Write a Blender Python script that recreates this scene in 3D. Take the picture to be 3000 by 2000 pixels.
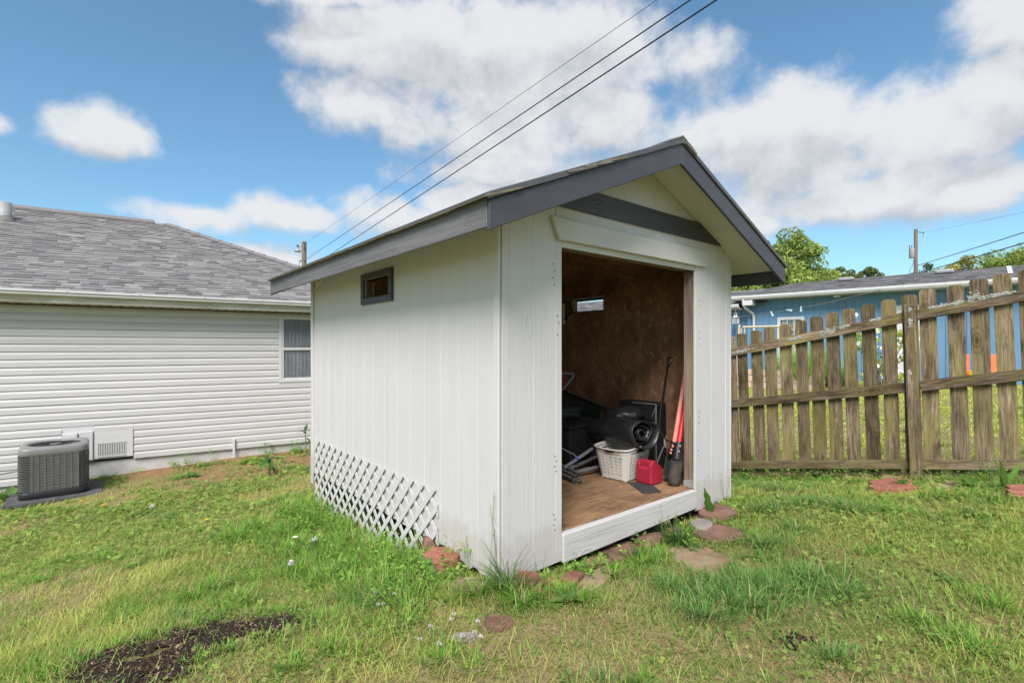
import bpy, bmesh, math, random
import numpy as np
from mathutils import Vector, Matrix
random.seed(7)
RNG = np.random.default_rng(7)
R = math.radians
for _o in list(bpy.data.objects):
    bpy.data.objects.remove(_o)
scene = bpy.context.scene
col = scene.collection

# ------------------------------------------------------------------ camera
F, CX, CY, CAMZ = 1478.0, 1500.0, 1018.0, 1.253     # focal length and horizon in photo pixels (3000 x 2000), eye height
cam_d = bpy.data.cameras.new('camera')
cam_d.sensor_width = 36.0
cam_d.lens = F / 3000.0 * 36.0
cam_d.shift_y = 18.0 / 3000.0
cam_d.clip_end = 2000.0
cam_d.clip_start = 0.05
cam = bpy.data.objects.new('camera', cam_d)
cam.location = (0, 0, CAMZ)
cam.rotation_euler = (R(90), 0, 0)
col.objects.link(cam)
scene.camera = cam

# ------------------------------------------------------------------ light and view
SUN_EL, SUN_AZ = 48.0, 192.0        # azimuth clockwise from +Y; the sun is high behind the camera
SUN_STRENGTH, SKY_STRENGTH, EXPOSURE = 1.5, 0.0515, 1.85
scene.view_settings.view_transform = 'Standard'
scene.view_settings.look = 'None'
scene.view_settings.exposure = EXPOSURE
scene.view_settings.gamma = 1.0
scene.cycles.max_bounces = 7
scene.cycles.diffuse_bounces = 3
scene.cycles.glossy_bounces = 3
scene.view_settings.use_curve_mapping = False
sd = Vector((math.sin(R(SUN_AZ)) * math.cos(R(SUN_EL)), math.cos(R(SUN_AZ)) * math.cos(R(SUN_EL)), math.sin(R(SUN_EL))))
sun_d = bpy.data.lights.new('sun', 'SUN')
sun_d.energy = SUN_STRENGTH
sun_d.angle = R(28)
sun_d.color = (1.0, 0.915, 0.89)
sun = bpy.data.objects.new('sun', sun_d)
sun.rotation_euler = (-sd).to_track_quat('-Z', 'Y').to_euler()
sun.location = (0, 0, 30)
col.objects.link(sun)

world = bpy.data.worlds.new('World')
scene.world = world
world.use_nodes = True
wt = world.node_tree
wt.nodes.clear()
def WN(t, **kw):
    n = wt.nodes.new(t)
    for k, v in kw.items():
        setattr(n, k, v)
    return n
def wl(a, b):
    wt.links.new(a, b)
def wmath(op, a, b=None, c=None, clamp=False):
    n = WN('ShaderNodeMath', operation=op, use_clamp=clamp)
    for i, v in enumerate((a, b, c)):
        if v is None:
            continue
        if isinstance(v, (int, float)):
            n.inputs[i].default_value = v
        else:
            wl(v, n.inputs[i])
    return n.outputs[0]
def wmix(fac, a, b):
    n = WN('ShaderNodeMix', data_type='RGBA')
    if isinstance(fac, float): n.inputs[0].default_value = fac
    else: wl(fac, n.inputs[0])
    for i, v in ((6, a), (7, b)):
        if isinstance(v, tuple): n.inputs[i].default_value = (*v, 1)
        else: wl(v, n.inputs[i])
    return n.outputs[2]
# cumulus banks: azimuth and elevation of the centre, half width and half height in radians, weight
def azel(px, py):
    return math.degrees(math.atan2(px - CX, F)), math.degrees(math.atan2(CY - py, math.hypot(px - CX, F)))
CLOUDS = []
for px, py, a, b, w in ((1230, 150, .21, .085, 1.2), (1600, 190, .27, .115, 1.2), (1160, 340, .17, .060, .95), (1290, 280, .16, .08, 1.0), (1560, 370, .32, .095, 1.0),
                        (2040, 190, .10, .06, .6), (1500, 490, .27, .05, .9), (2100, 400, .16, .07, .9), (2330, 430, .20, .105, 1.1), (2720, 350, .23, .085, 1.2), (2520, 560, .25, .060, .95),
                        (2900, 570, .12, .045, .9), (255, 365, .070, .058, 1.1), (-20, 352, .03, .022, .8), (2990, 80, .10, .08, .85),
                        (1010, 0, .13, .035, .8), (840, 640, .14, .036, 1.0), (1180, 650, .15, .055, 1.0), (1370, 590, .12, .05, 1.0),
                        (700, 745, .16, .030, 1.0), (560, 640, .10, .028, .8), (2230, 640, .06, .035, .9)):
    CLOUDS.append((*azel(px, py), a, b, w))
rr = random.Random(11)
for i in range(10):                                   # the same broken cumulus all round the rest of the sky
    az = 80 + i * (220.0 / 10) + rr.uniform(-6, 6)
    CLOUDS.append((az, (12, 34, 20, 50)[i % 4] + rr.uniform(-4, 4), rr.uniform(.30, .48), rr.uniform(.13, .20), 1.1))
for az, el in ((20, 74), (200, 72)):
    CLOUDS.append((az, el, .30, .2, 1.1))
tc = WN('ShaderNodeTexCoord')
def cloud_field(lift):
    """how much cloud there is in a direction, and a little above it"""
    base = WN('ShaderNodeVectorMath', operation='ADD')
    wl(tc.outputs['Generated'], base.inputs[0]); base.inputs[1].default_value = (0, 0, lift)
    warp = WN('ShaderNodeTexNoise'); warp.inputs['Scale'].default_value = 5.0; warp.inputs['Detail'].default_value = 3
    wl(base.outputs[0], warp.inputs['Vector'])
    sub = WN('ShaderNodeVectorMath', operation='SUBTRACT'); wl(warp.outputs['Color'], sub.inputs[0]); sub.inputs[1].default_value = (.5, .5, .5)
    mad = WN('ShaderNodeVectorMath', operation='MULTIPLY_ADD'); wl(sub.outputs[0], mad.inputs[0]); mad.inputs[1].default_value = (.13, .13, .10); wl(base.outputs[0], mad.inputs[2])
    acc = None
    for az, el, a, b, w in CLOUDS:
        c = (math.sin(R(az)) * math.cos(R(el)), math.cos(R(az)) * math.cos(R(el)), math.sin(R(el)))
        m = WN('ShaderNodeMapping', vector_type='TEXTURE')
        m.inputs['Location'].default_value = c
        m.inputs['Rotation'].default_value = (R(el), 0, -R(az))
        m.inputs['Scale'].default_value = (a, .5, b)
        wl(mad.outputs[0], m.inputs['Vector'])
        ln = WN('ShaderNodeVectorMath', operation='LENGTH'); wl(m.outputs[0], ln.inputs[0])
        v = wmath('MULTIPLY_ADD', ln.outputs['Value'], -w, w)
        acc = v if acc is None else wmath('MAXIMUM', acc, v)
    acc = wmath('MINIMUM', wmath('MAXIMUM', acc, -0.75), 0.6)
    n1 = WN('ShaderNodeTexNoise'); n1.inputs['Scale'].default_value = 7.5; n1.inputs['Detail'].default_value = 9; n1.inputs['Roughness'].default_value = .60
    wl(base.outputs[0], n1.inputs['Vector'])
    return wmath('MULTIPLY_ADD', wmath('SUBTRACT', n1.outputs['Fac'], .5), 2.0, acc)
d0, d1 = cloud_field(0.0), cloud_field(.05)
sky = WN('ShaderNodeTexSky', sky_type='NISHITA')
sky.sun_disc = False
sky.sun_elevation = R(SUN_EL)
sky.sun_rotation = R(SUN_AZ)
sky.altitude = 300; sky.air_density = 1.0; sky.dust_density = 1.6; sky.ozone_density = 1.0
cover = WN('ShaderNodeMapRange', interpolation_type='SMOOTHSTEP'); wl(d0, cover.inputs[0])
cover.inputs[1].default_value = -0.10; cover.inputs[2].default_value = 0.52
lit = WN('ShaderNodeMapRange', interpolation_type='SMOOTHSTEP'); wl(wmath('SUBTRACT', d0, d1), lit.inputs[0])
lit.inputs[1].default_value = -0.75; lit.inputs[2].default_value = 0.42
CLOUD_DARK, CLOUD_LIGHT = (2.65, 2.8, 3.1), (4.5, 4.55, 4.65)
ccol = wmix(lit.outputs[0], CLOUD_DARK, CLOUD_LIGHT)
skyc = WN('ShaderNodeMix', data_type='RGBA', blend_type='MULTIPLY'); skyc.inputs[0].default_value = 1.0
wl(sky.outputs[0], skyc.inputs[6]); skyc.inputs[7].default_value = (.71, .96, 1.0, 1)
mixed = wmix(wmath('MULTIPLY', cover.outputs[0], .96), skyc.outputs[2], ccol)
bg = WN('ShaderNodeBackground'); bg.inputs['Strength'].default_value = SKY_STRENGTH
wl(mixed, bg.inputs['Color'])
wo = WN('ShaderNodeOutputWorld'); wl(bg.outputs[0], wo.inputs['Surface'])

# ------------------------------------------------------------------ terrain: heights at surveyed points, thin plate spline between them
CTRL = np.array([(-.06, 2.70, -.02), (-.45, 3.15, -.13), (-.82, 3.57, -.24), (-1.45, 4.3, -.30), (-2.05, 5.05, -.33), (-6.28, 6.99, -.795), (-3.8, 9.53, -.66), (-6.07, 8.08, -.74),
                 (-7.4, 7.2, -.86), (1.825, 4.25, -.03), (.55, 3.1, -.085), (1.0, 3.47, -.095), (1.45, 3.85, -.085), (2.90, 6.75, -.50), (4.16, 5.2, -.126), (4.66, 4.59, .067),
                 (0, 0, -.08), (-1.6, 1.9, -.13), (-4, 3, -.50), (-3.4, 5.6, -.52), (2.2, 2.0, .03), (4, 2, .16), (0, 7, -.45), (1.0, 5.2, -.25),
                 (6.2, 7.6, -.02), (9.5, 11, .22), (12.8, 12.6, .34), (7.7, 16.4, .27), (5.0, 10.5, -.10), (-12, 5, -1.1), (-12, 14, -.9), (2, 20, .2), (-8, 0, -.9), (8, 0, .35), (0, -6, -.1), (16, 8, .4)])
def _tps_fit(c):
    n = len(c)
    d = np.linalg.norm(c[:, None, :2] - c[None, :, :2], axis=2)
    K = np.where(d > 0, d * d * np.log(d + 1e-12), 0) + np.eye(n) * .02
    P = np.hstack([np.ones((n, 1)), c[:, :2]])
    A = np.zeros((n + 3, n + 3)); A[:n, :n] = K; A[:n, n:] = P; A[n:, :n] = P.T
    return np.linalg.solve(A, np.concatenate([c[:, 2], np.zeros(3)]))
_W = _tps_fit(CTRL)
def zt(x, y):
    x = np.atleast_1d(np.asarray(x, float)); y = np.atleast_1d(np.asarray(y, float))
    z = _W[-3] + _W[-2] * x + _W[-1] * y
    for i, (cx, cy, _) in enumerate(CTRL):
        d2 = (x - cx) ** 2 + (y - cy) ** 2
        z = z + _W[i] * .5 * d2 * np.log(d2 + 1e-12)
    rad = np.hypot(x - 1, y - 6)
    k = np.clip((rad - 9) / 10, 0, 1); k = k * k * (3 - 2 * k)
    far = np.clip(.02 * x + .15, -1.0, .4)
    return z * (1 - k) + far * k
def gz(x, y):
    return float(zt(x, y)[0])
def ground(px, py, lift=0.0):
    """point of the yard seen at a photo pixel"""
    z = 0.0
    for _ in range(40):
        dep = (CAMZ - z - lift) * F / max(py - CY, 12)
        z = .5 * z + .5 * gz((px - CX) / F * dep, dep)
    dep = (CAMZ - z - lift) * F / max(py - CY, 12)
    return Vector(((px - CX) / F * dep, dep, z + lift))
def at(px, py, depth):
    return Vector(((px - CX) / F * depth, depth, CAMZ - (py - CY) / F * depth))

# ------------------------------------------------------------------ object helpers
def link(o, parent=None):
    col.objects.link(o)
    if parent is not None:
        o.parent = parent
    return o
def tag(o, label=None, cat=None, group=None, kind=None):
    if label: o['label'] = label
    if cat: o['category'] = cat
    if group: o['group'] = group
    if kind: o['kind'] = kind
    return o
def empty(name, loc=(0, 0, 0), rz=0.0, label=None, cat=None, group=None):
    o = bpy.data.objects.new(name, None)
    o.empty_display_size = .1
    o.location = loc; o.rotation_euler = (0, 0, rz)
    col.objects.link(o)
    return tag(o, label, cat, group)
class MB:
    """collects shapes into one mesh"""
    def __init__(s):
        s.v = []; s.f = []; s.sm = []
    def add(s, vs, fs, smooth=False):
        b = len(s.v)
        s.v += [tuple(v) for v in vs]
        s.f += [tuple(b + i for i in f) for f in fs]
        s.sm += [smooth] * len(fs)
        return s
    def box(s, x0, x1, y0, y1, z0, z1):
        vs = [(x, y, z) for z in (z0, z1) for y in (y0, y1) for x in (x0, x1)]
        return s.add(vs, [(0, 2, 3, 1), (4, 5, 7, 6), (0, 1, 5, 4), (2, 6, 7, 3), (0, 4, 6, 2), (1, 3, 7, 5)])
    def prism(s, poly, off):
        """polygon (3d points) pushed along the vector off"""
        n = len(poly); off = Vector(off)
        p = [Vector(q) for q in poly]
        nrm = Vector((0, 0, 0))
        for i in range(n):
            nrm += p[i].cross(p[(i + 1) % n])
        if nrm.dot(off) > 0:
            p.reverse()
        vs = p + [q + off for q in p]
        fs = [tuple(range(n)), tuple(range(2 * n - 1, n - 1, -1))]
        fs += [(i, i + n, (i + 1) % n + n, (i + 1) % n) for i in range(n)]
        return s.add(vs, fs)
    def tube(s, path, r, n=8, caps=True, r_end=None):
        path = [Vector(p) for p in path]
        k = len(path); vs = []; fs = []
        prev = None
        for i, p in enumerate(path):
            t = (path[min(i + 1, k - 1)] - path[max(i - 1, 0)]).normalized()
            if prev is None:
                a = t.cross(Vector((0, 0, 1)))
                if a.length < 1e-3: a = t.cross(Vector((1, 0, 0)))
                a.normalize()
            else:
                a = (prev - t * prev.dot(t)).normalized()
            prev = a
            b = t.cross(a)
            rad = r if r_end is None else r + (r_end - r) * i / (k - 1)
            if isinstance(rad, (list, tuple)): rad = rad[i]
            for j in range(n):
                q = 2 * math.pi * j / n
                vs.append(p + a * math.cos(q) * rad + b * math.sin(q) * rad)
        for i in range(k - 1):
            for j in range(n):
                j2 = (j + 1) % n
                fs.append((i * n + j, i * n + j2, (i + 1) * n + j2, (i + 1) * n + j))
        s.add(vs, fs, True)
        if caps:
            s.add(vs[:n], [tuple(range(n - 1, -1, -1))]); s.add(vs[-n:], [tuple(range(n))])
        return s
    def lathe(s, prof, n=20, c=(0, 0, 0), smooth=True):
        vs = []; fs = []
        for r, z in prof:
            for j in range(n):
                q = 2 * math.pi * j / n
                vs.append((c[0] + r * math.cos(q), c[1] + r * math.sin(q), c[2] + z))
        for i in range(len(prof) - 1):
            for j in range(n):
                j2 = (j + 1) % n
                fs.append((i * n + j, i * n + j2, (i + 1) * n + j2, (i + 1) * n + j))
        return s.add(vs, fs, smooth)
    def mesh(s, name, mat=None):
        me = bpy.data.meshes.new(name)
        me.from_pydata(s.v, [], s.f)
        me.polygons.foreach_set('use_smooth', s.sm)
        if mat: me.materials.append(mat)
        me.update()
        return me
    def build(s, name, mat, parent=None, loc=None, rot=None, bevel=0.0, segs=1):
        o = bpy.data.objects.new(name, s.mesh(name, mat))
        if loc is not None: o.location = loc
        if rot is not None: o.rotation_euler = rot
        if bevel:
            m = o.modifiers.new('bevel', 'BEVEL'); m.width = bevel; m.segments = segs; m.limit_method = 'ANGLE'; m.angle_limit = R(40)
            m.harden_normals = False
        return link(o, parent)
def beam(name, p0, p1, w, t, mat, parent=None, up=(0, 0, 1), bevel=.003, rough=0.0, seed=0):
    """a sawn piece from p0 to p1: its own z axis runs along it, w along 'up', t across"""
    p0, p1 = Vector(p0), Vector(p1)
    z = (p1 - p0); L = z.length; z.normalize()
    y = Vector(up) - z * z.dot(Vector(up)); y.normalize()
    x = y.cross(z)
    rnd = random.Random(seed)
    m = MB(); n = 7 if rough else 1
    vs = []; fs = []
    for i in range(n + 1):
        for (a, b) in ((-1, -1), (1, -1), (1, 1), (-1, 1)):
            vs.append((a * t / 2 + rnd.uniform(-rough, rough), b * w / 2 + rnd.uniform(-rough, rough), L * i / n))
    for i in range(n):
        for j in range(4):
            fs.append((i * 4 + j, i * 4 + (j + 1) % 4, i * 4 + 4 + (j + 1) % 4, i * 4 + 4 + j))
    fs += [(3, 2, 1, 0), tuple(n * 4 + j for j in range(4))]
    m.add(vs, fs)
    o = m.build(name, mat, parent, bevel=bevel)
    M = Matrix((x, y, z)).transposed().to_4x4(); M.translation = p0
    o.matrix_local = M
    return o
def np_mesh(name, V, Fc, mat, cols=None, smooth=False):
    """mesh from arrays: V (n,3), Fc (m,k) with every face k-sided"""
    me = bpy.data.meshes.new(name)
    n, (m, k) = len(V), Fc.shape
    me.vertices.add(n); me.vertices.foreach_set('co', np.ascontiguousarray(V, np.float32).ravel())
    me.loops.add(m * k); me.loops.foreach_set('vertex_index', np.ascontiguousarray(Fc, np.int32).ravel())
    me.polygons.add(m); me.polygons.foreach_set('loop_start', np.arange(0, m * k, k, dtype=np.int32))
    me.polygons.foreach_set('use_smooth', np.full(m, smooth))
    if cols is not None:
        at_ = me.color_attributes.new('Col', 'FLOAT_COLOR', 'POINT')
        c4 = np.ones((n, 4), np.float32); c4[:, :3] = cols
        at_.data.foreach_set('color', c4.ravel())
    me.materials.append(mat)
    me.update(calc_edges=True)
    return me
def copy_tree(o, parent=None):
    c = o.copy(); col.objects.link(c); c.parent = parent
    for ch in list(o.children):
        copy_tree(ch, c)
    return c

# ------------------------------------------------------------------ materials
def new_mat(name):
    m = bpy.data.materials.new(name); m.use_nodes = True
    nt = m.node_tree
    return m, nt, nt.nodes['Principled BSDF']
def nnode(nt, t, **kw):
    n = nt.nodes.new(t)
    for k, v in kw.items(): setattr(n, k, v)
    return n
def coords(nt, stretch=(1, 1, 1), rand=True, kind='Object'):
    t = nnode(nt, 'ShaderNodeTexCoord')
    out = t.outputs[kind]
    if rand:
        oi = nnode(nt, 'ShaderNodeObjectInfo')
        mm = nnode(nt, 'ShaderNodeVectorMath', operation='MULTIPLY_ADD')
        cx = nnode(nt, 'ShaderNodeCombineXYZ')
        for i in range(3): nt.links.new(oi.outputs['Random'], cx.inputs[i])
        nt.links.new(cx.outputs[0], mm.inputs[0]); mm.inputs[1].default_value = (13.1, 7.7, 19.3); nt.links.new(out, mm.inputs[2])
        out = mm.outputs[0]
    mp = nnode(nt, 'ShaderNodeMapping'); mp.inputs['Scale'].default_value = stretch
    nt.links.new(out, mp.inputs['Vector'])
    return mp.outputs[0]
def noise(nt, vec, scale, detail=6, rough=.55, dist=0.0):
    n = nnode(nt, 'ShaderNodeTexNoise')
    n.inputs['Scale'].default_value = scale; n.inputs['Detail'].default_value = detail
    n.inputs['Roughness'].default_value = rough; n.inputs['Distortion'].default_value = dist
    nt.links.new(vec, n.inputs['Vector'])
    return n.outputs['Fac']
def ramp(nt, fac, stops):
    r = nnode(nt, 'ShaderNodeValToRGB')
    e = r.color_ramp.elements
    while len(e) < len(stops): e.new(.5)
    for i, (p, c) in enumerate(stops):
        e[i].position = p; e[i].color = (*c, 1) if len(c) == 3 else c
    nt.links.new(fac, r.inputs[0])
    return r.outputs[0]
def mixc(nt, fac, a, b, mode='MIX'):
    n = nnode(nt, 'ShaderNodeMix', data_type='RGBA', blend_type=mode)
    for i, v in ((0, fac), (6, a), (7, b)):
        if isinstance(v, (int, float)): n.inputs[i].default_value = v
        elif isinstance(v, tuple): n.inputs[i].default_value = (*v, 1)
        else: nt.links.new(v, n.inputs[i])
    return n.outputs[2]
def bump(nt, p, h, strength=.3, dist=.01):
    b = nnode(nt, 'ShaderNodeBump'); b.inputs['Strength'].default_value = strength; b.inputs['Distance'].default_value = dist
    nt.links.new(h, b.inputs['Height'])
    if p.inputs['Normal'].is_linked:
        nt.links.new(p.inputs['Normal'].links[0].from_socket, b.inputs['Normal'])
    nt.links.new(b.outputs[0], p.inputs['Normal'])
def vary(nt, c, amount, hue=0.0):
    """brightness varies a little from piece to piece"""
    oi = nnode(nt, 'ShaderNodeObjectInfo')
    mr = nnode(nt, 'ShaderNodeMapRange'); nt.links.new(oi.outputs['Random'], mr.inputs[0])
    mr.inputs[3].default_value = 1 - amount; mr.inputs[4].default_value = 1 + amount
    h = nnode(nt, 'ShaderNodeHueSaturation'); nt.links.new(mr.outputs[0], h.inputs['Value']); nt.links.new(c, h.inputs['Color'])
    return h.outputs[0]
def pmat(name, c1, c2=None, rough=.6, scale=6, stretch=(1, 1, 1), lo=.35, hi=.65, bscale=0, bstr=.3, bdist=.004, bstretch=None, var=0.0, metal=0.0, spec=.4):
    m, nt, p = new_mat(name)
    v = coords(nt, stretch)
    c = ramp(nt, noise(nt, v, scale), [(lo, c1), (hi, c2 or c1)])
    if var: c = vary(nt, c, var)
    nt.links.new(c, p.inputs['Base Color'])
    p.inputs['Roughness'].default_value = rough; p.inputs['Metallic'].default_value = metal
    p.inputs['Specular IOR Level'].default_value = spec
    if bscale:
        bump(nt, p, noise(nt, coords(nt, bstretch or stretch), bscale, 8), bstr, bdist)
    return m
def wood_paint(name, c1, c2, wear, axis='z', grain=.5, rough=.55, chips=.0, chipcol=(.10, .075, .055), splash=False):
    """rough sawn painted wood: long grain relief, a few knots, stains running along the grain"""
    m, nt, p = new_mat(name)
    st = {'z': (26, 26, .9), 'x': (.9, 26, 26), 'y': (26, .9, 26)}[axis]
    st2 = {'z': (5, 5, .7), 'x': (.7, 5, 5), 'y': (5, .7, 5)}[axis]
    v = coords(nt, st); v2 = coords(nt, st2)
    g = noise(nt, v, 2.0, 9, .65, .6)
    c = ramp(nt, noise(nt, v2, 1.6, 5, .6), [(.30, c2), (.58, c1)])
    c = mixc(nt, ramp(nt, g, [(.30, (wear, wear, wear)), (.44, (0, 0, 0))]), c, c2)
    if chips:
        k = ramp(nt, noise(nt, coords(nt, st2), 9, 6, .7), [(1 - chips - .02, (0, 0, 0)), (1 - chips, (1, 1, 1))])
        c = mixc(nt, k, c, chipcol)
    if splash:
        geo = nnode(nt, 'ShaderNodeNewGeometry'); sp = nnode(nt, 'ShaderNodeSeparateXYZ'); nt.links.new(geo.outputs['Position'], sp.inputs[0])
        nz = noise(nt, geo.outputs['Position'], 14, 6, .7)
        ad = nnode(nt, 'ShaderNodeMath', operation='MULTIPLY_ADD'); nt.links.new(nz, ad.inputs[0]); ad.inputs[1].default_value = -.34; nt.links.new(sp.outputs[2], ad.inputs[2])
        k = ramp(nt, ad.outputs[0], [(.0, (.28, .28, .28)), (.08, (0, 0, 0))])
        c = mixc(nt, k, c, (.30, .24, .17))
        st = ramp(nt, noise(nt, coords(nt, {'z': (9, 9, .35), 'x': (.35, 9, 9), 'y': (9, .35, 9)}[axis]), 1.5, 5, .6), [(.62, (0, 0, 0)), (.80, (.16, .16, .16))])
        c = mixc(nt, st, c, (.42, .41, .36))
    nt.links.new(c, p.inputs['Base Color'])
    p.inputs['Roughness'].default_value = rough; p.inputs['Specular IOR Level'].default_value = .35
    vo = nnode(nt, 'ShaderNodeTexVoronoi'); vo.inputs['Scale'].default_value = .55; nt.links.new(coords(nt, {'z': (8, 8, 3), 'x': (3, 8, 8), 'y': (8, 3, 8)}[axis]), vo.inputs['Vector'])
    w = nnode(nt, 'ShaderNodeMath', operation='SINE')
    mm = nnode(nt, 'ShaderNodeMath', operation='MULTIPLY'); nt.links.new(vo.outputs['Distance'], mm.inputs[0]); mm.inputs[1].default_value = 60
    nt.links.new(mm.outputs[0], w.inputs[0])
    kn = ramp(nt, vo.outputs['Distance'], [(.10, (1, 1, 1)), (.22, (0, 0, 0))])
    hk = mixc(nt, 1.0, w.outputs[0], kn, 'MULTIPLY')
    bump(nt, p, g, grain, .004)
    bump(nt, p, hk, .28, .004)
    return m
M = {}
M['white'] = wood_paint('white_paint_rough', (.57, .555, .553), (.545, .53, .526), .18, 'z', .75, splash=True)
M['white_x'] = wood_paint('white_paint_rough_lengthwise', (0.533, 0.516, 0.507), (0.456, 0.439, 0.430), .5, 'x', .8, chips=.02)
M['white_sill'] = wood_paint('white_paint_chipped', (0.554, 0.537, 0.528), (0.449, 0.436, 0.427), .7, 'x', 1.0, chips=.10)
M['white_smooth'] = pmat('white_paint_smooth', (0.539, 0.522, 0.505), (0.505, 0.487, 0.465), .5, 3, (1, 1, 1), bscale=30, bstr=.08)
M['soffit'] = pmat('white_soffit', (0.614, 0.595, 0.539), (0.567, 0.549, 0.493), .6, 2.0, bscale=25, bstr=.06)
M['grey'] = wood_paint('slate_paint', (0.061, 0.061, 0.074), (0.048, 0.048, 0.059), .35, 'x', .35, .42)
M['grey_weathered'] = wood_paint('slate_paint_weathered', (0.166, 0.163, 0.167), (0.095, 0.094, 0.097), .8, 'x', 1.6, .5)
M['drip'] = pmat('dark_metal_edge', (.095, .097, .105), (.075, .077, .083), .45, 5, bscale=20, bstr=.1)
M['shed_shingle'] = pmat('aged_shingle', (.10, .095, .085), (.19, .175, .15), .95, 20, bscale=160, bstr=.6, var=.18)
M['shingle_edge'] = pmat('mossy_shingle', (.12, .105, .075), (.20, .18, .12), .95, 12, bscale=120, bstr=.6)
def osb(name):
    m, nt, p = new_mat(name)
    v = coords(nt, (1, 1, 1), False)
    vo = nnode(nt, 'ShaderNodeTexVoronoi'); vo.inputs['Scale'].default_value = 1.0
    d = nnode(nt, 'ShaderNodeVectorMath', operation='MULTIPLY_ADD')
    nn = nnode(nt, 'ShaderNodeTexNoise'); nn.inputs['Scale'].default_value = 9; nt.links.new(v, nn.inputs['Vector'])
    nt.links.new(nn.outputs['Color'], d.inputs[0]); d.inputs[1].default_value = (.16, .16, .16); nt.links.new(v, d.inputs[2])
    mp = nnode(nt, 'ShaderNodeMapping'); mp.inputs['Scale'].default_value = (30, 46, 20); nt.links.new(d.outputs[0], mp.inputs[0])
    nt.links.new(mp.outputs[0], vo.inputs['Vector'])
    sep = nnode(nt, 'ShaderNodeSeparateColor'); nt.links.new(vo.outputs['Color'], sep.inputs[0])
    c = ramp(nt, sep.outputs[0], [(0, (.27, .140, .078)), (.5, (.32, .170, .095)), (.85, (.37, .205, .12)), (1, (.50, .31, .19))])
    st = ramp(nt, noise(nt, coords(nt, (1.6, 1.6, .9), False), 2.6, 6, .65), [(.36, (.55, .52, .50)), (.60, (1.05, 1.05, 1.05))])
    c = mixc(nt, 1.0, c, st, 'MULTIPLY')
    nt.links.new(c, p.inputs['Base Color']); p.inputs['Roughness'].default_value = .7
    bump(nt, p, sep.outputs[1], .25, .002)
    return m
M['osb'] = osb('strand_board')
def plywood(name):
    m, nt, p = new_mat(name)
    g = noise(nt, coords(nt, (1.0, 10, 10)), 2.4, 8, .66, 2.6)
    c = ramp(nt, g, [(.25, (.11, .055, .026)), (.42, (.22, .125, .062)), (.55, (.31, .19, .10)), (.75, (.38, .25, .145))])
    st = ramp(nt, noise(nt, coords(nt, (1, 1, 1)), 3.0, 7, .65), [(.33, (.50, .48, .46)), (.55, (1, 1, 1))])
    c = mixc(nt, 1.0, c, st, 'MULTIPLY')
    nt.links.new(c, p.inputs['Base Color']); p.inputs['Roughness'].default_value = .65
    bump(nt, p, g, .35, .003)
    return m
M['plywood'] = plywood('weathered_plywood')
M['stud'] = pmat('bare_timber', (.12, .085, .062), (.27, .20, .155), .75, 2.5, (14, 14, .8), bscale=4, bstr=.35, var=.12)
M['skid'] = pmat('dark_timber', (.035, .028, .022), (.06, .05, .04), .9, 4, (6, 6, 1), bscale=12)
def fence_wood(name, tops):
    m, nt, p = new_mat(name)
    g = noise(nt, coords(nt, (20, 20, 1.3)), 1.8, 9, .68, 1.6)
    c = ramp(nt, g, [(.28, (.034, .022, .013)), (.42, (.115, .082, .050)), (.56, (.225, .172, .115)), (.76, (.40, .335, .25))])
    blot = ramp(nt, noise(nt, coords(nt, (5, 5, 1.8)), 1.5, 6, .65), [(.32, (.50, .47, .45)), (.62, (1.15, 1.15, 1.15))])
    c = mixc(nt, 1.0, c, blot, 'MULTIPLY')
    al = ramp(nt, noise(nt, coords(nt, (4, 4, 1.1)), 1.6, 5, .6), [(.45, (0, 0, 0)), (.66, (.8, .8, .8))])
    c = mixc(nt, al, c, mixc(nt, .6, c, (.27, .25, .06)))
    vo = nnode(nt, 'ShaderNodeTexVoronoi'); vo.inputs['Scale'].default_value = .5; nt.links.new(coords(nt, (9, 9, 4.0)), vo.inputs['Vector'])
    sn_ = nnode(nt, 'ShaderNodeMath', operation='SINE'); mu = nnode(nt, 'ShaderNodeMath', operation='MULTIPLY'); nt.links.new(vo.outputs['Distance'], mu.inputs[0]); mu.inputs[1].default_value = 55; nt.links.new(mu.outputs[0], sn_.inputs[0])
    ringm = mixc(nt, 1.0, ramp(nt, vo.outputs['Distance'], [(.10, (.6, .6, .6)), (.42, (0, 0, 0))]), sn_.outputs[0], 'MULTIPLY')
    c = mixc(nt, ringm, c, (.055, .038, .024))
    kn = ramp(nt, vo.outputs['Distance'], [(.05, (.9, .9, .9)), (.12, (0, 0, 0))])
    c = mixc(nt, kn, c, (.04, .026, .016))
    c = vary(nt, c, .30)
    nt.links.new(c, p.inputs['Base Color']); p.inputs['Roughness'].default_value = .85; p.inputs['Specular IOR Level'].default_value = .2
    bump(nt, p, g, .9, .008)
    return m
M['fence'] = fence_wood('weathered_fence_wood', False)
M['lichen'] = pmat('grey_lichen', (.24, .25, .21), (.42, .42, .37), .95, 30, bscale=90, bstr=.9)
M['vinyl'] = pmat('white_vinyl', (0.540, 0.524, 0.513), (0.508, 0.493, 0.482), .42, 1.3, (1, 3, 3), bscale=60, bstr=.03)
M['vinyl_trim'] = pmat('white_vinyl_trim', (0.581, 0.576, 0.568), (0.546, 0.541, 0.532), .4, 3)
M['eave_dirty'] = pmat('stained_aluminium', (.60, .57, .50), (.36, .32, .24), .55, 2.2, (1, 1, 4), lo=.35, hi=.75)
M['gutter'] = pmat('white_gutter', (0.612, 0.612, 0.612), (0.567, 0.567, 0.567), .35, 4)
M['concrete_white'] = pmat('painted_block', (0.540, 0.535, 0.526), (0.450, 0.432, 0.410), .8, 5, bscale=40, bstr=.25)
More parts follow.
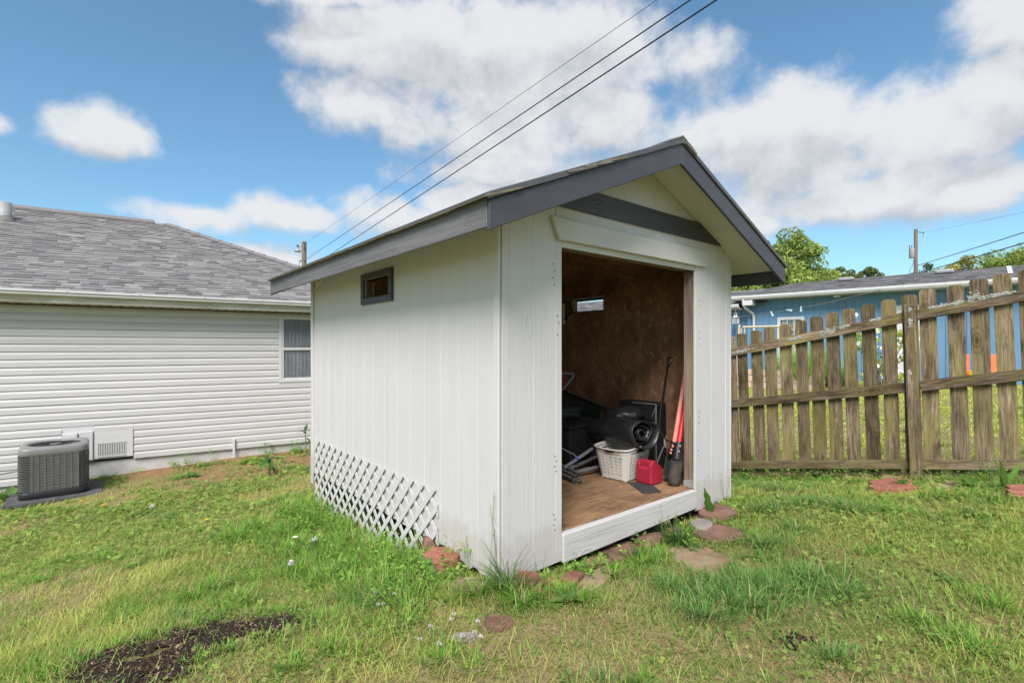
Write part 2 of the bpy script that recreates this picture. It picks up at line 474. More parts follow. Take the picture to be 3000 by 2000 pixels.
def shingle(name, attr):
    m, nt, p = new_mat(name)
    if attr:
        a = nnode(nt, 'ShaderNodeVertexColor'); a.layer_name = 'Col'; c = a.outputs[0]
    else:
        oi = nnode(nt, 'ShaderNodeObjectInfo'); c = oi.outputs['Color']
    g = ramp(nt, noise(nt, coords(nt, (1, 1, 1), False), 170, 3, .7), [(.3, (.62, .62, .62)), (.7, (1.3, 1.3, 1.3))])
    c = mixc(nt, 1.0, c, g, 'MULTIPLY')
    nt.links.new(c, p.inputs['Base Color']); p.inputs['Roughness'].default_value = .95; p.inputs['Specular IOR Level'].default_value = .15
    return m
M['shingle_obj'] = shingle('grey_shingle_piece', False)
M['shingle_vc'] = shingle('grey_shingle_field', True)
M['roof_far'] = pmat('grey_shingle_far', (.105, .105, .11), (.235, .235, .235), .95, 3.2, (1.2, 7, 7), lo=.3, hi=.7, bscale=9, bstr=.4, bstretch=(1, 8, 8))
M['roof_cap'] = pmat('ridge_cap', (.16, .155, .15), (.21, .20, .195), .95, 20)
M['roof_deck'] = pmat('roof_underlay', (.055, .055, .058), (.075, .075, .078), .95, 12)
M['glass'] = None
def glass():
    m, nt, p = new_mat('window_glass')
    p.inputs['Base Color'].default_value = (.9, .93, .95, 1); p.inputs['Roughness'].default_value = .02
    p.inputs['Transmission Weight'].default_value = 1.0; p.inputs['IOR'].default_value = 1.03
    p.inputs['Specular IOR Level'].default_value = 1.0
    p.inputs['Coat Weight'].default_value = .6; p.inputs['Coat Roughness'].default_value = .03
    return m
M['glass'] = glass()
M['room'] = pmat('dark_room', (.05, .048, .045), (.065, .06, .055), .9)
M['curtain'] = pmat('sheer_curtain', (.20, .20, .21), (.27, .27, .28), .9, 2, (6, 6, .3))
M['ac_grey'] = pmat('grey_enamel', (.105, .106, .098), (.125, .125, .116), .38, 6)
M['ac_top'] = pmat('light_grey_enamel', (.185, .185, .178), (.215, .215, .208), .35, 6)
M['ac_dark'] = pmat('dark_coil', (.016, .016, .018), (.03, .03, .03), .6, 30)
M['black_plastic'] = pmat('black_plastic', (.014, .014, .015), (.022, .022, .023), .45, 8, bscale=50, bstr=.1)
M['pad'] = pmat('grey_plastic_pad', (.06, .06, .062), (.10, .10, .098), .75, 9, bscale=60, bstr=.3)
M['pole'] = pmat('pole_timber', (.14, .105, .08), (.25, .20, .155), .85, 3, (9, 9, .5), bscale=8)
M['cable'] = pmat('black_cable', (.02, .02, .022), (.03, .03, .03), .5)
M['steel'] = pmat('galvanised_steel', (.34, .34, .34), (.46, .46, .47), .36, 8, metal=.4, bscale=30, bstr=.1)
M['tube_dark'] = pmat('dull_grey_tube', (.13, .135, .135), (.22, .225, .22), .40, 5, metal=.2, bscale=30, bstr=.1)
M['transformer'] = pmat('grey_transformer', (.26, .26, .26), (.33, .33, .33), .5)

# ================================================================== SETTING: one ground sheet
def ground_material():
    m, nt, p = new_mat('lawn_soil')
    v = coords(nt, (1, 1, 1), False)
    big = noise(nt, v, .9, 5, .6)
    mid = noise(nt, v, 5.5, 7, .65)
    fine = noise(nt, v, 60, 6, .75)
    thatch = ramp(nt, fine, [(.30, (.13, .09, .046)), (.48, (.33, .245, .13)), (.66, (.52, .41, .24))])
    green = ramp(nt, fine, [(.30, (.06, .08, .02)), (.5, (.18, .22, .05)), (.72, (.34, .37, .11))])
    k = ramp(nt, mid, [(.36, (.05, .05, .05)), (.60, (.85, .85, .85))])
    c = mixc(nt, k, thatch, green)
    c = mixc(nt, ramp(nt, big, [(.52, (0, 0, 0)), (.72, (.45, .45, .45))]), c, (.25, .165, .095))
    vc = nnode(nt, 'ShaderNodeVertexColor'); vc.layer_name = 'Col'
    earth = ramp(nt, fine, [(.30, (.13, .070, .034)), (.5, (.30, .175, .09)), (.70, (.46, .31, .18))])
    c = mixc(nt, vc.outputs[0], c, earth)
    nt.links.new(c, p.inputs['Base Color']); p.inputs['Roughness'].default_value = .95; p.inputs['Specular IOR Level'].default_value = .1
    bump(nt, p, fine, .9, .02)
    return m
M['lawn'] = ground_material()
def axis_steps(lo, hi, step, far):
    a = list(np.arange(lo, hi + 1e-6, step)); d = step; x = hi
    while x < far:
        d *= 1.35; x += d; a.append(min(x, far))
    d = step; x = lo; b = []
    while x > -far:
        d *= 1.35; x -= d; b.append(max(x, -far))
    return np.array(b[::-1] + a)
gxs, gys = axis_steps(-8, 7, .10, 900), axis_steps(.6, 10, .10, 900)
GX, GY = np.meshgrid(gxs, gys)
def vnoise(x, y, s, seed=0):
    """smooth value noise 0..1"""
    x = np.asarray(x, float) * s + seed * 17.31; y = np.asarray(y, float) * s + seed * 5.77
    xi, yi = np.floor(x), np.floor(y); fx, fy = x - xi, y - yi
    fx = fx * fx * (3 - 2 * fx); fy = fy * fy * (3 - 2 * fy)
    def h(a, b):
        q = np.sin(a * 127.1 + b * 311.7 + seed * 74.7) * 43758.5453
        return q - np.floor(q)
    return (h(xi, yi) * (1 - fx) + h(xi + 1, yi) * fx) * (1 - fy) + (h(xi, yi + 1) * (1 - fx) + h(xi + 1, yi + 1) * fx) * fy
def fbm(x, y, s, seed=0, o=4):
    t = 0; a = .5; n = 0
    for i in range(o):
        t = t + a * vnoise(x, y, s * 2 ** i, seed + i); n += a; a *= .55
    return t / n
def zg(x, y):
    near = np.clip(1 - (np.hypot(x - 0, y - 5) - 9) / 4, 0, 1)
    return zt(np.ravel(x), np.ravel(y)).reshape(np.shape(x)) + near * ((fbm(x, y, 1.3, 3) - .5) * .05 + (fbm(x, y, 7, 9, 3) - .5) * .018)
GZ = zg(GX, GY)
ny, nx = GX.shape
idx = np.arange(nx * ny).reshape(ny, nx)
quads = np.stack([idx[:-1, :-1], idx[:-1, 1:], idx[1:, 1:], idx[1:, :-1]], -1).reshape(-1, 4)
def earth_strip(x, y):
    """bare reddish earth along the foot of the white house"""
    hy = -((x + 7.358) * -.5406 + (y - 7.25) * .841); hx_ = (x + 7.358) * .841 + (y - 7.25) * .5406
    w = .35 + .55 * fbm(x, y, 1.1, 201, 3)
    k = np.clip(1.25 - hy / w, 0, 1) * np.clip((hx_ - 1.25) / .4, 0, 1) * (hy > -.3)
    k2 = np.exp(-((hx_ - 3.7) / 1.7) ** 2 - ((hy - 1.2) / 1.0) ** 2) * fbm(x, y, 2.6, 207, 3) * 1.9
    return np.clip(np.maximum(k, k2) * 1.15 + (fbm(x, y, 6, 203, 3) - .5) * .5 * (np.maximum(k, k2) > .05), 0, 1)
ES = earth_strip(GX, GY) * (np.hypot(GX, GY) < 16)
g_o = bpy.data.objects.new('ground', np_mesh('ground', np.stack([GX.ravel(), GY.ravel(), GZ.ravel()], 1), quads, M['lawn'], np.repeat(ES.reshape(-1, 1), 3, 1), smooth=True))
link(g_o); tag(g_o, 'uneven yard ground of thatch and soil under the grass', 'ground', kind='structure')

# ================================================================== GARDEN SHED
SC = Vector((-.0585, 2.70, 0.0)); SA = math.atan2(.6345, .773)
SU = Vector((math.cos(SA), math.sin(SA), 0)); SV = Vector((-math.sin(SA), math.cos(SA), 0))
SW, SL, OH, PITCH = 2.44, 3.05, .30, .42
def shed_pt(x, y, z): return SC + SU * x + SV * y + Vector((0, 0, z))
def shed_loc(w):
    d = Vector(w) - SC
    return d.dot(SU), d.dot(SV)
shed = empty('garden_shed', SC, SA, 'white wooden garden shed with dark grey trim and an open doorway', 'shed')
def z_under(x):                      # underside of the roof deck
    return 1.895 + (min(x, SW - x) + OH) * PITCH
FLOOR = .157
def cut_boards(bounds, axis, depth_in, side, hole=None, top=None, bottom=None, parent=None, z0=0.0):
    """vertical siding boards between groove lines; axis 'y' = side walls, 'x' = gable walls"""
    g = .0013
    for i in range(len(bounds) - 1):
        a, b = bounds[i] + g, bounds[i + 1] - g
        def P(t, z, d): return (t, d, z) if axis == 'x' else (d, t, z)
        off = (0, depth_in, 0) if axis == 'x' else (depth_in, 0, 0)
        za, zb = (bottom(a), bottom(b)) if bottom else (z0, z0)
        spans = []
        if hole and b > hole[0] and a < hole[1]:
            ha, hb = max(a, hole[0]), min(b, hole[1])
            if ha > a + .004: spans.append(('full', a, ha))
            if hb < b - .004: spans.append(('full', hb, b))
            spans.append(('low', ha, hb)); spans.append(('high', ha, hb))
        else:
            spans.append(('full', a, b))
        m = MB()
        for kind, p, q in spans:
            lo_p, lo_q = (bottom(p), bottom(q)) if bottom else (z0, z0)
            ts = [p, q]
            if axis == 'x' and p < SW / 2 < q: ts = [p, SW / 2, q]
            hi = [top(t) for t in ts]
            if kind == 'low': hi = [hole[2]] * len(ts)
            if kind == 'high': lo_p = lo_q = hole[3]
            poly = [P(p, lo_p, side)]
            if bottom and kind != 'high' and q - p > .05:
                for f in (.2, .4, .6, .8):
                    t = p + (q - p) * f
                    poly.append(P(t, bottom(t), side))
            poly.append(P(q, lo_q, side))
            poly += [P(t, h, side) for t, h in zip(ts[::-1], hi[::-1])]
            m.prism(poly, off)
        m.build('siding_board', M['white'], parent, bevel=.002)
WIN = (1.31, 1.76, 1.645, 1.79)
ragr = random.Random(5)
rag = [ragr.uniform(-.014, .014) for _ in range(200)]
def side_bottom(t):
    b = .012 - .055 * max(0, 1 - t / .55)
    return b + rag[int(t * 40) % 200] * (1.4 if t < .8 else .5)
def lining(x0, x1, y0, y1, z0, z1, hole=None, along='y'):
    m = MB()
    if not hole:
        return m.box(x0, x1, y0, y1, z0, z1)
    h0, h1, hz0, hz1 = hole
    m.box(x0, x1, y0, h0, z0, z1); m.box(x0, x1, h1, y1, z0, z1)
    m.box(x0, x1, h0, h1, z0, hz0); m.box(x0, x1, h0, h1, hz1, z1)
    return m
# left side wall (its outer face is x = 0), right side wall, back wall, front wall: inner lining sheet + grooved boards
MB_backing = lining(-.0022, .0105, .05, SL - .05, .03, z_under(0) - .006, WIN).build('sheathing', M['white'], shed)
lw = lining(.012, .055, .06, SL - .06, .12, z_under(0) - .004, WIN).build('side_wall', M['osb'], shed)
cut_boards([.05] + [round(.2 * i + .01, 3) for i in range(1, 15)] + [SL], 'y', .010, -.004, WIN, lambda t: z_under(0) - .002, side_bottom, lw)
rw = lining(SW - .055, SW - .012, .06, SL - .06, .12, z_under(0) - .004, WIN).build('side_wall', M['osb'], shed)
cut_boards([.0] + [.2 * i for i in range(1, 15)] + [SL], 'y', -.0145, SW + .004, WIN, lambda t: z_under(0) - .002, None, rw)
bk = MB().prism([(.06, SL - .05, .12), (SW - .06, SL - .05, .12), (SW - .06, SL - .05, z_under(.06)), (SW / 2, SL - .05, z_under(SW / 2) - .01), (.06, SL - .05, z_under(.06))], (0, .04, 0)).build('back_wall', M['osb'], shed)
cut_boards([.0] + [.2 * i for i in range(1, 12)] + [SW], 'x', -.0145, SL + .004, None, lambda t: z_under(t) - .002, None, bk)
DX0, DX1, DZ = .452, 1.917, 1.851
fw = MB()
fw.box(.02, DX0 - .02, .012, .03, .0, z_under(.02) - .03)
fw.box(DX1 + .02, SW - .02, .012, .03, .0, z_under(.02) - .03)
fw.prism([(.02, .012, DZ + .03), (SW - .02, .012, DZ + .03), (SW - .02, .012, z_under(.02) - .03), (SW / 2, .012, z_under(SW / 2) - .03), (.02, .012, z_under(.02) - .03)], (0, .018, 0))
fs_ = MB()
fs_.box(.02, DX0 - .004, -.0022, .0105, .02, z_under(.02) - .03); fs_.box(DX1 + .004, SW - .02, -.0022, .0105, .02, z_under(.02) - .03)
fs_.prism([(DX0 - .004, -.0022, DZ + .03), (DX1 + .004, -.0022, DZ + .03), (DX1 + .004, -.0022, z_under(DX1 + .004) - .03), (SW / 2, -.0022, z_under(SW / 2) - .03), (DX0 - .004, -.0022, z_under(DX0) - .03)], (0, .0127, 0))
fs_.build('sheathing', M['white'], shed)
fw = fw.build('front_wall', M['osb'], shed)
fb = [.05, .224, .402]
cut_boards([.0, .05], 'x', .016, -.007, None, lambda t: z_under(t) - .002, lambda t: -.02, fw)
cut_boards(fb + [DX0 + .003], 'x', .010, -.004, None, lambda t: z_under(t) - .002, lambda t: -.02 + .03 * t, fw)
cut_boards([DX1 - .003, 2.14, 2.368], 'x', .010, -.004, None, lambda t: z_under(t) - .002, lambda t: -.015, fw)
cut_boards([2.368, SW], 'x', .0175, -.008, None, lambda t: z_under(t) - .002, lambda t: -.03, fw)
cut_boards([DX0 + .003, .60, .81, 1.04, 1.204, 1.40, 1.62, 1.80, DX1 - .003], 'x', .010, -.004, None, lambda t: z_under(t) - .002, lambda t: DZ + .012, fw)
# corner boards
for (a, b, c, d) in ((-.022, .0, -.004, .047), (-.022, -.004, SL - .05, SL + .01)):
    MB().box(a, b - .0045 if b == 0 else b, c, d, -.03 if c < 1 else -.10, z_under(0) - .03).build('corner_trim', M['white'], shed, bevel=.003)
MB().box(SW + .004, SW + .02, -.01, .05, -.03, z_under(0) - .03).build('corner_trim', M['white'], shed, bevel=.003)
MB().box(-.004, .07, SL + .0045, SL + .022, -.10, z_under(0) - .03).build('corner_trim', M['white'], shed, bevel=.003)
# doorway timber
MB().box(DX1 - .002, DX1 + .038, .012, .100, FLOOR, DZ).build('door_jamb', M['stud'], shed, bevel=.003)
MB().box(DX0 - .038, DX0 + .002, .012, .100, FLOOR, DZ).build('door_jamb', M['stud'], shed, bevel=.003)
MB().box(DX0 - .03, DX1 + .03, .031, .100, DZ, DZ + .09).build('door_header', M['stud'], shed, bevel=.003)
MB().box(DX0 + .003, DX1 - .003, -.002, .0105, DZ - .004, DZ + .026).build('door_stop', M['white_smooth'], shed, bevel=.002)
MB().box(DX1 - .012, DX1 - .0025, -.001, .012, FLOOR + .0, DZ - .005).build('door_stop', M['white_smooth'], shed, bevel=.002)
# studs showing on the inside of the right wall and by the opening
for y in (.12,):
    MB().box(SW - .145, SW - .056, y, y + .038, FLOOR, 1.99).build('stud', M['stud'], shed)
MB().prism([(.349, -.006, 2.012), (2.075, -.006, 2.012), (2.032, -.006, 1.882), (.407, -.006, 1.882)], (0, -.028, 0)).build('header_board', M['white_smooth'], shed, bevel=.004)
band = [(x, -.005, z) for x, z in ((.0, 2.082), (SW - .0, 2.082), (SW, min(2.082, 2.3)))][:2]
def x_at(z): return max(0.0, (z - 1.895) / PITCH - OH - .004)
MB().prism([(x_at(2.082), -.0055, 2.082), (SW - x_at(2.082), -.0055, 2.082), (SW - x_at(2.222), -.0055, 2.222), (x_at(2.222), -.0055, 2.222)], (0, -.018, 0)).build('gable_band', M['grey'], shed, bevel=.003)
# threshold, floor, skids
MB().prism([(DX0 + .003, -.018, -.02), (DX1 - .003, -.018, .012), (DX1 - .003, -.018, FLOOR - .004), (DX0 + .003, -.018, FLOOR - .004)], (0, .046, 0)).build('sill_beam', M['white_sill'], shed, bevel=.006, segs=2)
MB().box(.06, 1.25, .03, SL - .06, FLOOR - .018, FLOOR).build('floor_panel', M['plywood'], shed, bevel=.002)
MB().box(1.254, SW - .06, .03, SL - .06, FLOOR - .018, FLOOR - .001).build('floor_panel', M['plywood'], shed, bevel=.002)
for x in (.10, 1.2, 2.26):
    MB().box(x, x + .09, .08, SL - .06, .0, .138).build('skid', M['skid'], shed)
for x in (.10, 1.2, 2.26):
    for y in (.15, 1.5, 2.85):
        w = shed_pt(x + .045, y, 0)
        MB().box(x - .05, x + .14, y - .1, y + .1, gz(w.x, w.y) - .08, -.001).build('pier_block', M['skid'], shed)
# small side windows
def side_window(x0, sgn, parent):
    m = MB(); f = .05; a, b, c, d = WIN
    xs = sorted((x0, x0 + sgn * .022))
    o0, o1, o2, o3 = a - f, b + f, c - f, d + f
    fr = MB()
    fr.box(*xs, o0, o1, d + .001, o3); fr.box(*xs, o0, o1, o2, c - .001)
    fr.box(*xs, o0, a - .001, c - .001, d + .001); fr.box(*xs, b + .001, o1, c - .001, d + .001)
    w = fr.build('window', M['grey'], parent, bevel=.003)
    xi = sorted((x0 - sgn * .075, x0 - sgn * .002))
    ln = MB()
    ln.box(*xi, a - .012, a, c - .012, d + .012); ln.box(*xi, b, b + .012, c - .012, d + .012)
    ln.box(*xi, a, b, c - .012, c); ln.box(*xi, a, b, d, d + .012)
    ln.build('window_lining', M['stud'], w)
side_window(-.0045, -1, shed); side_window(SW + .0045, 1, shed)
bk2 = MB().box(-.008, -.0045, 1.245, 1.252, 1.585, 1.85).box(-.008, -.0045, 1.252, 1.815, 1.585, 1.594).build('window_caulk', M['white_smooth'], shed)
# roof
def slope_pt(x, y, h):               # x across the shed, h above the deck underside measured square to the slope
    s = 1 if x <= SW / 2 else -1
    n = Vector((-PITCH * s, 0, 1)).normalized()
    return Vector((x, y, 1.895 + (min(x, SW - x) + OH) * PITCH)) + n * h
Y0, Y1 = -OH, SL + OH
deck = MB()
for (xa, xb) in ((-OH, SW / 2), (SW + OH, SW / 2)):
    e = 1 if xa < 1 else -1
    xb2 = SW / 2 - e * .0005
    deck.prism([slope_pt(xa, Y0, .006), slope_pt(xb2, Y0, .006), slope_pt(xb2, Y0, .028), slope_pt(xa, Y0, .028)], (0, Y1 - Y0, 0))
roof = deck.build('roof', M['roof_deck'], shed)
for (xa, xb) in ((-OH + .02, SW / 2), (SW + OH - .02, SW / 2)):
    e = 1 if xa < 1 else -1
    xb2 = SW / 2 - e * .003
    MB().prism([slope_pt(xa, Y0 + .02, -.006), slope_pt(xb2, Y0 + .02, -.006), slope_pt(xb2, Y0 + .02, .005), slope_pt(xa, Y0 + .02, .005)], (0, OH - .028, 0)).build('soffit_panel', M['soffit'], shed)
    xc = 0 - .006 if e == 1 else SW + .006
    MB().prism([slope_pt(xa, -.006, -.005), slope_pt(xc, -.006, -.005), slope_pt(xc, -.006, .0055), slope_pt(xa, -.006, .0055)], (0, SL + OH - .02, 0)).build('soffit_panel', M['soffit'], shed)
# rafters inside, with a ceiling sheet below them
for e in (0, 1):
    x0, x1 = (.056, SW / 2 - .001) if e == 0 else (SW - .056, SW / 2 + .001)
    MB().prism([slope_pt(x0, .105, -.098), slope_pt(x1, .105, -.098), slope_pt(x1, .105, -.087), slope_pt(x0, .105, -.087)], (0, SL - .17, 0)).build('ceiling_panel', M['osb'], shed)
for k in range(6):
    y = .35 + k * .5
    for e in (0, 1):
        x0, x1 = (.06, SW / 2 - .02) if e == 0 else (SW - .06, SW / 2 + .02)
        MB().prism([slope_pt(x0, y, -.085), slope_pt(x1, y, -.085), slope_pt(x1, y, .004), slope_pt(x0, y, .004)], (0, .038, 0)).build('rafter', M['stud'], shed)
# shingles: courses across each slope with an uneven free edge at the rake
SLEN = (SW / 2 + OH) * math.sqrt(1 + PITCH ** 2)
rs = random.Random(3)
for e in (0, 1):
    nC = 13
    for k in range(nC):
        t0 = -.035 + k * .140; t1 = t0 + .23
        c = 1 / math.sqrt(1 + PITCH ** 2)
        def sp(t, y, h):
            x = -OH + t * c if e == 0 else SW + OH - t * c
            s = 1 if e == 0 else -1
            n = Vector((-PITCH * s, 0, 1)).normalized()
            return Vector((x, y, 1.895 + (t * c) * PITCH)) + n * h
        t1 = min(t1, SLEN - .002)
        if t1 - t0 < .03: continue
        m = MB(); y = Y0 - .028 + rs.uniform(-.012, .012)
        while y < Y1 + .02:
            w = rs.uniform(.24, .34); y2 = min(y + w, Y1 + .028)
            th = rs.uniform(.009, .014); lift = rs.uniform(0, .006)
            m.prism([sp(t0, y, .036 + lift), sp(t0, y2 - .004, .036 + lift * .6), sp(t1, y2 - .004, .0285), sp(t1, y, .0285)], Vector(sp(0, 0, th)) - Vector(sp(0, 0, 0)))
            y = y2
        m.build('shingle_course', M['shed_shingle'] if k % 3 else M['shingle_edge'], roof)
for k in range(15):
    y = Y0 - .03 + k * .25
    m = MB()
    m.prism([(SW / 2 - .14, y, 2.537), (SW / 2, y, 2.594), (SW / 2 + .14, y, 2.537), (SW / 2 + .14, y, 2.546), (SW / 2, y, 2.606), (SW / 2 - .14, y, 2.546)], (0, .262 if k < 14 else .2, 0))
    m.build('ridge_shingle', M['shed_shingle'], roof)
# fascia: boards built lengthwise along their own x axis, then laid in place
def fascia(p0, p1, h, t, mat, name='fascia_board', drop=0.0):
    """top edge runs p0 -> p1 (local to the shed), board hangs h below it, t thick away from the shed"""
    p0, p1 = Vector(p0), Vector(p1); d = p1 - p0; L = d.length; d.normalize()
    up = Vector((0, 0, 1)); n = d.cross(up).normalized()
    hz = 1.0
    m = MB()
    # vertical cuts at both ends
    sl = d.z / math.hypot(d.x, d.y) if math.hypot(d.x, d.y) > 0 else 0
    Lh = math.hypot(p1.x - p0.x, p1.y - p0.y)
    rn = random.Random(int(h * 1e4 + L * 100))
    K = 16
    top = [(Lh * i / K, 0, sl * Lh * i / K) for i in range(K + 1)]
    bot = [(Lh * i / K, 0, sl * Lh * i / K - h + rn.uniform(-.0015, .0015)) for i in range(K + 1)]
    m.prism(top + bot[::-1], (0, -t, 0))
    o = m.build(name, mat, shed, bevel=.003)
    o.location = p0; o.rotation_euler = (0, 0, math.atan2(p1.y - p0.y, p1.x - p0.x))
    return o
zE = 1.922
# front rake boards (outer face toward -y), eave boards, back rake boards
AP = zE + (SW / 2 + OH) * PITCH
fascia((-OH - .018, Y0, zE - .008), (SW / 2, Y0, AP), .135, .020, M['grey'])
fascia((SW / 2 + .0005, Y0, AP), (SW + OH + .018, Y0, zE - .008), .135, .020, M['grey'])
fascia((-OH, Y1, zE), (-OH, Y0 + .001, zE), .128, .018, M['grey_weathered'])
fascia((SW + OH, Y0 + .001, zE), (SW + OH, Y1, zE), .128, .018, M['grey'])
fascia((SW + OH + .018, Y1, zE - .008), (SW / 2 + .0005, Y1, AP), .135, .020, M['grey'])
fascia((SW / 2, Y1, AP), (-OH - .018, Y1, zE - .008), .135, .020, M['grey'])
e_ = .034
fascia((-OH - .03, Y0 - .0205, zE + .024), (SW / 2, Y0 - .0205, AP + .030), e_, .010, M['drip'], 'drip_edge')
fascia((SW / 2 + .0005, Y0 - .0205, AP + .030), (SW + OH + .03, Y0 - .0205, zE + .024), e_, .010, M['drip'], 'drip_edge')
fascia((-OH - .0185, Y1 + .02, zE + .026), (-OH - .0185, Y0 - .0315, zE + .026), e_, .010, M['drip'], 'drip_edge')
fascia((SW + OH + .0185, Y0 - .0315, zE + .026), (SW + OH + .0185, Y1 + .02, zE + .026), e_, .010, M['drip'], 'drip_edge')
# lattice skirt on the left side: crossed slats, each a piece
def clip_poly(poly, inside, cut):
    out = []
    for i in range(len(poly)):
        a, b = poly[i], poly[(i + 1) % len(poly)]
        ia, ib = inside(a), inside(b)
        if ia: out.append(a)
        if ia != ib: out.append(cut(a, b))
    return out
LY0, LY1, LZ0, LZ1 = .63, 2.95, -.335, .355
def rect_clip(poly):
    for ax, lim, sg in ((0, LY0, 1), (0, LY1, -1), (1, LZ0, 1), (1, LZ1, -1)):
        if not poly: return poly
        def cut(a, b, ax=ax, lim=lim):
            t = (lim - a[ax]) / (b[ax] - a[ax])
            return (a[0] + (b[0] - a[0]) * t, a[1] + (b[1] - a[1]) * t)
        poly = clip_poly(poly, lambda p, ax=ax, lim=lim, sg=sg: (p[ax] - lim) * sg >= -1e-9, cut)
    return poly
for layer, sg in ((0, 1), (1, -1)):
    for k in range(-8, 30):
        y = LY0 + k * .1445 + .03
        hw = .034 / 2 * math.sqrt(2)
        Lz = LZ1 - LZ0
        if sg == 1: p = [(y - hw, LZ0 - .01), (y + hw, LZ0 - .01), (y + hw + Lz + .02, LZ1 + .01), (y - hw + Lz + .02, LZ1 + .01)]
        else: p = [(y - hw, LZ1 + .01), (y + hw, LZ1 + .01), (y + hw + Lz + .02, LZ0 - .01), (y - hw + Lz + .02, LZ0 - .01)]
        p = rect_clip(p)
        if len(p) < 3: continue
        ar = abs(sum(p[i][0] * p[(i + 1) % len(p)][1] - p[(i + 1) % len(p)][0] * p[i][1] for i in range(len(p)))) / 2
        if ar < .0012: continue
        x = -.0095 - layer * .0052
        MB().prism([(x, a, b) for a, b in p], (-.005, 0, 0)).build('lattice_slat', M['vinyl_trim'], shed)
# nail and hinge holes beside the doorway, a bit of wire under the eave, a metal plate at the foot of the jamb
hm = MB()
for x0, zs in ((.385, (1.74, 1.70, 1.66, 1.62)), (.42, (1.44, 1.40, 1.33)), (.40, (.62, .59, .56, .53)), (.39, (.28, .25, .22, .19)), (1.975, (1.62, 1.58, 1.52)), (1.965, (1.38, 1.33, 1.28)), (1.96, (.75, .71, .67)), (1.955, (.45, .41))):
    for i, z in enumerate(zs):
        hm.lathe([(0.0, 0), (.0042, 0), (.0042, .002), (0, .002)], 6, (0, 0, 0))
        n = 24
        for j in range(len(hm.v) - n, len(hm.v)):
            a, b, c = hm.v[j]
            hm.v[j] = (x0 + (.006 if i % 2 else -.004) + a, -.0042 - c, z + b)
tag(hm.build('screw_holes', M['skid'], shed), kind='stuff')
MB().tube([(-.02, 2.98, 1.80), (-.05, 2.8, 1.83), (-.10, 2.5, 1.86)], .004, 6).build('loose_wire', M['soffit'], shed)
MB().prism([(DX1 - .0035, .02, FLOOR + .002), (DX1 - .0035, .10, FLOOR + .002), (DX1 - .0035, .10, FLOOR + .05), (DX1 - .0035, .02, FLOOR + .07)], (-.003, 0, 0)).build('jamb_plate', M['steel'], shed, bevel=.001)

# ================================================================== WHITE HOUSE ON THE LEFT
HP = Vector((-7.358, 7.25, 0)); HA = math.atan2(.5406, .841)
HU = Vector((math.cos(HA), math.sin(HA), 0)); HN = Vector((-math.sin(HA), math.cos(HA), 0))
house = empty('house', HP, HA, 'white vinyl-sided house with a grey shingle roof on the left', 'house')
HX0, HX1, HD = -4.0, 5.93, 8.1
hw_ = MB().box(HX0, HX1, .02, HD, -.52, 1.90)
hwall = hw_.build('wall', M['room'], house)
MB().box(HX0 + .03, HX1 - .03, .035, HD - .02, -1.6, -.5).build('foundation', M['concrete_white'], house)
WX0, WX1, WZ0, WZ1 = 3.67, 4.62, .615, 1.828
EXPO = .1143
sr = random.Random(77)
def siding_run(x0, x1, z, parent, name='siding_board'):
    m = MB()
    prof = [(.018, 0), (-.002, 0), (-.007, .003), (-.007, .070), (-.002, .082), (.009, EXPO - .002), (.018, EXPO - .002)]
    cuts = [x0, x1]
    if x1 - x0 > 3: cuts = [x0, x0 + (x1 - x0) * sr.uniform(.25, .85), x1]
    for i in range(len(cuts) - 1):
        m = MB(); e = .0016 * i
        m.prism([(cuts[i] - (.02 if i else 0), y - (e if y < .01 else 0), z + h + sr.uniform(-.0006, .0006)) for y, h in prof], (cuts[i + 1] - cuts[i] + (.02 if i else 0), 0, 0))
        m.build(name, M['vinyl'], parent)
z = 1.88 - EXPO
k = 0
while z > -.53:
    if z + EXPO > WZ0 and z < WZ1:
        siding_run(HX0, WX0 - .002, z, hwall); siding_run(WX1 + .002, HX1, z, hwall)
        if z < WZ0: MB().prism([(WX0 - .001, .018, z), (WX0 - .001, -.002, z), (WX0 - .001, -.010, z + .004), (WX0 - .001, -.010, WZ0 - .001), (WX0 - .001, .018, WZ0 - .001)], (WX1 - WX0 + .002, 0, 0)).build('siding_board', M['vinyl'], hwall)
        if z + EXPO > WZ1: MB().prism([(WX0 - .001, .018, WZ1 + .001), (WX0 - .001, -.008, WZ1 + .001), (WX0 - .001, .0, z + EXPO), (WX0 - .001, .018, z + EXPO)], (WX1 - WX0 + .002, 0, 0)).build('siding_board', M['vinyl'], hwall)
    elif z + EXPO > -.16 or True:
        if z < -.03:
            siding_run(HX0, .67, z, hwall); siding_run(1.54, HX1, z, hwall)
            if z > -.16: siding_run(1.05, 1.538, z, hwall)
        else:
            siding_run(HX0, HX1, z, hwall)
    z -= EXPO; k += 1
for j in range(2):
    siding_run(HX0, .67, z, hwall); z -= EXPO
MB().box(.672, 1.048, .0, .02, -.50, .0500).build('wall_panel', M['vinyl_trim'], house)
# plain side and back cladding
MB().box(HX1 + .001, HX1 + .014, .0, HD, -.5, 1.88).build('wall_panel', M['vinyl'], house)
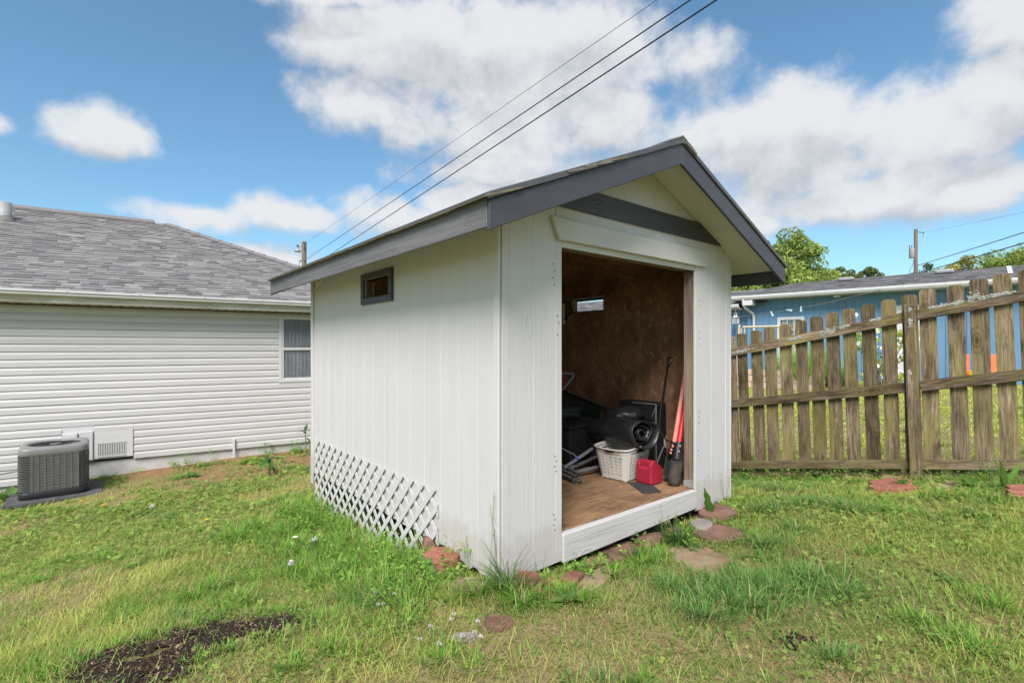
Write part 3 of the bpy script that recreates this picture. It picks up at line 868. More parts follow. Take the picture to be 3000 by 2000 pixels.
# window with curtain
win = MB()
fw_ = .055
win.box(WX0, WX1, -.022, .018, WZ1 - fw_, WZ1); win.box(WX0, WX1, -.022, .018, WZ0, WZ0 + fw_)
win.box(WX0, WX0 + fw_, -.022, .018, WZ0 + fw_, WZ1 - fw_); win.box(WX1 - fw_, WX1, -.022, .018, WZ0 + fw_, WZ1 - fw_)
window = win.build('window', M['vinyl_trim'], house, bevel=.004)
MB().box(WX0 + fw_, WX1 - fw_, -.016, .012, 1.205, 1.255).build('meeting_rail', M['vinyl_trim'], window, bevel=.003)
sash = MB().box(WX0 + fw_, WX0 + fw_ + .03, -.010, .010, WZ0 + fw_, WZ1 - fw_).box(WX1 - fw_ - .03, WX1 - fw_, -.010, .010, WZ0 + fw_, WZ1 - fw_).box(WX0 + fw_ + .03, WX1 - fw_ - .03, -.01, .01, WZ0 + fw_, WZ0 + fw_ + .028)
sash.build('sash', M['vinyl_trim'], window)
for a, b in ((WZ0 + fw_, 1.204), (1.256, WZ1 - fw_)):
    MB().box(WX0 + fw_ + .001, WX1 - fw_ - .001, .004, .007, a, b).build('pane', M['glass'], window)
cu = MB(); nW = 70
pts = [(WX0 + .03 + (WX1 - WX0 - .30) * i / nW, .0145 + .0035 * math.sin(i * .9) + .002 * math.sin(i * 2.3)) for i in range(nW + 1)]
cu.add([(x, y, zz) for zz in (WZ0 + .03, WZ1 - .03) for x, y in pts], [(i, i + 1, nW + 2 + i, nW + 1 + i) for i in range(nW)], True)
cu.build('curtain', M['curtain'], window)
# crawl space vent, service box, small pipe
vent = MB().box(1.05, 1.535, -.016, .018, -.475, -.0645).build('foundation_vent', M['vinyl_trim'], house, bevel=.003)
MB().box(1.09, 1.44, -.019, -.0165, -.445, -.225).build('vent_slot_backing', M['ac_dark'], vent)
for i in range(17):
    x = 1.09 + i * .35 / 16.5
    MB().box(x, x + .0125, -.024, -.0192, -.445, -.225).build('vent_bar', M['vinyl_trim'], vent)
MB().box(1.085, 1.445, -.026, -.0242, -.240, -.222).build('vent_rim', M['vinyl_trim'], vent)
MB().box(1.085, 1.445, -.026, -.0242, -.45, -.43).build('vent_rim', M['vinyl_trim'], vent)
sb = MB().box(.68, .86, -.05, -.012, -.25, -.045).build('service_box', M['vinyl_trim'], house, bevel=.006)
MB().box(.70, .84, -.055, -.0505, -.23, -.075).build('box_lid', M['gutter'], sb)
MB().box(.875, 1.04, -.035, -.012, -.48, -.03).build('line_cover', M['vinyl_trim'], house, bevel=.006)
MB().box(2.93, 2.97, -.045, -.012, -.62, -.34).build('drain_pipe', M['vinyl_trim'], house, bevel=.01, segs=2)
# eave: soffit, fascia, gutter
EO = .35
so = MB().box(HX0, HX1 + EO, -EO + .02, .03, 1.898, 1.912).build('soffit', M['eave_dirty'], house)
for i in range(60):
    x = -1.6 + i * .13
    MB().box(x, x + .012, -EO + .03, -.015, 1.8935, 1.8975).build('soffit_groove', M['ac_dark'], so)
MB().box(HX0, HX1 + EO, -EO, -EO + .018, 1.90, 2.06).build('eave_fascia', M['eave_dirty'], house)
gp = [(-EO - .002, 1.995), (-EO - .07, 1.995), (-EO - .085, 2.01), (-EO - .085, 2.03), (-EO - .105, 2.05), (-EO - .105, 2.078), (-EO - .10, 2.078), (-EO - .10, 2.052), (-EO - .08, 2.032), (-EO - .08, 2.012), (-EO - .068, 2.0), (-EO - .006, 2.0), (-EO - .006, 2.072), (-EO - .002, 2.072)]
gm = MB(); gm.prism([(HX0, y, zz) for y, zz in gp], (HX1 + EO - HX0, 0, 0)); gut = gm.build('gutter', M['gutter'], house)
for i in range(7):
    MB().lathe([(.0, 0), (.008, 0), (.008, .004), (0, .004)], 8, (-.9 + i * .85, -EO - .108, 2.064)).build('gutter_screw', M['eave_dirty'], gut)
# roof planes
HS = .46; EYE = -EO - .03; EZ = 2.075; RUN = 4.40; RX = 1.875
RZ = EZ + HS * RUN; RY = EYE + RUN
hip_x = RX + RUN
rf = MB()
def quadp(*p): rf.add(list(p), [tuple(range(len(p)))])
quadp((HX0, EYE, EZ), (hip_x, EYE, EZ), (RX, RY, RZ), (HX0, RY, RZ))
quadp((hip_x, EYE, EZ), (hip_x, RY + RUN, EZ), (RX, RY, RZ))
quadp((hip_x, RY + RUN, EZ), (HX0, RY + RUN, EZ), (HX0, RY, RZ), (RX, RY, RZ))
quadp((HX0, EYE, EZ), (HX0, RY, RZ), (HX0, RY + RUN, EZ))
hroof = rf.build('roof', M['roof_far'], house)
# shingle tabs on the slope facing the yard
PAL = [(.225, .222, .22), (.255, .252, .248), (.28, .277, .27), (.15, .149, .153), (.34, .333, .31), (.235, .232, .232), (.185, .184, .188), (.38, .37, .34)]
PW = [.2, .22, .2, .12, .09, .12, .1, .03]
hs = math.sqrt(1 + HS * HS); cs = 1 / hs; sn = HS / hs
nrm = Vector((0, -sn, cs))
rs = random.Random(21)
tabs = []
EXS = .122
nrow = int(RUN * hs / EXS)
for r_ in range(nrow):
    t0 = r_ * EXS - .015
    xmax = hip_x - max(t0, 0) * cs - .03
    x = -2.3 + rs.uniform(-.3, 0)
    while x < xmax:
        w = rs.choice((.10, .13, .16, .19, .22, .26))
        x2 = min(x + w, xmax)
        if x2 - x > .05:
            c = tuple(k_ * (.235 + .60 * (v - .245)) for v, k_ in zip(rs.choices(PAL, PW)[0], (.93, .915, .90))); j = rs.uniform(.93, 1.07)
            tabs.append((r_, t0, x, x2, tuple(v * j for v in c), rs.choice((.005, .006, .014, .015))))
        x = x2
def tab_geo(t0, x, x2, th):
    def P(xx, t, h): return Vector((xx, EYE + t * cs, EZ + t * sn)) + nrm * h
    a = .014; L = EXS + .01
    bot = [P(x, t0, .005), P(x2, t0, .005), P(x2, t0 + L, .001), P(x, t0 + L, .001)]
    top = [P(x, t0, .005 + th), P(x2, t0, .005 + th), P(x2, t0 + L, .003), P(x, t0 + L, .003)]
    return bot + top, [(4, 5, 6, 7), (0, 1, 5, 4), (1, 2, 6, 5), (3, 0, 4, 7)]
def tab_dist(t):
    p = HP + HU * ((t[2] + t[3]) / 2) + HN * (EYE + t[1] * cs)
    vis = -2.0 < (p.x / max(p.y, .1)) * 1 and p.x / p.y > -1.03 and p.x / p.y < -.38
    return (0 if vis else 100) + p.length - (t[3] - t[2]) * 6
tabs.sort(key=tab_dist)
for t in tabs[:300]:
    vs, fs = tab_geo(t[1], t[2], t[3], t[5])
    o = MB().add(vs, fs).build('shingle', M['shingle_obj'], hroof)
    o.color = (*t[4], 1)
big = []; bf = []; bc = []
for t in tabs[300:]:
    vs, fs = tab_geo(t[1], t[2], t[3], t[5]); b = len(big)
    big += [tuple(v) for v in vs]; bf += [[b + i for i in f] for f in fs]; bc += [t[4]] * 8
o = bpy.data.objects.new('shingle_field', np_mesh('shingle_field', np.array(big), np.array(bf), M['shingle_vc'], np.array(bc)))
link(o, hroof); tag(o, kind='stuff')
MB().prism([(HX0, RY - .16, RZ - .055), (HX0, RY, RZ + .03), (HX0, RY + .16, RZ - .055), (HX0, RY + .16, RZ - .02), (HX0, RY, RZ + .065), (HX0, RY - .16, RZ - .02)], (RX - HX0 - .25, 0, 0)).build('ridge_vent', M['roof_cap'], hroof)
hd = Vector((RUN, -RUN, EZ - RZ)); nH = 22
for i in range(nH):
    a = Vector((RX, RY, RZ)) + hd * (i / nH); b = Vector((RX, RY, RZ)) + hd * ((i + 1.15) / nH)
    sx = Vector((1, 1, 0)).normalized() * .14
    dn = Vector((0, 0, -.022))
    MB().add([a - sx + dn, a + Vector((0, 0, .028)), a + sx + dn, b - sx + dn, b + Vector((0, 0, .042)), b + sx + dn], [(0, 3, 4, 1), (1, 4, 5, 2), (3, 5, 4), (0, 1, 2)]).build('hip_shingle', M['roof_cap'], hroof)
yv = 3.03; zv = EZ + HS * (yv - EYE)
flue = MB().lathe([(.10, -.1), (.10, .33), (.088, .33), (.088, .2)], 18, (-.62, yv, zv)).build('vent_pipe', M['transformer'], house)
MB().lathe([(.17, -.10), (.16, .0), (.115, .05), (.103, .07)], 18, (-.62, yv, zv)).build('pipe_flashing', M['roof_cap'], flue)

# ================================================================== AIR CONDITIONER
AX, AY, AZ, AW = .417, -1.15, -.735, .71
acp = HP + HU * AX + HN * AY
ACR = R(39.9); AU = Vector((math.cos(ACR), math.sin(ACR), 0)); AN = Vector((-math.sin(ACR), math.cos(ACR), 0))
padz = AZ - .055
pad = MB(); pad.box(-.13, AW + .15, -.12, AW + .1, -.055, 0.0)
o = pad.build('equipment_pad', M['pad'], None, bevel=.012, segs=2)
o.location = acp + Vector((0, 0, AZ - .001)); o.rotation_euler = (0, 0, ACR)
tag(o, 'flat dark grey plastic pad under the air conditioner', 'pad')
ac = empty('air_conditioner', acp + Vector((0, 0, AZ)), ACR, 'grey outdoor air conditioner unit with louvred sides beside the white house', 'air conditioner')
NS = 96; hc = AW / 2
def sq(scale, n=7.0):
    out = []
    for j in range(NS):
        q = 2 * math.pi * j / NS
        c, s_ = math.cos(q), math.sin(q)
        r = hc * scale / ((abs(c) ** n + abs(s_) ** n) ** (1 / n))
        out.append((hc + r * c, hc + r * s_))
    return out
def rings(m, rows, smooth=True, close=False):
    vs = []; fs = []
    for pts, zz in rows: vs += [(x, y, zz) for x, y in pts]
    for i in range(len(rows) - 1):
        for j in range(NS):
            j2 = (j + 1) % NS
            fs.append((i * NS + j, i * NS + j2, (i + 1) * NS + j2, (i + 1) * NS + j))
    m.add(vs, fs, smooth)
    return m
def circ(r): return [(hc + r * math.cos(2 * math.pi * j / NS), hc + r * math.sin(2 * math.pi * j / NS)) for j in range(NS)]
rings(MB(), [(sq(.90), .05), (sq(.90), .60)]).build('coil', M['ac_dark'], ac)
b = rings(MB(), [(sq(1.0), .0), (sq(1.015), .008), (sq(1.015), .085), (sq(.99), .095), (sq(.88), .095)])
b.build('base_pan', M['black_plastic'], ac)
rings(MB(), [(sq(1.005), .575), (sq(1.012), .59), (sq(1.012), .632), (sq(.995), .652), (sq(.95), .668), (circ(.305), .676), (circ(.285), .668), (circ(.275), .645), (circ(.275), .56)]).build('top_cover', M['ac_top'], ac)
lv = MB()
for i in range(21):
    zz = .105 + i * .0226
    rings(lv, [(sq(.945), zz + .009), (sq(.998), zz), (sq(.998), zz + .010), (sq(.945), zz + .0105)], False)
tag(lv.build('corner_louvers', M['ac_grey'], ac), kind='stuff')
for side in range(4):
    p = MB(); a0, a1 = .135, AW - .115
    frame = MB()
    for i in range(8):
        x = a0 + (a1 - a0) * i / 7
        frame.box(x - (.014 if i in (0, 7) else .0095), x + (.014 if i in (0, 7) else .0095), -.003, .012, .098, .585)
    frame.box(a0, a1, .0, .011, .098, .106); frame.box(a0, a1, .0, .011, .575, .585)
    fine = MB(); fine.box(a0, a1, .009, .012, .1, .58)
    sl = MB()
    for i in range(33):
        zz = .112 + i * .0142
        sl.add([(a0, .0, zz), (a1, .0, zz), (a1, .003, zz + .0058), (a0, .003, zz + .0058)], [(0, 1, 2, 3)])
    rz = side * math.pi / 2
    off = {0: (0, 0, 0), 1: (AW, 0, 0), 2: (AW, AW, 0), 3: (0, AW, 0)}[side]
    f_ = frame.build('panel_frame', M['ac_grey'], ac, loc=off, rot=(0, 0, rz))
    fine.build('panel_backing', M['ac_dark'], f_)
    tag(sl.build('panel_louvers', M['ac_grey'], f_), kind='stuff')
gr = MB()
for k in range(8):
    r = .05 + k * .031
    gr.tube([(hc + r * math.cos(2 * math.pi * j / 40), hc + r * math.sin(2 * math.pi * j / 40), .655 - .0) for j in range(41)], .003, 5, False)
for k in range(12):
    q = k * math.pi / 6
    gr.tube([(hc + .04 * math.cos(q), hc + .04 * math.sin(q), .655), (hc + .283 * math.cos(q), hc + .283 * math.sin(q), .655)], .0035, 5)
gr.build('fan_guard', M['black_plastic'], ac)
MB().lathe([(0, .66), (.06, .66), (.065, .65), (.065, .60)], 20, (hc, hc, 0)).build('fan_hub', M['ac_grey'], ac)
fb_ = MB()
for k in range(3):
    q = k * 2 * math.pi / 3
    fb_.add([(hc + r * math.cos(q + d), hc + r * math.sin(q + d), z_) for r, d, z_ in ((.05, -.3, .60), (.26, -.25, .585), (.26, .45, .625), (.05, .5, .63))], [(0, 1, 2, 3)])
fb_.build('fan_blade', M['ac_dark'], ac)
rings(MB(), [(circ(.275), .60), (circ(.02), .50)]).build('fan_shroud', M['ac_dark'], ac)
lines = MB()
A = acp + AN * (AW * .6) + Vector((0, 0, AZ + .32))
B = HP + HU * (-.9) + HN * (-.02) + Vector((0, 0, -.47))
lines.tube([A + (B - A) * t + Vector((0, 0, -.06 * math.sin(math.pi * t))) for t in np.linspace(0, 1, 9)], .008, 6)
o = lines.build('power_cord', M['cable'], None); tag(o, 'thin black cord running from the air conditioner to the house wall', 'cord')

# ================================================================== WOODEN FENCE
FO = Vector((4.483, 4.80, 0)); FD = Vector((-.63, .776, 0)).normalized(); FNn = Vector((-FD.y, FD.x, 0))   # FNn points to the camera side
if FNn.dot(Vector((-1, -1, 0))) < 0: FNn = -FNn
def ft(px):
    r = (px - CX) / F
    return (FO.x - r * FO.y) / (r * FD.y - FD.x)
def fpt(t, z, off=0.0): return FO + FD * t + FNn * off + Vector((0, 0, z))
def fz(px, py):
    d = FO.y + FD.y * ft(px)
    return CAMZ - (py - CY) / F * d
fence = empty('picket_fence', fpt(.514, -.13), 0, 'weathered brown picket fence with rounded tops climbing along the right side', 'fence')
def lz(pts):
    ts = np.array([p[0] for p in pts]); zs = np.array([p[1] for p in pts]); o_ = np.argsort(ts)
    ts, zs = ts[o_], zs[o_]
    def f(t):
        if t < ts[0]: return zs[0] + (t - ts[0]) * (zs[1] - zs[0]) / (ts[1] - ts[0])
        if t > ts[-1]: return zs[-1] + (t - ts[-1]) * .35 * (zs[-1] - zs[-2]) / (ts[-1] - ts[-2])
        return float(np.interp(t, ts, zs))
    return f
top_z = lz([(ft(2135), fz(2135, 1047)), (ft(2655), fz(2655, 931)), (ft(3000), fz(3000, 868))])
mid_z = lz([(ft(2135), fz(2135, 1193)), (ft(2665), fz(2665, 1134)), (ft(3000), fz(3000, 1097))])
bot_z = lz([(ft(2135), fz(2135, 1371)), (ft(2665), fz(2665, 1358)), (ft(3000), fz(3000, 1359))])
base = fence.location
TP = ft(2683)
LEAN = .030                     # the whole run leans a little along its length
def lean(t, z): return t + (z - .6) * LEAN
ti = 0
for zf, nm in ((top_z, 'top'), (mid_z, 'mid'), (bot_z, 'bot')):
    for a, b in ((TP - .045, -1.9), (TP + .045, 4.9)):
        n = 1 if a < TP else 2
        ts = [a, b] if n == 1 else [a, 2.95, b]
        for i in range(n):
            t0, t1 = ts[i], ts[i + 1] - (.004 if i + 1 < n else 0)
            if t1 > 2.96: continue
            p0, p1 = fpt(t0 if nm != 'top' else t0 + .03 * (1 if a > TP else 1), zf(t0), .034) - base, fpt(t1, zf(t1), .034) - base
            beam('rail', p0, p1, .105 if nm != 'bot' else .095, .042, M['fence'], fence, rough=.0025, seed=ti); ti += 1
def post(t, ztop):
    g = fpt(t, 0); zb = gz(g.x, g.y) - .25
    beam('post', fpt(lean(t, zb), zb, .055) - base, fpt(lean(t, ztop), ztop, .055) - base, .098, .098, M['fence'], fence, up=FD, bevel=.006, rough=.003, seed=int(t * 10))
post(TP, fz(2683, 893)); post(2.95, 1.35); post(-1.9, 2.1)
PK = [(120, 1005), (203, 983), (310, 958), (414, 936), (528, 911), (648, 883), (765, 853), (890, 822), (1020, 791), (1167, 758), (1308, 723), (1467, 688), (1607, 645), (1827, 612), (2003, 566), (2195, 526), (2385, 490)]
rp = random.Random(4)
plist = [(ft(2100 + x / 2.6133), None, 600 + y / 2.6133, 2100 + x / 2.6133) for x, y in PK]
tw = [(t, fz(px, py)) for t, _, py, px in plist]
t = tw[0][0]
for k in range(3): t += .19; tw.append((t, top_z(t) + .2))
t = tw[16][0]
for k in range(7): t -= .188; tw.append((t, top_z(t) + .235))
for k, (t, zt_) in enumerate(tw):
    w = .132 + rp.uniform(-.006, .006); zb = bot_z(t) - .085 - rp.uniform(0, .02)
    H = zt_ - zb; rpx = w / 2
    m = MB()
    ch = rp.uniform(.028, .04); e2 = ch * .75
    prof = [(-rpx, 0), (-rpx + rp.uniform(-.002, .002), H * .5), (-rpx, H - ch), (-rpx + e2 * .45, H - ch * .36), (-rpx + e2, H - .002 * rp.random() - .004), (0, H), (rpx - e2, H - .004), (rpx - e2 * .45, H - ch * .36), (rpx, H - ch), (rpx + rp.uniform(-.002, .002), H * .5), (rpx, 0)]
    m.prism([(x, 0, z) for x, z in prof], (0, .019, 0))
    o = m.build('picket', M['fence'], fence, bevel=.002)
    # x along the fence, y away from the camera side, z up
    tilt = rp.uniform(-.008, .008) + LEAN
    zax = (Vector((0, 0, 1)) + FD * tilt + FNn * rp.uniform(-.004, .004)).normalized()
    yax = (-FNn - zax * zax.dot(-FNn)).normalized(); xax = yax.cross(zax)
    Mx = Matrix((xax, yax, zax)).transposed().to_4x4()
    tt = lean(t, zb) - LEAN * (top_z(t) - .6)
    Mx.translation = fpt(tt, zb, .0125 - .002 + rp.uniform(-.001, .001)) - base
    o.matrix_local = Mx
# lichen crusts on the rails and the post
def lichen(t, z, off, w, h, seed, parent=fence):
    rl = random.Random(seed); m = MB()
    for i in range(int(75 * w / .12)):
        q = rl.uniform(-1, 1) * rl.uniform(.4, 1); s_ = rl.uniform(.005, .016)
        c = fpt(t + q * w, z + rl.gauss(0, h) + (top_z(t + q * w) - top_z(t) if parent is fence else 0), off + rl.uniform(.0, .0025)) - base
        pts = [(c + FD * s_ * math.cos(a) * rl.uniform(.6, 1.3) + Vector((0, 0, 1)) * s_ * math.sin(a) * rl.uniform(.5, 1.2)) for a in np.linspace(0, 2 * math.pi, 6)[:-1]]
        tip = c + FNn * rl.uniform(.0005, .003)
        m.add(pts + [tip], [(j, (j + 1) % 5, 5) for j in range(5)])
    tag(m.build('lichen', M['lichen'], fence), kind='stuff')
for sd_, (px, dz, w, h) in enumerate(((2175, .045, .17, .008), (2335, .045, .10, .008), (2430, .035, .09, .018), (2480, .05, .06, .006), (2570, .05, .06, .004), (2745, .05, .07, .005), (2790, .05, .10, .006), (2860, .07, .075, .022), (2930, .055, .14, .007))):
    lichen(ft(px), top_z(ft(px)) + dz, .055, w, h, sd_)
for sd_, (px, py) in enumerate(((2680, 908), (2672, 940), (2690, 950), (2690, 1090))):
    t = ft(px); d = FO.y + FD.y * t
    lichen(lean(TP, 1.4), fz(px, py), .104, .018, .012, 50 + sd_)
# pale board along the foot of the fence
M['pine'] = pmat('pale_pine', (.50, .34, .17), (.60, .43, .24), .7, 3, (10, 10, 1), bscale=5, bstr=.2)
a, b = ft(2447), -1.4
o = beam('kick_board', fpt(a, fz(2447, 1393), -.03), fpt(b, fz(2447, 1393) + (fz(3000, 1402) - fz(2447, 1393)) * (b - a) / (ft(3000) - a), -.03), .085, .035, M['pine'])
tag(o, 'pale new pine board lying along the foot of the picket fence', 'board')

# ================================================================== BLUE HOUSE BEYOND THE FENCE
BP = Vector((7.72, 16.5, 0)); BA = math.atan2(-.6785, .7345)
BU = Vector((math.cos(BA), math.sin(BA), 0)); BN = Vector((-math.sin(BA), math.cos(BA), 0))
M['blue'] = pmat('blue_siding', (.125, .245, .385), (.145, .275, .42), .55, 1.5, (1, 1, .3), bscale=40, bstr=.05)
M['blue_batten'] = pmat('blue_batten', (.12, .235, .37), (.14, .265, .405), .55, 2)
bh = empty('house', BP, BA, 'low blue board-and-batten house beyond the fence', 'house')
BX1, BDp = 11.0, 7.0
bw = MB().box(0, BX1, 0, BDp, -.2, 2.80).build('wall', M['blue'], bh)
wing = MB().box(-13.5, -.002, .05, BDp - .6, -.2, 2.55).build('wing_wall', M['blue'], bh)
def bt(px, off=0.0):
    r = (px - CX) / F; p = BP + BN * off
    return (r * p.y - p.x) / (BU.x - r * BU.y)
def bz(px, py, off=0.0):
    d = (BP + BN * off + BU * bt(px, off)).y
    return CAMZ - (py - CY) / F * d
dA0, dA1, dAz = bt(2278), bt(2357), bz(2315, 928)
dB0, dB1, dBz = bt(2622), bt(2694), bz(2655, 893)
x = .06
while x < 8.2:
    hole = None
    for (a, b, zt_) in ((dA0, dA1, dAz), (dB0, dB1, dBz)):
        if a - .03 < x < b + .03: hole = zt_
    MB().box(x - .019, x + .019, -.022, -.001, hole + .03 if hole else .2, 2.78).build('batten', M['blue_batten'], bw)
    x += .203
x = -.25
while x > -3.2:
    MB().box(x - .019, x + .019, .027, .049, .2, 2.52).build('batten', M['blue_batten'], wing); x -= .203
MB().box(-.02, .09, -.03, .02, .2, 2.8).build('corner_trim', M['blue_batten'], bh)
def bdoor(a, b, zt_, name, glazed):
    f = .09; zb = .36
    d_ = MB().box(a, b, -.035, -.002, zt_ - f, zt_).box(a, a + f, -.035, -.002, zb, zt_ - f).box(b - f, b, -.035, -.002, zb, zt_ - f).build(name, M['gutter'], bh)
    MB().box(a + f, b - f, -.012, -.003, zb, zt_ - f - .9 if glazed else zt_ - f).build('door_leaf', M['gutter'], d_)
    if glazed:
        z0, z1 = zt_ - f - .9, zt_ - f
        MB().box(a + f, b - f, -.006, -.003, z0, z1).build('blind', M['curtain'], d_)
        for i in range(14):
            zz = z0 + .9 * i / 14
            MB().box(a + f + .01, b - f - .01, -.0085, -.0065, zz, zz + .045).build('blind_slat', M['curtain'], d_)
        MB().box(a + f, b - f, -.011, -.0095, z0, z1).build('pane', M['glass'], d_)
        mt = MB()
        for i in (1, 2): xx = a + f + (b - a - 2 * f) * i / 3; mt.box(xx - .012, xx + .012, -.02, -.0115, z0, z1)
        for i in (1, 2): zz = z0 + .9 * i / 3; mt.box(a + f, b - f, -.021, -.0112, zz - .012, zz + .012)
        mt.build('muntin', M['gutter'], d_)
bdoor(dA0, dA1, dAz, 'door', True)
bdoor(dB0, dB1, dBz, 'door', False)
# roof of the main part and of the wing
EB, SB, RB = .40, .20, 3.45
ez = 2.905; ry = -EB + RB; rzv = ez + SB * (RB + 0.0)
r2 = MB(); hx = bt(2337, ry)
v = [(-.38, -EB, ez), (BX1 + .4, -EB, ez), (BX1 + .4, ry, rzv), (hx, ry, rzv), (-.38, ry + RB, ez), (BX1 + .4, ry + RB, ez)]
r2.add(v, [(0, 1, 2, 3), (3, 2, 5, 4), (0, 3, 4)])
r2.add([(x_, y_, z_ - .05) for x_, y_, z_ in v], [(3, 2, 1, 0), (4, 5, 2, 3), (4, 3, 0)])
r2.add([v[0], v[1], (v[1][0], v[1][1], v[1][2] - .05), (v[0][0], v[0][1], v[0][2] - .05)], [(0, 3, 2, 1)])
broof = r2.build('roof', M['roof_far'], bh)
r3 = MB(); we = 2.66; wr = we + .253 * 3.0
v = [(-13.8, -.32, we), (.6, -.32, we), (.6, 2.68, wr), (-13.8, 2.68, wr), (.6, 6.2, we), (-13.8, 6.2, we)]
r3.add(v, [(0, 1, 2, 3), (3, 2, 4, 5)])
r3.build('wing_roof', M['roof_far'], bh)
rs = random.Random(8)
cv = []; cf = []; cc = []
for (x0, x1, ey, ez_, nr, hipk, sl_) in ((-.38, 8.4, -EB, ez, 24, (hx + .38) / RB, SB), (-9.5, -.38, -.32, we, 20, 0, .253)):
    cs2 = 1 / math.sqrt(1 + sl_ * sl_); sn2 = sl_ * cs2
    for r_ in range(nr):
        t0 = r_ * .143; xx = x0 + hipk * t0 * cs2 + .02
        while xx < x1:
            w = rs.choice((.2, .28, .36)); b = len(cv)
            th = rs.choice((.008, .018))
            for xq in (xx, min(xx + w, x1)):
                for tq, hq in ((t0, .003), (t0, .003 + th), (t0 + .15, .004)):
                    cv.append((xq, ey + tq * cs2, ez_ + tq * sn2 + hq))
            cf += [(b, b + 3, b + 4, b + 1), (b + 1, b + 4, b + 5, b + 2)]
            g_ = rs.choice((.10, .125, .15, .17, .20, .13)); cc += [(g_, g_, g_ * 1.02)] * 6
            xx += w
o = bpy.data.objects.new('shingle_field', np_mesh('shingle_field', np.array(cv), np.array(cf), M['shingle_vc'], np.array(cc))); link(o, broof); tag(o, kind='stuff')
def gut_profile(x0, x1, y, z_):
    m = MB()
    m.prism([(x0, y, z_ - .12), (x0, y - .09, z_ - .12), (x0, y - .12, z_ - .06), (x0, y - .12, z_), (x0, y - .105, z_), (x0, y - .105, z_ - .05), (x0, y, z_ - .10)], (x1 - x0, 0, 0))
    return m
gut_profile(-.42, BX1 + .4, -EB, ez + .005).build('gutter', M['gutter'], bh)
gut_profile(-13.8, -.15, -.32, we).build('gutter', M['gutter'], bh)
MB().box(-.38, BX1 + .4, -EB, .0, 2.775, 2.80).build('soffit', M['gutter'], bh)
MB().box(-13.5, -.1, -.32, .05, 2.50, 2.52).build('soffit', M['gutter'], bh)
MB().box(.0, .28, -.50, -.10, 2.60, 2.76).build('gutter_end_box', M['gutter'], bh)
dsx = bt(2205, -.1)
MB().tube([(dsx - .18, -.45, 2.80), (dsx - .18, -.45, 2.62), (dsx - .12, -.36, 2.50), (dsx, -.10, 2.36), (dsx + .02, -.06, 2.24), (dsx + .02, -.06, .35)], .042, 8).build('downspout', M['gutter'], bh)
for px, py in ((2480, 812), (2767, 795)):
    yv = 2.2; xv = bt(px, yv); zz = ez + SB * (yv + EB)
    MB().box(xv - .22, xv + .22, yv - .18, yv + .18, zz, zz + .12).build('roof_vent', M['transformer'], bh, bevel=.05, segs=2)
xv = bt(2945, 2.3)
MB().prism([(xv, .6, ez + SB * 1.0 + .03), (xv + .1, .6, ez + SB * 1.0 + .03), (xv + .14, 3.0, rzv + .0), (xv + .04, 3.0, rzv + .0)], (0, 0, .01)).build('flashing_strip', M['gutter'], bh)
MB().box(bt(2442, -.2), bt(2462, -.2), -.25, -.15, 2.71, 2.774).build('soffit_lamp', M['gutter'], bh)

# ------------------------------------------------------------------ things in the neighbouring garden
def nb(px, py):                           # a point on that lawn
    return ground(px, py)
def wpt(px, py, off): # on a plane parallel to the blue wall
    t_ = bt(px, off); p = BP + BU * t_ + BN * off
    return Vector((p.x, p.y, CAMZ - (py - CY) / F * p.y))
lan = wpt(2155, 948, -.35)
s_ = lan.y / F
l_o = empty('lantern', lan, BA, 'small white cage lantern hanging under the eave by the downspout', 'lantern')
w_ = 15 * s_ / 2
MB().box(-w_, w_, -w_, w_, 0, .012).build('base', M['gutter'], l_o)
cg = MB()
for k in range(5):
    for (ax_, q) in ((0, -w_), (0, w_), (1, -w_), (1, w_)):
        u_ = -w_ + 2 * w_ * k / 4
        p = (u_, q) if ax_ == 0 else (q, u_)
        cg.box(p[0] - .006, p[0] + .006, p[1] - .006, p[1] + .006, .012, .2)
for zz in (.07, .13, .19):
    cg.box(-w_, w_, -w_ - .004, -w_ + .006, zz, zz + .01); cg.box(-w_, w_, w_ - .006, w_ + .004, zz, zz + .01)
cg.build('cage', M['gutter'], l_o)
MB().prism([(-w_ - .02, -w_ - .02, .2), (w_ + .02, -w_ - .02, .2), (w_ + .02, w_ + .02, .2), (-w_ - .02, w_ + .02, .2)], (0, 0, .012)).lathe([(w_ * 1.2, .21), (w_ * .5, .26), (.015, .275)], 8).build('roof_cap', M['gutter'], l_o)
MB().tube([(.045 * math.cos(q), 0, .30 + .045 * math.sin(q)) for q in np.linspace(0, 2 * math.pi, 13)], .008, 6).tube([(0, 0, .34), (0, 0, 2.5 - lan.z)], .004, 5).build('hanger', M['gutter'], l_o)
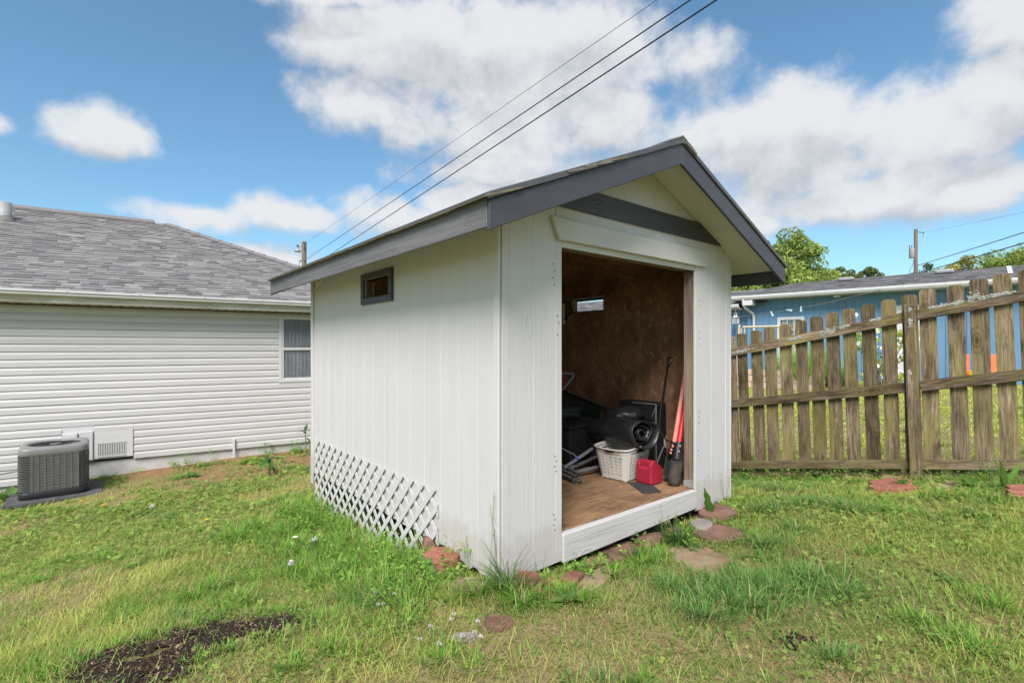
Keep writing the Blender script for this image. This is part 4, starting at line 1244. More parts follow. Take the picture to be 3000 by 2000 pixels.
# clothes line with three pegs
ca, cb = wpt(2150, 930, -1.2), wpt(2620, 838, -.45)
o = MB().tube([ca + (cb - ca) * t - Vector((0, 0, .10 * math.sin(math.pi * t))) for t in np.linspace(0, 1, 15)], .006, 5).build('clothes_line', M['pole'], None)
tag(o, 'thin sagging clothes line strung in front of the blue house', 'clothes line')
M['peg_pale'] = pmat('pale_peg', (.72, .78, .78), (.62, .72, .74), .5)
M['peg_blue'] = pmat('light_blue_peg', (.25, .55, .70), (.30, .60, .74), .5)
for (px, py, an, lab) in ((2272, 915, .5, 'leftmost pale plastic peg hanging open on the clothes line'), (2324, 900, 1.45, 'middle light plastic peg lying level on the clothes line'), (2363, 892, 0.05, 'rightmost pale blue peg hanging upright on the clothes line')):
    f = (px - 2150) / (2620 - 2150)
    p = ca + (cb - ca) * f - Vector((0, 0, .10 * math.sin(math.pi * f)))
    k = p.y / F * 14
    pe = empty('clothes_peg', p, BA, lab, 'clothes peg', 'pegs on the clothes line')
    for q in (-.18, .18):
        d_ = Vector((math.sin(an + q), 0, -math.cos(an + q)))
        MB().tube([-d_ * k * .3, d_ * k * .8], .016, 6).build('peg_arm', M['peg_pale'] if q < 0 else M['peg_blue'], pe)
    MB().tube([(0, -.015, 0), (0, .015, 0)], .012, 6).build('spring', M['steel'], pe)
# drying stand: horizontal bar and leaning poles
M['beige'] = pmat('beige_wood', (.52, .43, .32), (.60, .52, .41), .7, 4, (1, 1, 6))
sa, sbp = wpt(2176, 958, -2.0), wpt(2302, 955, -2.0)
gA = gz(sa.x, sa.y)
st = empty('washing_stand', Vector((sa.x, sa.y, gA)), 0, 'beige washing stand with a level bar and leaning poles behind the fence', 'washing stand')
L0 = Vector((sa.x, sa.y, gA))
MB().tube([sa - L0, sbp - L0], .030, 8).build('bar', M['beige'], st)
for (p0, p1, r) in (((2166, 950), (2155, 1140), .030), ((2172, 962), (2160, 1140), .02), ((2182, 960), (2172, 1140), .02), ((2298, 957), (2300, 1140), .025)):
    a_, b_ = wpt(*p0, -2.0), wpt(*p1, -2.0)
    b_.z = gz(b_.x, b_.y)
    MB().tube([a_ - L0, b_ - L0], r, 7).build('pole', M['beige'], st)
# stacked timber edging / low deck of pinkish blocks
M['pinkblock'] = pmat('pinkish_block', (.52, .38, .29), (.60, .46, .37), .85, 6, bscale=40, bstr=.3, var=.10)
dk = wpt(2215, 1150, -2.6); dk.z = gz(dk.x, dk.y)
dko = empty('raised_bed', dk, BA, 'low raised bed of pinkish stone blocks seen between the pickets', 'raised bed')
rk = random.Random(3)
for row in range(3):
    x = -1.3 + (.15 if row % 2 else 0)
    while x < 1.25:
        MB().box(x, x + .38, 0, .25, row * .17, row * .17 + .16).build('block', M['pinkblock'], dko, bevel=.012)
        x += .39
MB().box(-1.3, 1.25, .2515, 1.2, 0, .44).build('soil_fill', M['skid'], dko)
# ornamental grass clump
M['foliage'] = None
def leafmat(name, trans=.3, rough=.55):
    m, nt, p = new_mat(name)
    a = nnode(nt, 'ShaderNodeVertexColor'); a.layer_name = 'Col'
    nt.links.new(a.outputs[0], p.inputs['Base Color']); p.inputs['Roughness'].default_value = rough; p.inputs['Specular IOR Level'].default_value = .3
    tr = nnode(nt, 'ShaderNodeBsdfTranslucent'); nt.links.new(a.outputs[0], tr.inputs['Color'])
    mx = nnode(nt, 'ShaderNodeMixShader'); mx.inputs[0].default_value = trans
    nt.links.new(p.outputs[0], mx.inputs[1]); nt.links.new(tr.outputs[0], mx.inputs[2])
    nt.links.new(mx.outputs[0], nt.nodes['Material Output'].inputs[0])
    return m
M['foliage'] = leafmat('foliage', .42)
M['grass'] = leafmat('grass_blades', .48, .65)
def blades(base, az, h, w, lean_, curl, colr, seg=3):
    """arrays of bent tapered blades -> V, quads, cols. base (n,3); the tip colour is a little lighter"""
    n = len(base)
    d = np.stack([np.cos(az), np.sin(az), np.zeros(n)], 1); s = np.stack([-np.sin(az), np.cos(az), np.zeros(n)], 1)
    V = np.zeros((n, 2 * (seg + 1), 3)); C = np.zeros((n, 2 * (seg + 1), 3))
    for i in range(seg + 1):
        f = i / seg
        ang = lean_ + curl * f
        # integrate along the blade
        if i == 0: p = np.zeros((n, 3))
        else:
            p = p + (d * np.sin(ang)[:, None] + np.array([0, 0, 1]) * np.cos(ang)[:, None]) * (h / seg)[:, None]
        ww = (w * (1 - f ** 1.6) + .0003)[:, None] * .5
        V[:, 2 * i] = base + p - s * ww; V[:, 2 * i + 1] = base + p + s * ww
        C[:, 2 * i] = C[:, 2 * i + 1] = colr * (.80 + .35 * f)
    k = 2 * (seg + 1)
    q = np.array([[2 * i, 2 * i + 1, 2 * i + 3, 2 * i + 2] for i in range(seg)])
    Fc = (np.arange(n)[:, None, None] * k + q[None]).reshape(-1, 4)
    return V.reshape(-1, 3), Fc, C.reshape(-1, 3)
def join_arrays(parts):
    V, Fq, C, o = [], [], [], 0
    for v, f, c in parts:
        V.append(v); Fq.append(f + o); C.append(c); o += len(v)
    return np.concatenate(V), np.concatenate(Fq), np.concatenate(C)
def greens(n, a, b, rng=RNG):
    t = rng.random((n, 1)); j = rng.uniform(.8, 1.2, (n, 1))
    return (np.array(a) * (1 - t) + np.array(b) * t) * j
def np_obj(name, arr, mat, parent=None, loc=None):
    V, Fq, C = arr
    o = bpy.data.objects.new(name, np_mesh(name, V, Fq, mat, C))
    if loc is not None: o.location = loc
    return link(o, parent)
def tall_clump(px, py, off, h, n, spread, lab):
    p = wpt(px, py, off); p.z = gz(p.x, p.y) - .02
    b = np.zeros((n, 3)); q = RNG.uniform(0, 2 * np.pi, n); rr_ = spread * .4 * np.sqrt(RNG.random(n))
    b[:, 0] = rr_ * np.cos(q); b[:, 1] = rr_ * np.sin(q)
    arr = blades(b, q + RNG.normal(0, .5, n), h * RNG.uniform(.7, 1.15, n), np.full(n, .020), RNG.uniform(.02, .22, n), RNG.uniform(.3, 1.9, n), greens(n, (.20, .42, .05), (.52, .66, .16)), 6)
    o = np_obj('ornamental_grass', arr, M['foliage'], None, p)
    tag(o, lab, 'ornamental grass')
tall_clump(2360, 1140, -2.2, 1.45, 800, .9, 'big clump of tall bright green ornamental grass in front of the blue house')
tall_clump(2290, 1140, -2.0, 1.0, 250, .5, 'smaller clump of pale green arching grass beside the raised bed')
tall_clump(2450, 1140, -1.6, .9, 250, .5, 'short loose clump of arching grass right of the big clump')
def leaf_cloud(centres, radii, n, size, ca_, cb_, rng=RNG, flat=.3):
    """n leaf faces spread in clumps; returns arrays"""
    k = rng.integers(0, len(centres), n)
    d = rng.normal(size=(n, 3)); d /= np.linalg.norm(d, axis=1)[:, None]
    rad = radii[k] * (.45 + .55 * rng.random(n) ** .5)
    c = centres[k] + d * rad[:, None] * np.array([1, 1, .75])
    nrm_ = d * .6 + rng.normal(size=(n, 3)) * .6 + np.array([0, 0, .5]); nrm_ /= np.linalg.norm(nrm_, axis=1)[:, None]
    t = np.cross(nrm_, rng.normal(size=(n, 3))); t /= np.linalg.norm(t, axis=1)[:, None]
    b = np.cross(nrm_, t)
    s = (size * rng.uniform(.6, 1.3, n))[:, None]
    V = np.stack([c - t * s, c + b * s * .55, c + t * s, c - b * s * .55], 1)
    colr = greens(n, ca_, cb_, rng) * (0.85 + .3 * rng.random((len(centres), 1)))[k]
    C = np.repeat(colr[:, None], 4, 1)
    Fq = np.arange(n * 4).reshape(n, 4)
    return V.reshape(-1, 3), Fq, C.reshape(-1, 3)
# white flowering shrub
M['petal'] = pmat('white_petals', (.80, .78, .78), (.85, .84, .83), .6)
sp_ = wpt(2585, 1150, -2.4); sp_.z = gz(sp_.x, sp_.y)
sh = empty('flowering_shrub', sp_, 0, 'white flowering shrub with thin stems seen between the pickets', 'shrub')
cen = np.array([(RNG.uniform(-.75, .75), RNG.uniform(-.4, .4), RNG.uniform(.25, 1.5)) for _ in range(34)])
stm = MB()
for c in cen[:16]:
    stm.tube([(c[0] * .1, c[1] * .1, 0), (c[0] * .5, c[1] * .5, c[2] * .55), tuple(c)], .012, 5, True, .005)
stm.build('stems', M['pole'], sh)
np_obj('leaves', leaf_cloud(cen, np.full(34, .17), 1500, .045, (.22, .36, .05), (.55, .60, .12)), M['foliage'], sh)
fl = MB(); rfl = random.Random(6)
for i in range(150):
    c = cen[rfl.randrange(34)]; p = Vector((c[0] + rfl.gauss(0, .12), c[1] - .08 + rfl.gauss(0, .12), c[2] + rfl.gauss(0, .14)))
    s0 = rfl.uniform(.03, .05)
    fl.add([p + Vector((s0 * math.cos(a), -.012 + rfl.uniform(-.01, .01), s0 * math.sin(a))) for a in np.linspace(0, 2 * math.pi, 6)[:-1]] + [p + Vector((0, -.025, 0))], [(j, (j + 1) % 5, 5) for j in range(5)])
fl.build('blossoms', M['petal'], sh)
# play chairs of orange and yellow plastic
M['orange'] = pmat('orange_plastic', (.78, .17, .08), (.82, .20, .10), .45)
M['yellow'] = pmat('yellow_plastic', (.78, .60, .05), (.80, .64, .07), .45)
M['green_stake'] = pmat('green_plastic', (.08, .42, .25), (.10, .46, .28), .5)
for px, lab in ((2822, 'left orange plastic play chair with yellow seat by the blue wall'), (2902, 'right orange plastic play chair with yellow seat by the blue wall')):
    p = wpt(px, 1092, -.9); p.z = gz(p.x, p.y)
    pc = empty('play_chair', p, BA + .3, lab, 'chair', 'plastic play chairs')
    zt_ = wpt(px, 1038, -.9).z - p.z
    MB().box(-.16, .16, .12, .16, .10, zt_).build('backrest', M['orange'], pc, bevel=.03, segs=3)
    MB().box(-.17, .17, -.16, .119, .24, .28).build('seat', M['yellow'], pc, bevel=.01)
    for sx_ in (-.15, .15):
        MB().box(sx_ - .02, sx_ + .02, -.15, .11, 0, .239).build('leg_panel', M['orange'], pc, bevel=.008)
        MB().box(sx_ - .025, sx_ + .025, -.1, .119, .281, .40).build('armrest', M['yellow'], pc, bevel=.01)
p = wpt(2975, 1128, -.7); p.z = gz(p.x, p.y)
q = wpt(2969, 1000, -.7)
o = empty('garden_stake', p, BA, 'thin green garden stake standing by the blue wall', 'stake')
MB().tube([(0, 0, -.05), q - p], .010, 6).build('rod', M['green_stake'], o)
MB().tube([(q - p) * .45, (q - p) * .45 + Vector((-.09, 0, .0))], .008, 6).build('side_arm', M['green_stake'], o)
# ================================================================== POLES AND WIRES
def pole_at(px, depth, ytop, rad, lab):
    x = (px - CX) / F * depth; zt_ = CAMZ - (ytop - CY) / F * depth; zb = gz(x, depth)
    o = empty('utility_pole', (x, depth, zb), 0, lab, 'utility pole')
    MB().tube([(0, 0, -.3), (0, 0, (zt_ - zb) * .5), (0, 0, zt_ - zb)], rad * 1.25, 12, True, rad).build('shaft', M['pole'], o)
    return o, zt_ - zb
pl, hL = pole_at(891, 26, 708, .115, 'wooden utility pole with a small lamp, rising behind the white house roof')
lm = MB().tube([(-.12, 0, hL - .25), (-.22, 0, hL - .22), (-.33, 0, hL - .30)], .03, 7).build('lamp_arm', M['transformer'], pl)
MB().lathe([(.05, .20), (.06, .12), (.09, .08), (.17, .0), (.16, -.04), (.0, -.04)], 14, (-.33, 0, hL - .48)).build('lamp_head', M['transformer'], pl)
MB().lathe([(.0, .12), (.045, .10), (.05, 0), (.0, -.01)], 10, (-.33, 0, hL - .27)).build('photo_cell', M['black_plastic'], pl)
for zz in (.12, .28, .40, 1.0):
    MB().tube([(.05, -.16, hL - zz), (.07, .1, hL - zz)], .022, 6).build('bolt', M['cable'], pl)
MB().tube([(-.2, -.05, hL - 1.0), (-.1, -.05, hL - 1.0)], .03, 6).tube([(-.2, -.05, hL - 1.0), (-.28, -.05, hL - 1.4), (-.24, -.05, hL - 2.2)], .012, 5).build('service_bracket', M['cable'], pl)
pr, hR = pole_at(2683, 38, 671, .115, 'tall wooden utility pole with a transformer beyond the blue house')
tr_ = MB().lathe([(.0, .75), (.17, .73), (.18, .70), (.18, .04), (.16, 0), (0, 0)], 16, (-.34, -.05, hR - 2.2)).build('transformer_can', M['transformer'], pr)
for dx_ in (-.08, -.24):
    MB().tube([(-.34 + dx_ + .1, -.05, hR - 1.5), (-.36 + dx_ + .08, -.05, hR - 1.22)], .03, 6).build('bushing', M['pole'], tr_)
MB().tube([(.1, 0, hR - .22), (.62, 0, hR - .28)], .025, 6).build('bracket_arm', M['cable'], pr)
MB().tube([(.60, 0, hR - .28), (.56, 0, hR - .40), (.54, 0, hR - .60)], .012, 5).build('insulator', M['cable'], pr)
MB().tube([(-.2, -.1, hR - 2.3), (-.35, -.1, hR - 2.8), (-.5, -.1, hR - 3.0), (-.75, -.1, hR - 4.0)], .015, 5).build('loose_cable', M['cable'], pr)
def wire(a, b, r, sag, lab, ext=1.0):
    a, b = Vector(a), Vector(b)
    e = a + (b - a) * ext
    n = 30
    o = MB().tube([a + (e - a) * (i / n) - Vector((0, 0, sag * 4 * (i / n) * (1 - i / n))) for i in range(n + 1)], r, 6).build('overhead_wire', M['cable'], None)
    tag(o, lab, 'wire', 'overhead wires')
LPp = pl.location
wire((LPp.x + .1, 26, at(897, 712, 26).z), at(1917, 0, 7.6), .0045, .03, 'thinnest and leftmost of three wires crossing the sky above the shed', 2.2)
wire((LPp.x + .1, 26, at(897, 760, 26).z), at(2014, 0, 6.9), .010, .03, 'middle of three wires crossing the sky above the shed', 2.2)
wire((LPp.x + .1, 26, at(897, 792, 26).z), at(2089, 0, 6.3), .011, .03, 'lowest and thickest of three wires crossing the sky above the shed', 2.2)
RPp = pr.location
wire((RPp.x + .1, 38, at(2690, 778, 38).z), at(3000, 678, 25), .022, .05, 'upper dark wire running right from the transformer pole', 1.6)
wire((RPp.x + .1, 38, at(2690, 801, 38).z), at(3000, 709, 25), .030, .05, 'lower thick wire running right from the transformer pole', 1.6)
wire((RPp.x + .6, 38, at(2707, 681, 38).z), at(3000, 620, 25), .006, .03, 'faint thin wire running right from the top of the transformer pole', 1.6)
# ================================================================== TREES BEYOND
M['bark'] = pmat('bark', (.10, .085, .07), (.17, .15, .125), .9, 6, (4, 4, 1), bscale=14, bstr=.6)
def tree(px, depth, ytop, halfw, crown_h, n, size, ca_, cb_, lab, seed, clumps=46, kind='tree'):
    rng = np.random.default_rng(seed)
    x = (px - CX) / F * depth; zb = gz(x, depth); zt_ = CAMZ - (ytop - CY) / F * depth - zb
    o = empty(kind, (x, depth, zb), 0, lab, 'tree', 'trees beyond the houses')
    cz = zt_ - crown_h / 2
    d = rng.normal(size=(clumps, 3)); d /= np.linalg.norm(d, axis=1)[:, None]
    rr_ = rng.random(clumps) ** .33
    cen = d * rr_[:, None] * np.array([halfw * .86, halfw * .86, crown_h / 2 * .86]) + np.array([0, 0, cz])
    cen[:, 2] -= .12 * crown_h * (np.hypot(cen[:, 0], cen[:, 1]) / halfw) ** 2
    rad = halfw * rng.uniform(.14, .30, clumps)
    m = MB()
    m.tube([(0, 0, -.2), (.05, .03, zt_ * .25), (-.05, .05, zt_ * .55), (0, 0, zt_ * .8)], .22, 9, True, .06)
    for c in cen[:18]:
        s_ = min(c[2] * .6, zt_ * .6)
        m.tube([(0, 0, s_), (c[0] * .5, c[1] * .5, s_ + (c[2] - s_) * .6), tuple(c)], .07, 5, True, .02)
    m.build('trunk', M['bark'], o)
    arr = [leaf_cloud(cen, rad, n, size, ca_, cb_, rng)]
    np_obj('crown', join_arrays(arr), M['foliage'], o)
    return o
tree(2275, 30, 662, 3.5, 5.2, 26000, .095, (0.172, 0.273, 0.050), (0.430, 0.517, 0.143), 'large bright green tree with feathery edge behind the blue house, beside the shed roof', 1, 70)
tree(2140, 34, 800, 3.0, 4.0, 9000, .10, (0.101, 0.172, 0.036), (0.258, 0.344, 0.086), 'darker tree mostly hidden behind the shed eave', 2, 40)
tree(2466, 42, 782, 1.7, 1.9, 4500, .10, (0.101, 0.158, 0.040), (0.244, 0.301, 0.086), 'small round dark tree top left of the pair above the blue roof', 3, 26)
tree(2545, 43, 776, 1.25, 2.2, 3600, .10, (0.086, 0.143, 0.036), (0.216, 0.273, 0.079), 'small upright dark tree top right of the pair above the blue roof', 4, 22)
tree(2715, 46, 765, 1.5, 2.3, 1500, .10, (0.072, 0.107, 0.036), (0.143, 0.187, 0.065), 'thin sparse dark tree beside the transformer pole', 5, 22)
tree(2960, 40, 716, 4.2, 5.4, 22000, .11, (0.172, 0.273, 0.043), (0.459, 0.531, 0.130), 'tall bright green tree at the right edge above the blue roof', 6, 60)
tree(2835, 42, 752, 2.6, 3.4, 12000, .11, (0.244, 0.273, 0.065), (0.574, 0.545, 0.187), 'yellowish green tree between the transformer pole and the tallest right tree', 7, 44)
tree(2770, 44, 774, 2.0, 3.0, 8000, .10, (0.130, 0.216, 0.043), (0.344, 0.430, 0.101), 'low green tree top just right of the transformer pole', 9, 30)

# ================================================================== THINGS INSIDE THE SHED
def on_floor(px, py, z=FLOOR):
    d = (CAMZ - z) * F / (py - CY)
    return Vector(((px - CX) / F * d, d, z))
def basis_obj(o, origin, xdir, ydir=None):
    """put an object's frame at origin with its x axis along xdir (horizontal)"""
    o.location = origin; o.rotation_euler = (0, 0, math.atan2(xdir[1], xdir[0]))
M['basket'] = pmat('cream_plastic', (.66, .64, .585), (.60, .575, .52), .45, 5, bscale=20, bstr=.05)
M['red_can'] = pmat('crimson_plastic', (.36, .020, .045), (.30, .016, .036), .42, 6, bscale=60, bstr=.10)
M['tarp'] = pmat('black_vinyl', (.017, .017, .018), (.026, .026, .027), .34, 6, bscale=9, bstr=.5, bdist=.02)
M['bag'] = pmat('black_canvas', (.009, .009, .0095), (.014, .014, .014), .7, 20, bscale=60, bstr=.3)
M['piping'] = pmat('grey_piping', (.22, .22, .21), (.28, .28, .27), .6)
M['lettering'] = pmat('white_print', (.70, .70, .68), (.76, .76, .74), .6)
M['handle_pink'] = pmat('faded_red_paint', (.60, .20, .165), (.68, .27, .22), .5, 4, (6, 6, 1))
M['handle_red'] = pmat('red_paint', (.62, .035, .04), (.55, .03, .035), .38, 4, (6, 6, 1))
M['blade'] = pmat('worn_black_steel', (.040, .039, .037), (.16, .12, .085), .5, 7, lo=.45, hi=.78, metal=.3, bscale=30, bstr=.25)
M['mat_green'] = pmat('grey_foam', (.050, .056, .050), (.062, .068, .060), .85, 20, bscale=120, bstr=.2)
M['rubber'] = pmat('black_rubber', (.030, .030, .031), (.045, .045, .046), .85, 40, bscale=150, bstr=.5)
M['bin_grey'] = pmat('grey_bin', (.10, .10, .10), (.12, .12, .12), .5)
M['blue_cap'] = pmat('blue_plastic', (.06, .12, .55), (.08, .15, .6), .4)
# laundry basket with punched holes
def perforated(m, P, nu, nv, r, skip=None):
    """P(u,v)->Vector over the unit square; each cell has an oval hole"""
    for i in range(nu):
        for j in range(nv):
            u0, u1, v0, v1 = i / nu, (i + 1) / nu, j / nv, (j + 1) / nv
            if skip and skip(i, j):
                m.add([P(u0, v0), P(u1, v0), P(u1, v1), P(u0, v1)], [(0, 1, 2, 3)]); continue
            uc, vc = (u0 + u1) / 2, (v0 + v1) / 2
            out = [(u0, v0), (uc, v0), (u1, v0), (u1, vc), (u1, v1), (uc, v1), (u0, v1), (u0, vc)]
            inn = []
            for k in range(8):
                a = math.pi * (1.25 + k * .25)
                inn.append((uc + (u1 - u0) * r * math.cos(a), vc + (v1 - v0) * r * .82 * math.sin(a)))
            vs = [P(*q) for q in out] + [P(*q) for q in inn]
            m.add(vs, [(k, (k + 1) % 8, 8 + (k + 1) % 8, 8 + k) for k in range(8)])
bcor = on_floor(1834, 1413)
ux = Vector((-.70, .71, 0)).normalized(); uy = Vector((.71, .70, 0)).normalized()
basket = empty('laundry_basket', bcor + ux * .125 + uy * .150, math.atan2(ux.y, ux.x), 'cream plastic laundry basket with punched holes on the shed floor', 'basket')
# local x = ux, local y = -uy (right handed), so the near corner is at (-.15, +.12)
bx, by, tx, ty, BH = .128, .152, .170, .200, .272
def bwall(k):
    c0 = [(-bx, -by), (bx, -by), (bx, by), (-bx, by)]; c1 = [(-tx, -ty), (tx, -ty), (tx, ty), (-tx, ty)]
    a, b = c0[k], c0[(k + 1) % 4]; c, d = c1[k], c1[(k + 1) % 4]
    def P(u, v):
        lo = Vector((a[0] + (b[0] - a[0]) * u, a[1] + (b[1] - a[1]) * u, 0)); hi = Vector((c[0] + (d[0] - c[0]) * u, c[1] + (d[1] - c[1]) * u, BH))
        q = lo.lerp(hi, .04 + v * .80)
        # rounded corners
        e = min(u, 1 - u)
        if e < .12:
            s_ = (1 - e / .12) ** 2 * .018; q -= Vector((q.x, q.y, 0)).normalized() * s_
        return q
    return P
for k in range(4):
    m = MB(); n = 5 if k % 2 == 0 else 6
    perforated(m, bwall(k), n + 2, 8, .31, lambda i, j, n=n: i == 0 or i == n + 1 or j > 6 or j == 0)
    o = m.build('side_panel', M['basket'], basket)
    s_ = o.modifiers.new('solid', 'SOLIDIFY'); s_.thickness = .004
m = MB()
rim_o = []; 
def rloop(sx_, sy_, zz, n=40):
    out = []
    for j in range(n):
        q = 2 * math.pi * j / n; c, s_ = math.cos(q), math.sin(q); e = 8
        r = 1 / ((abs(c) ** e + abs(s_) ** e) ** (1 / e))
        out.append((sx_ * r * c, sy_ * r * s_, zz + .010 * math.cos(2 * q)))
    return out
lp = [rloop(tx * .965, ty * .955, BH * .83), rloop(tx * .99, ty * .985, BH * .90), rloop(tx * 1.0, ty * 1.0, BH * .985), rloop(tx * 1.045, ty * 1.05, BH), rloop(tx * 1.045, ty * 1.05, BH * .965)]
for i in range(4):
    m.add(lp[i] + lp[i + 1], [(j, (j + 1) % 40, 40 + (j + 1) % 40, 40 + j) for j in range(40)], True)
o = m.build('rim', M['basket'], basket); s_ = o.modifiers.new('solid', 'SOLIDIFY'); s_.thickness = .003
MB().box(-bx + .006, bx - .006, -by + .006, by - .006, .0, .014).build('bottom', M['basket'], basket, bevel=.006)
for sgn in (-1, 1):
    MB().prism([(sgn * (tx * .985), .058 * math.cos(a), BH * .915 + .014 * math.sin(a)) for a in np.linspace(0, 2 * math.pi, 15)[:-1]], (sgn * .012, 0, 0)).build('handle_slot', M['bag'], basket)
    MB().prism([(.05 * math.cos(a), sgn * ty * .985, BH * .915 + .013 * math.sin(a)) for a in np.linspace(0, 2 * math.pi, 15)[:-1]], (0, sgn * .012, 0)).build('handle_slot', M['bag'], basket)
# red fuel can
cc_ = on_floor(1907, 1424)
cx_ = Vector((.79, .61, 0)).normalized(); cy_ = Vector((-cx_.y, cx_.x, 0))
can = empty('fuel_can', cc_, math.atan2(cx_.y, cx_.x), 'crimson plastic fuel can with moulded handle on the shed floor', 'fuel can')
W_, D_ = .155, .150
body = MB(); e = .006
body.prism([(0, 0, .004), (W_, 0, .004), (W_, 0, .118), (W_ - .012, 0, .130), (.018, 0, .142), (0, 0, .130)], (0, D_, 0))
body.build('body', M['red_can'], can, bevel=.014, segs=3)
for y0 in (.0005, D_ - .033):
    MB().prism([(.001, y0, .12), (W_ - .002, y0, .112), (W_ - .004, y0, .128), (W_ * .52, y0, .178), (.058, y0, .196), (.022, y0, .192), (.002, y0, .150)], (0, .0325, 0)).build('cheek', M['red_can'], can, bevel=.011, segs=3)
MB().box(.018, .060, .02, D_ - .02, .135, .195).build('grip', M['red_can'], can, bevel=.012, segs=3)
MB().prism([(W_ - .034, .02, .12), (W_ - .004, .02, .118), (W_ - .006, .02, .134), (W_ - .036, .02, .148)], (0, D_ - .04, 0)).build('lower_rim', M['red_can'], can, bevel=.006, segs=2)
MB().lathe([(.0, .0), (.015, 0), (.015, .014), (.010, .018), (0, .018)], 14, (.042, D_ - .022, .186)).build('cap', M['black_plastic'], can)
# rubber scrap
pts = [on_floor(1841, 1414), on_floor(1884, 1446), on_floor(1938, 1442), on_floor(1900, 1412)]
o = MB().prism([tuple(p + Vector((0, 0, .001))) for p in pts], (0, 0, .004)).build('rubber_mat', M['rubber'], None)
tag(o, 'small black rubber mat scrap under the fuel can', 'mat')
# post hole digger
dg0 = on_floor(1971, 1424)
dg = empty('post_hole_digger', dg0, 0, 'post hole digger with worn black blades and two red handles in the doorway', 'post hole digger')
def rel(px, py, d): return at(px, py, d) - dg0
def blade(bot, top_, wid, facing, bulge):
    m = MB(); n = 9; rows = 24; vs = []
    ax_ = (top_ - bot); side_ = ax_.cross(facing).normalized()
    for i in range(rows + 1):
        f = i / rows
        w = wid * (math.sqrt(max(0, 1 - (1 - min(f / .22, 1)) ** 2)) if f < .22 else (1 - .55 * max(0, (f - .78) / .22)))
        for j in range(n):
            q = (j / (n - 1) - .5) * 2
            vs.append(bot + ax_ * f + side_ * (w * .5 * q) + facing * (bulge * (1 - q * q) * min(1, f / .15 + .2)))
    fs = [(i * n + j, i * n + j + 1, (i + 1) * n + j + 1, (i + 1) * n + j) for i in range(rows) for j in range(n - 1)]
    m.add(vs, fs, True)
    return m
fdir = Vector((-.25, -.95, 0)).normalized()
o = blade(rel(1972, 1424, 3.99), rel(1984, 1335, 4.0), .105, fdir, .018).build('blade', M['blade'], dg); s_ = o.modifiers.new('s', 'SOLIDIFY'); s_.thickness = .004
o = blade(rel(1958, 1404, 4.10), rel(1972, 1322, 4.10), .10, -fdir, .018).build('blade', M['blade'], dg); s_ = o.modifiers.new('s', 'SOLIDIFY'); s_.thickness = .004
MB().tube([rel(1983, 1344, 3.985), rel(1985, 1318, 4.0), rel(1989, 1294, 4.02)], .034, 10, True, .020).build('socket', M['black_plastic'], dg)
MB().tube([rel(1966, 1330, 4.07), rel(1971, 1310, 4.06), rel(1975, 1292, 4.05)], .030, 10, True, .021).build('socket', M['black_plastic'], dg)
for px, py, d in ((1972, 1306, 4.0), (1968, 1316, 4.01), (1966, 1325, 4.02), (1993, 1305, 3.99), (1990, 1320, 3.98)):
    MB().tube([rel(px, py, d) + Vector((-.006, -.012, 0)), rel(px, py, d) + Vector((.004, .03, 0))], .0085, 8).build('bolt', M['handle_pink'] if px < 1980 else M['steel'], dg)
MB().tube([rel(1975, 1296, 4.05), rel(2004, 1120, 4.16), rel(2016, 1020, 4.24)], .0185, 10).build('handle', M['handle_pink'], dg)
MB().tube([rel(1989, 1300, 4.02), rel(2004, 1205, 4.10), rel(2030, 1040, 4.26)], .0175, 10).build('handle', M['handle_red'], dg)
# ribbed black hose between can and bag
o = MB()
a, b = at(1922, 1362, 4.16), at(1944, 1308, 4.22)
path = [a + (b - a) * (i / 24) for i in range(25)]
o.tube(path, .013, 9)
for i in range(2, 24, 2): o.lathe([(.0125, -.003), (.0165, 0), (.0125, .003)], 9, tuple(path[i]))
a0 = on_floor(1921, 1378)
o.tube([a0 + Vector((0, 0, .014)), a], .013, 9)
o = o.build('ribbed_hose', M['black_plastic'], None); tag(o, 'short ribbed black hose standing between fuel can and black bag', 'hose')
# rolled black tarp on top of the basket
A, B = at(1886, 1264, 4.12), at(1690, 1243, 4.95)
axd = (B - A).normalized(); sdv = axd.cross(Vector((0, 0, 1))).normalized(); upv = sdv.cross(axd)
rt = random.Random(9)
m = MB(); turns = 3.1; ns = 96; rows = 14; vs = []
for i in range(rows + 1):
    f = i / rows
    off = .012 * math.sin(f * 5) ; ph = .25 * math.sin(f * 3.1)
    for j in range(ns + 1):
        g = j / ns; q = g * turns * 2 * math.pi + ph
        r = .022 + .112 * g + .006 * math.sin(3 * q + f * 9) + .004 * math.sin(5 * q - f * 14)
        ex = -.03 * math.sin(g * 9) * (1 if i == 0 else 0) + (.035 * (1 - g) if i == 0 else 0)
        vs.append(A + axd * ((B - A).length * f + ex) + sdv * (r * 1.12 * math.cos(q)) + upv * (r * .92 * math.sin(q) + off - .018))
m.add(vs, [(i * (ns + 1) + j, i * (ns + 1) + j + 1, (i + 1) * (ns + 1) + j + 1, (i + 1) * (ns + 1) + j) for i in range(rows) for j in range(ns)], True)
o = m.build('rolled_tarp', M['tarp'], None); s_ = o.modifiers.new('s', 'SOLIDIFY'); s_.thickness = .010
tag(o, 'thick roll of shiny black vinyl lying across the laundry basket', 'tarp')
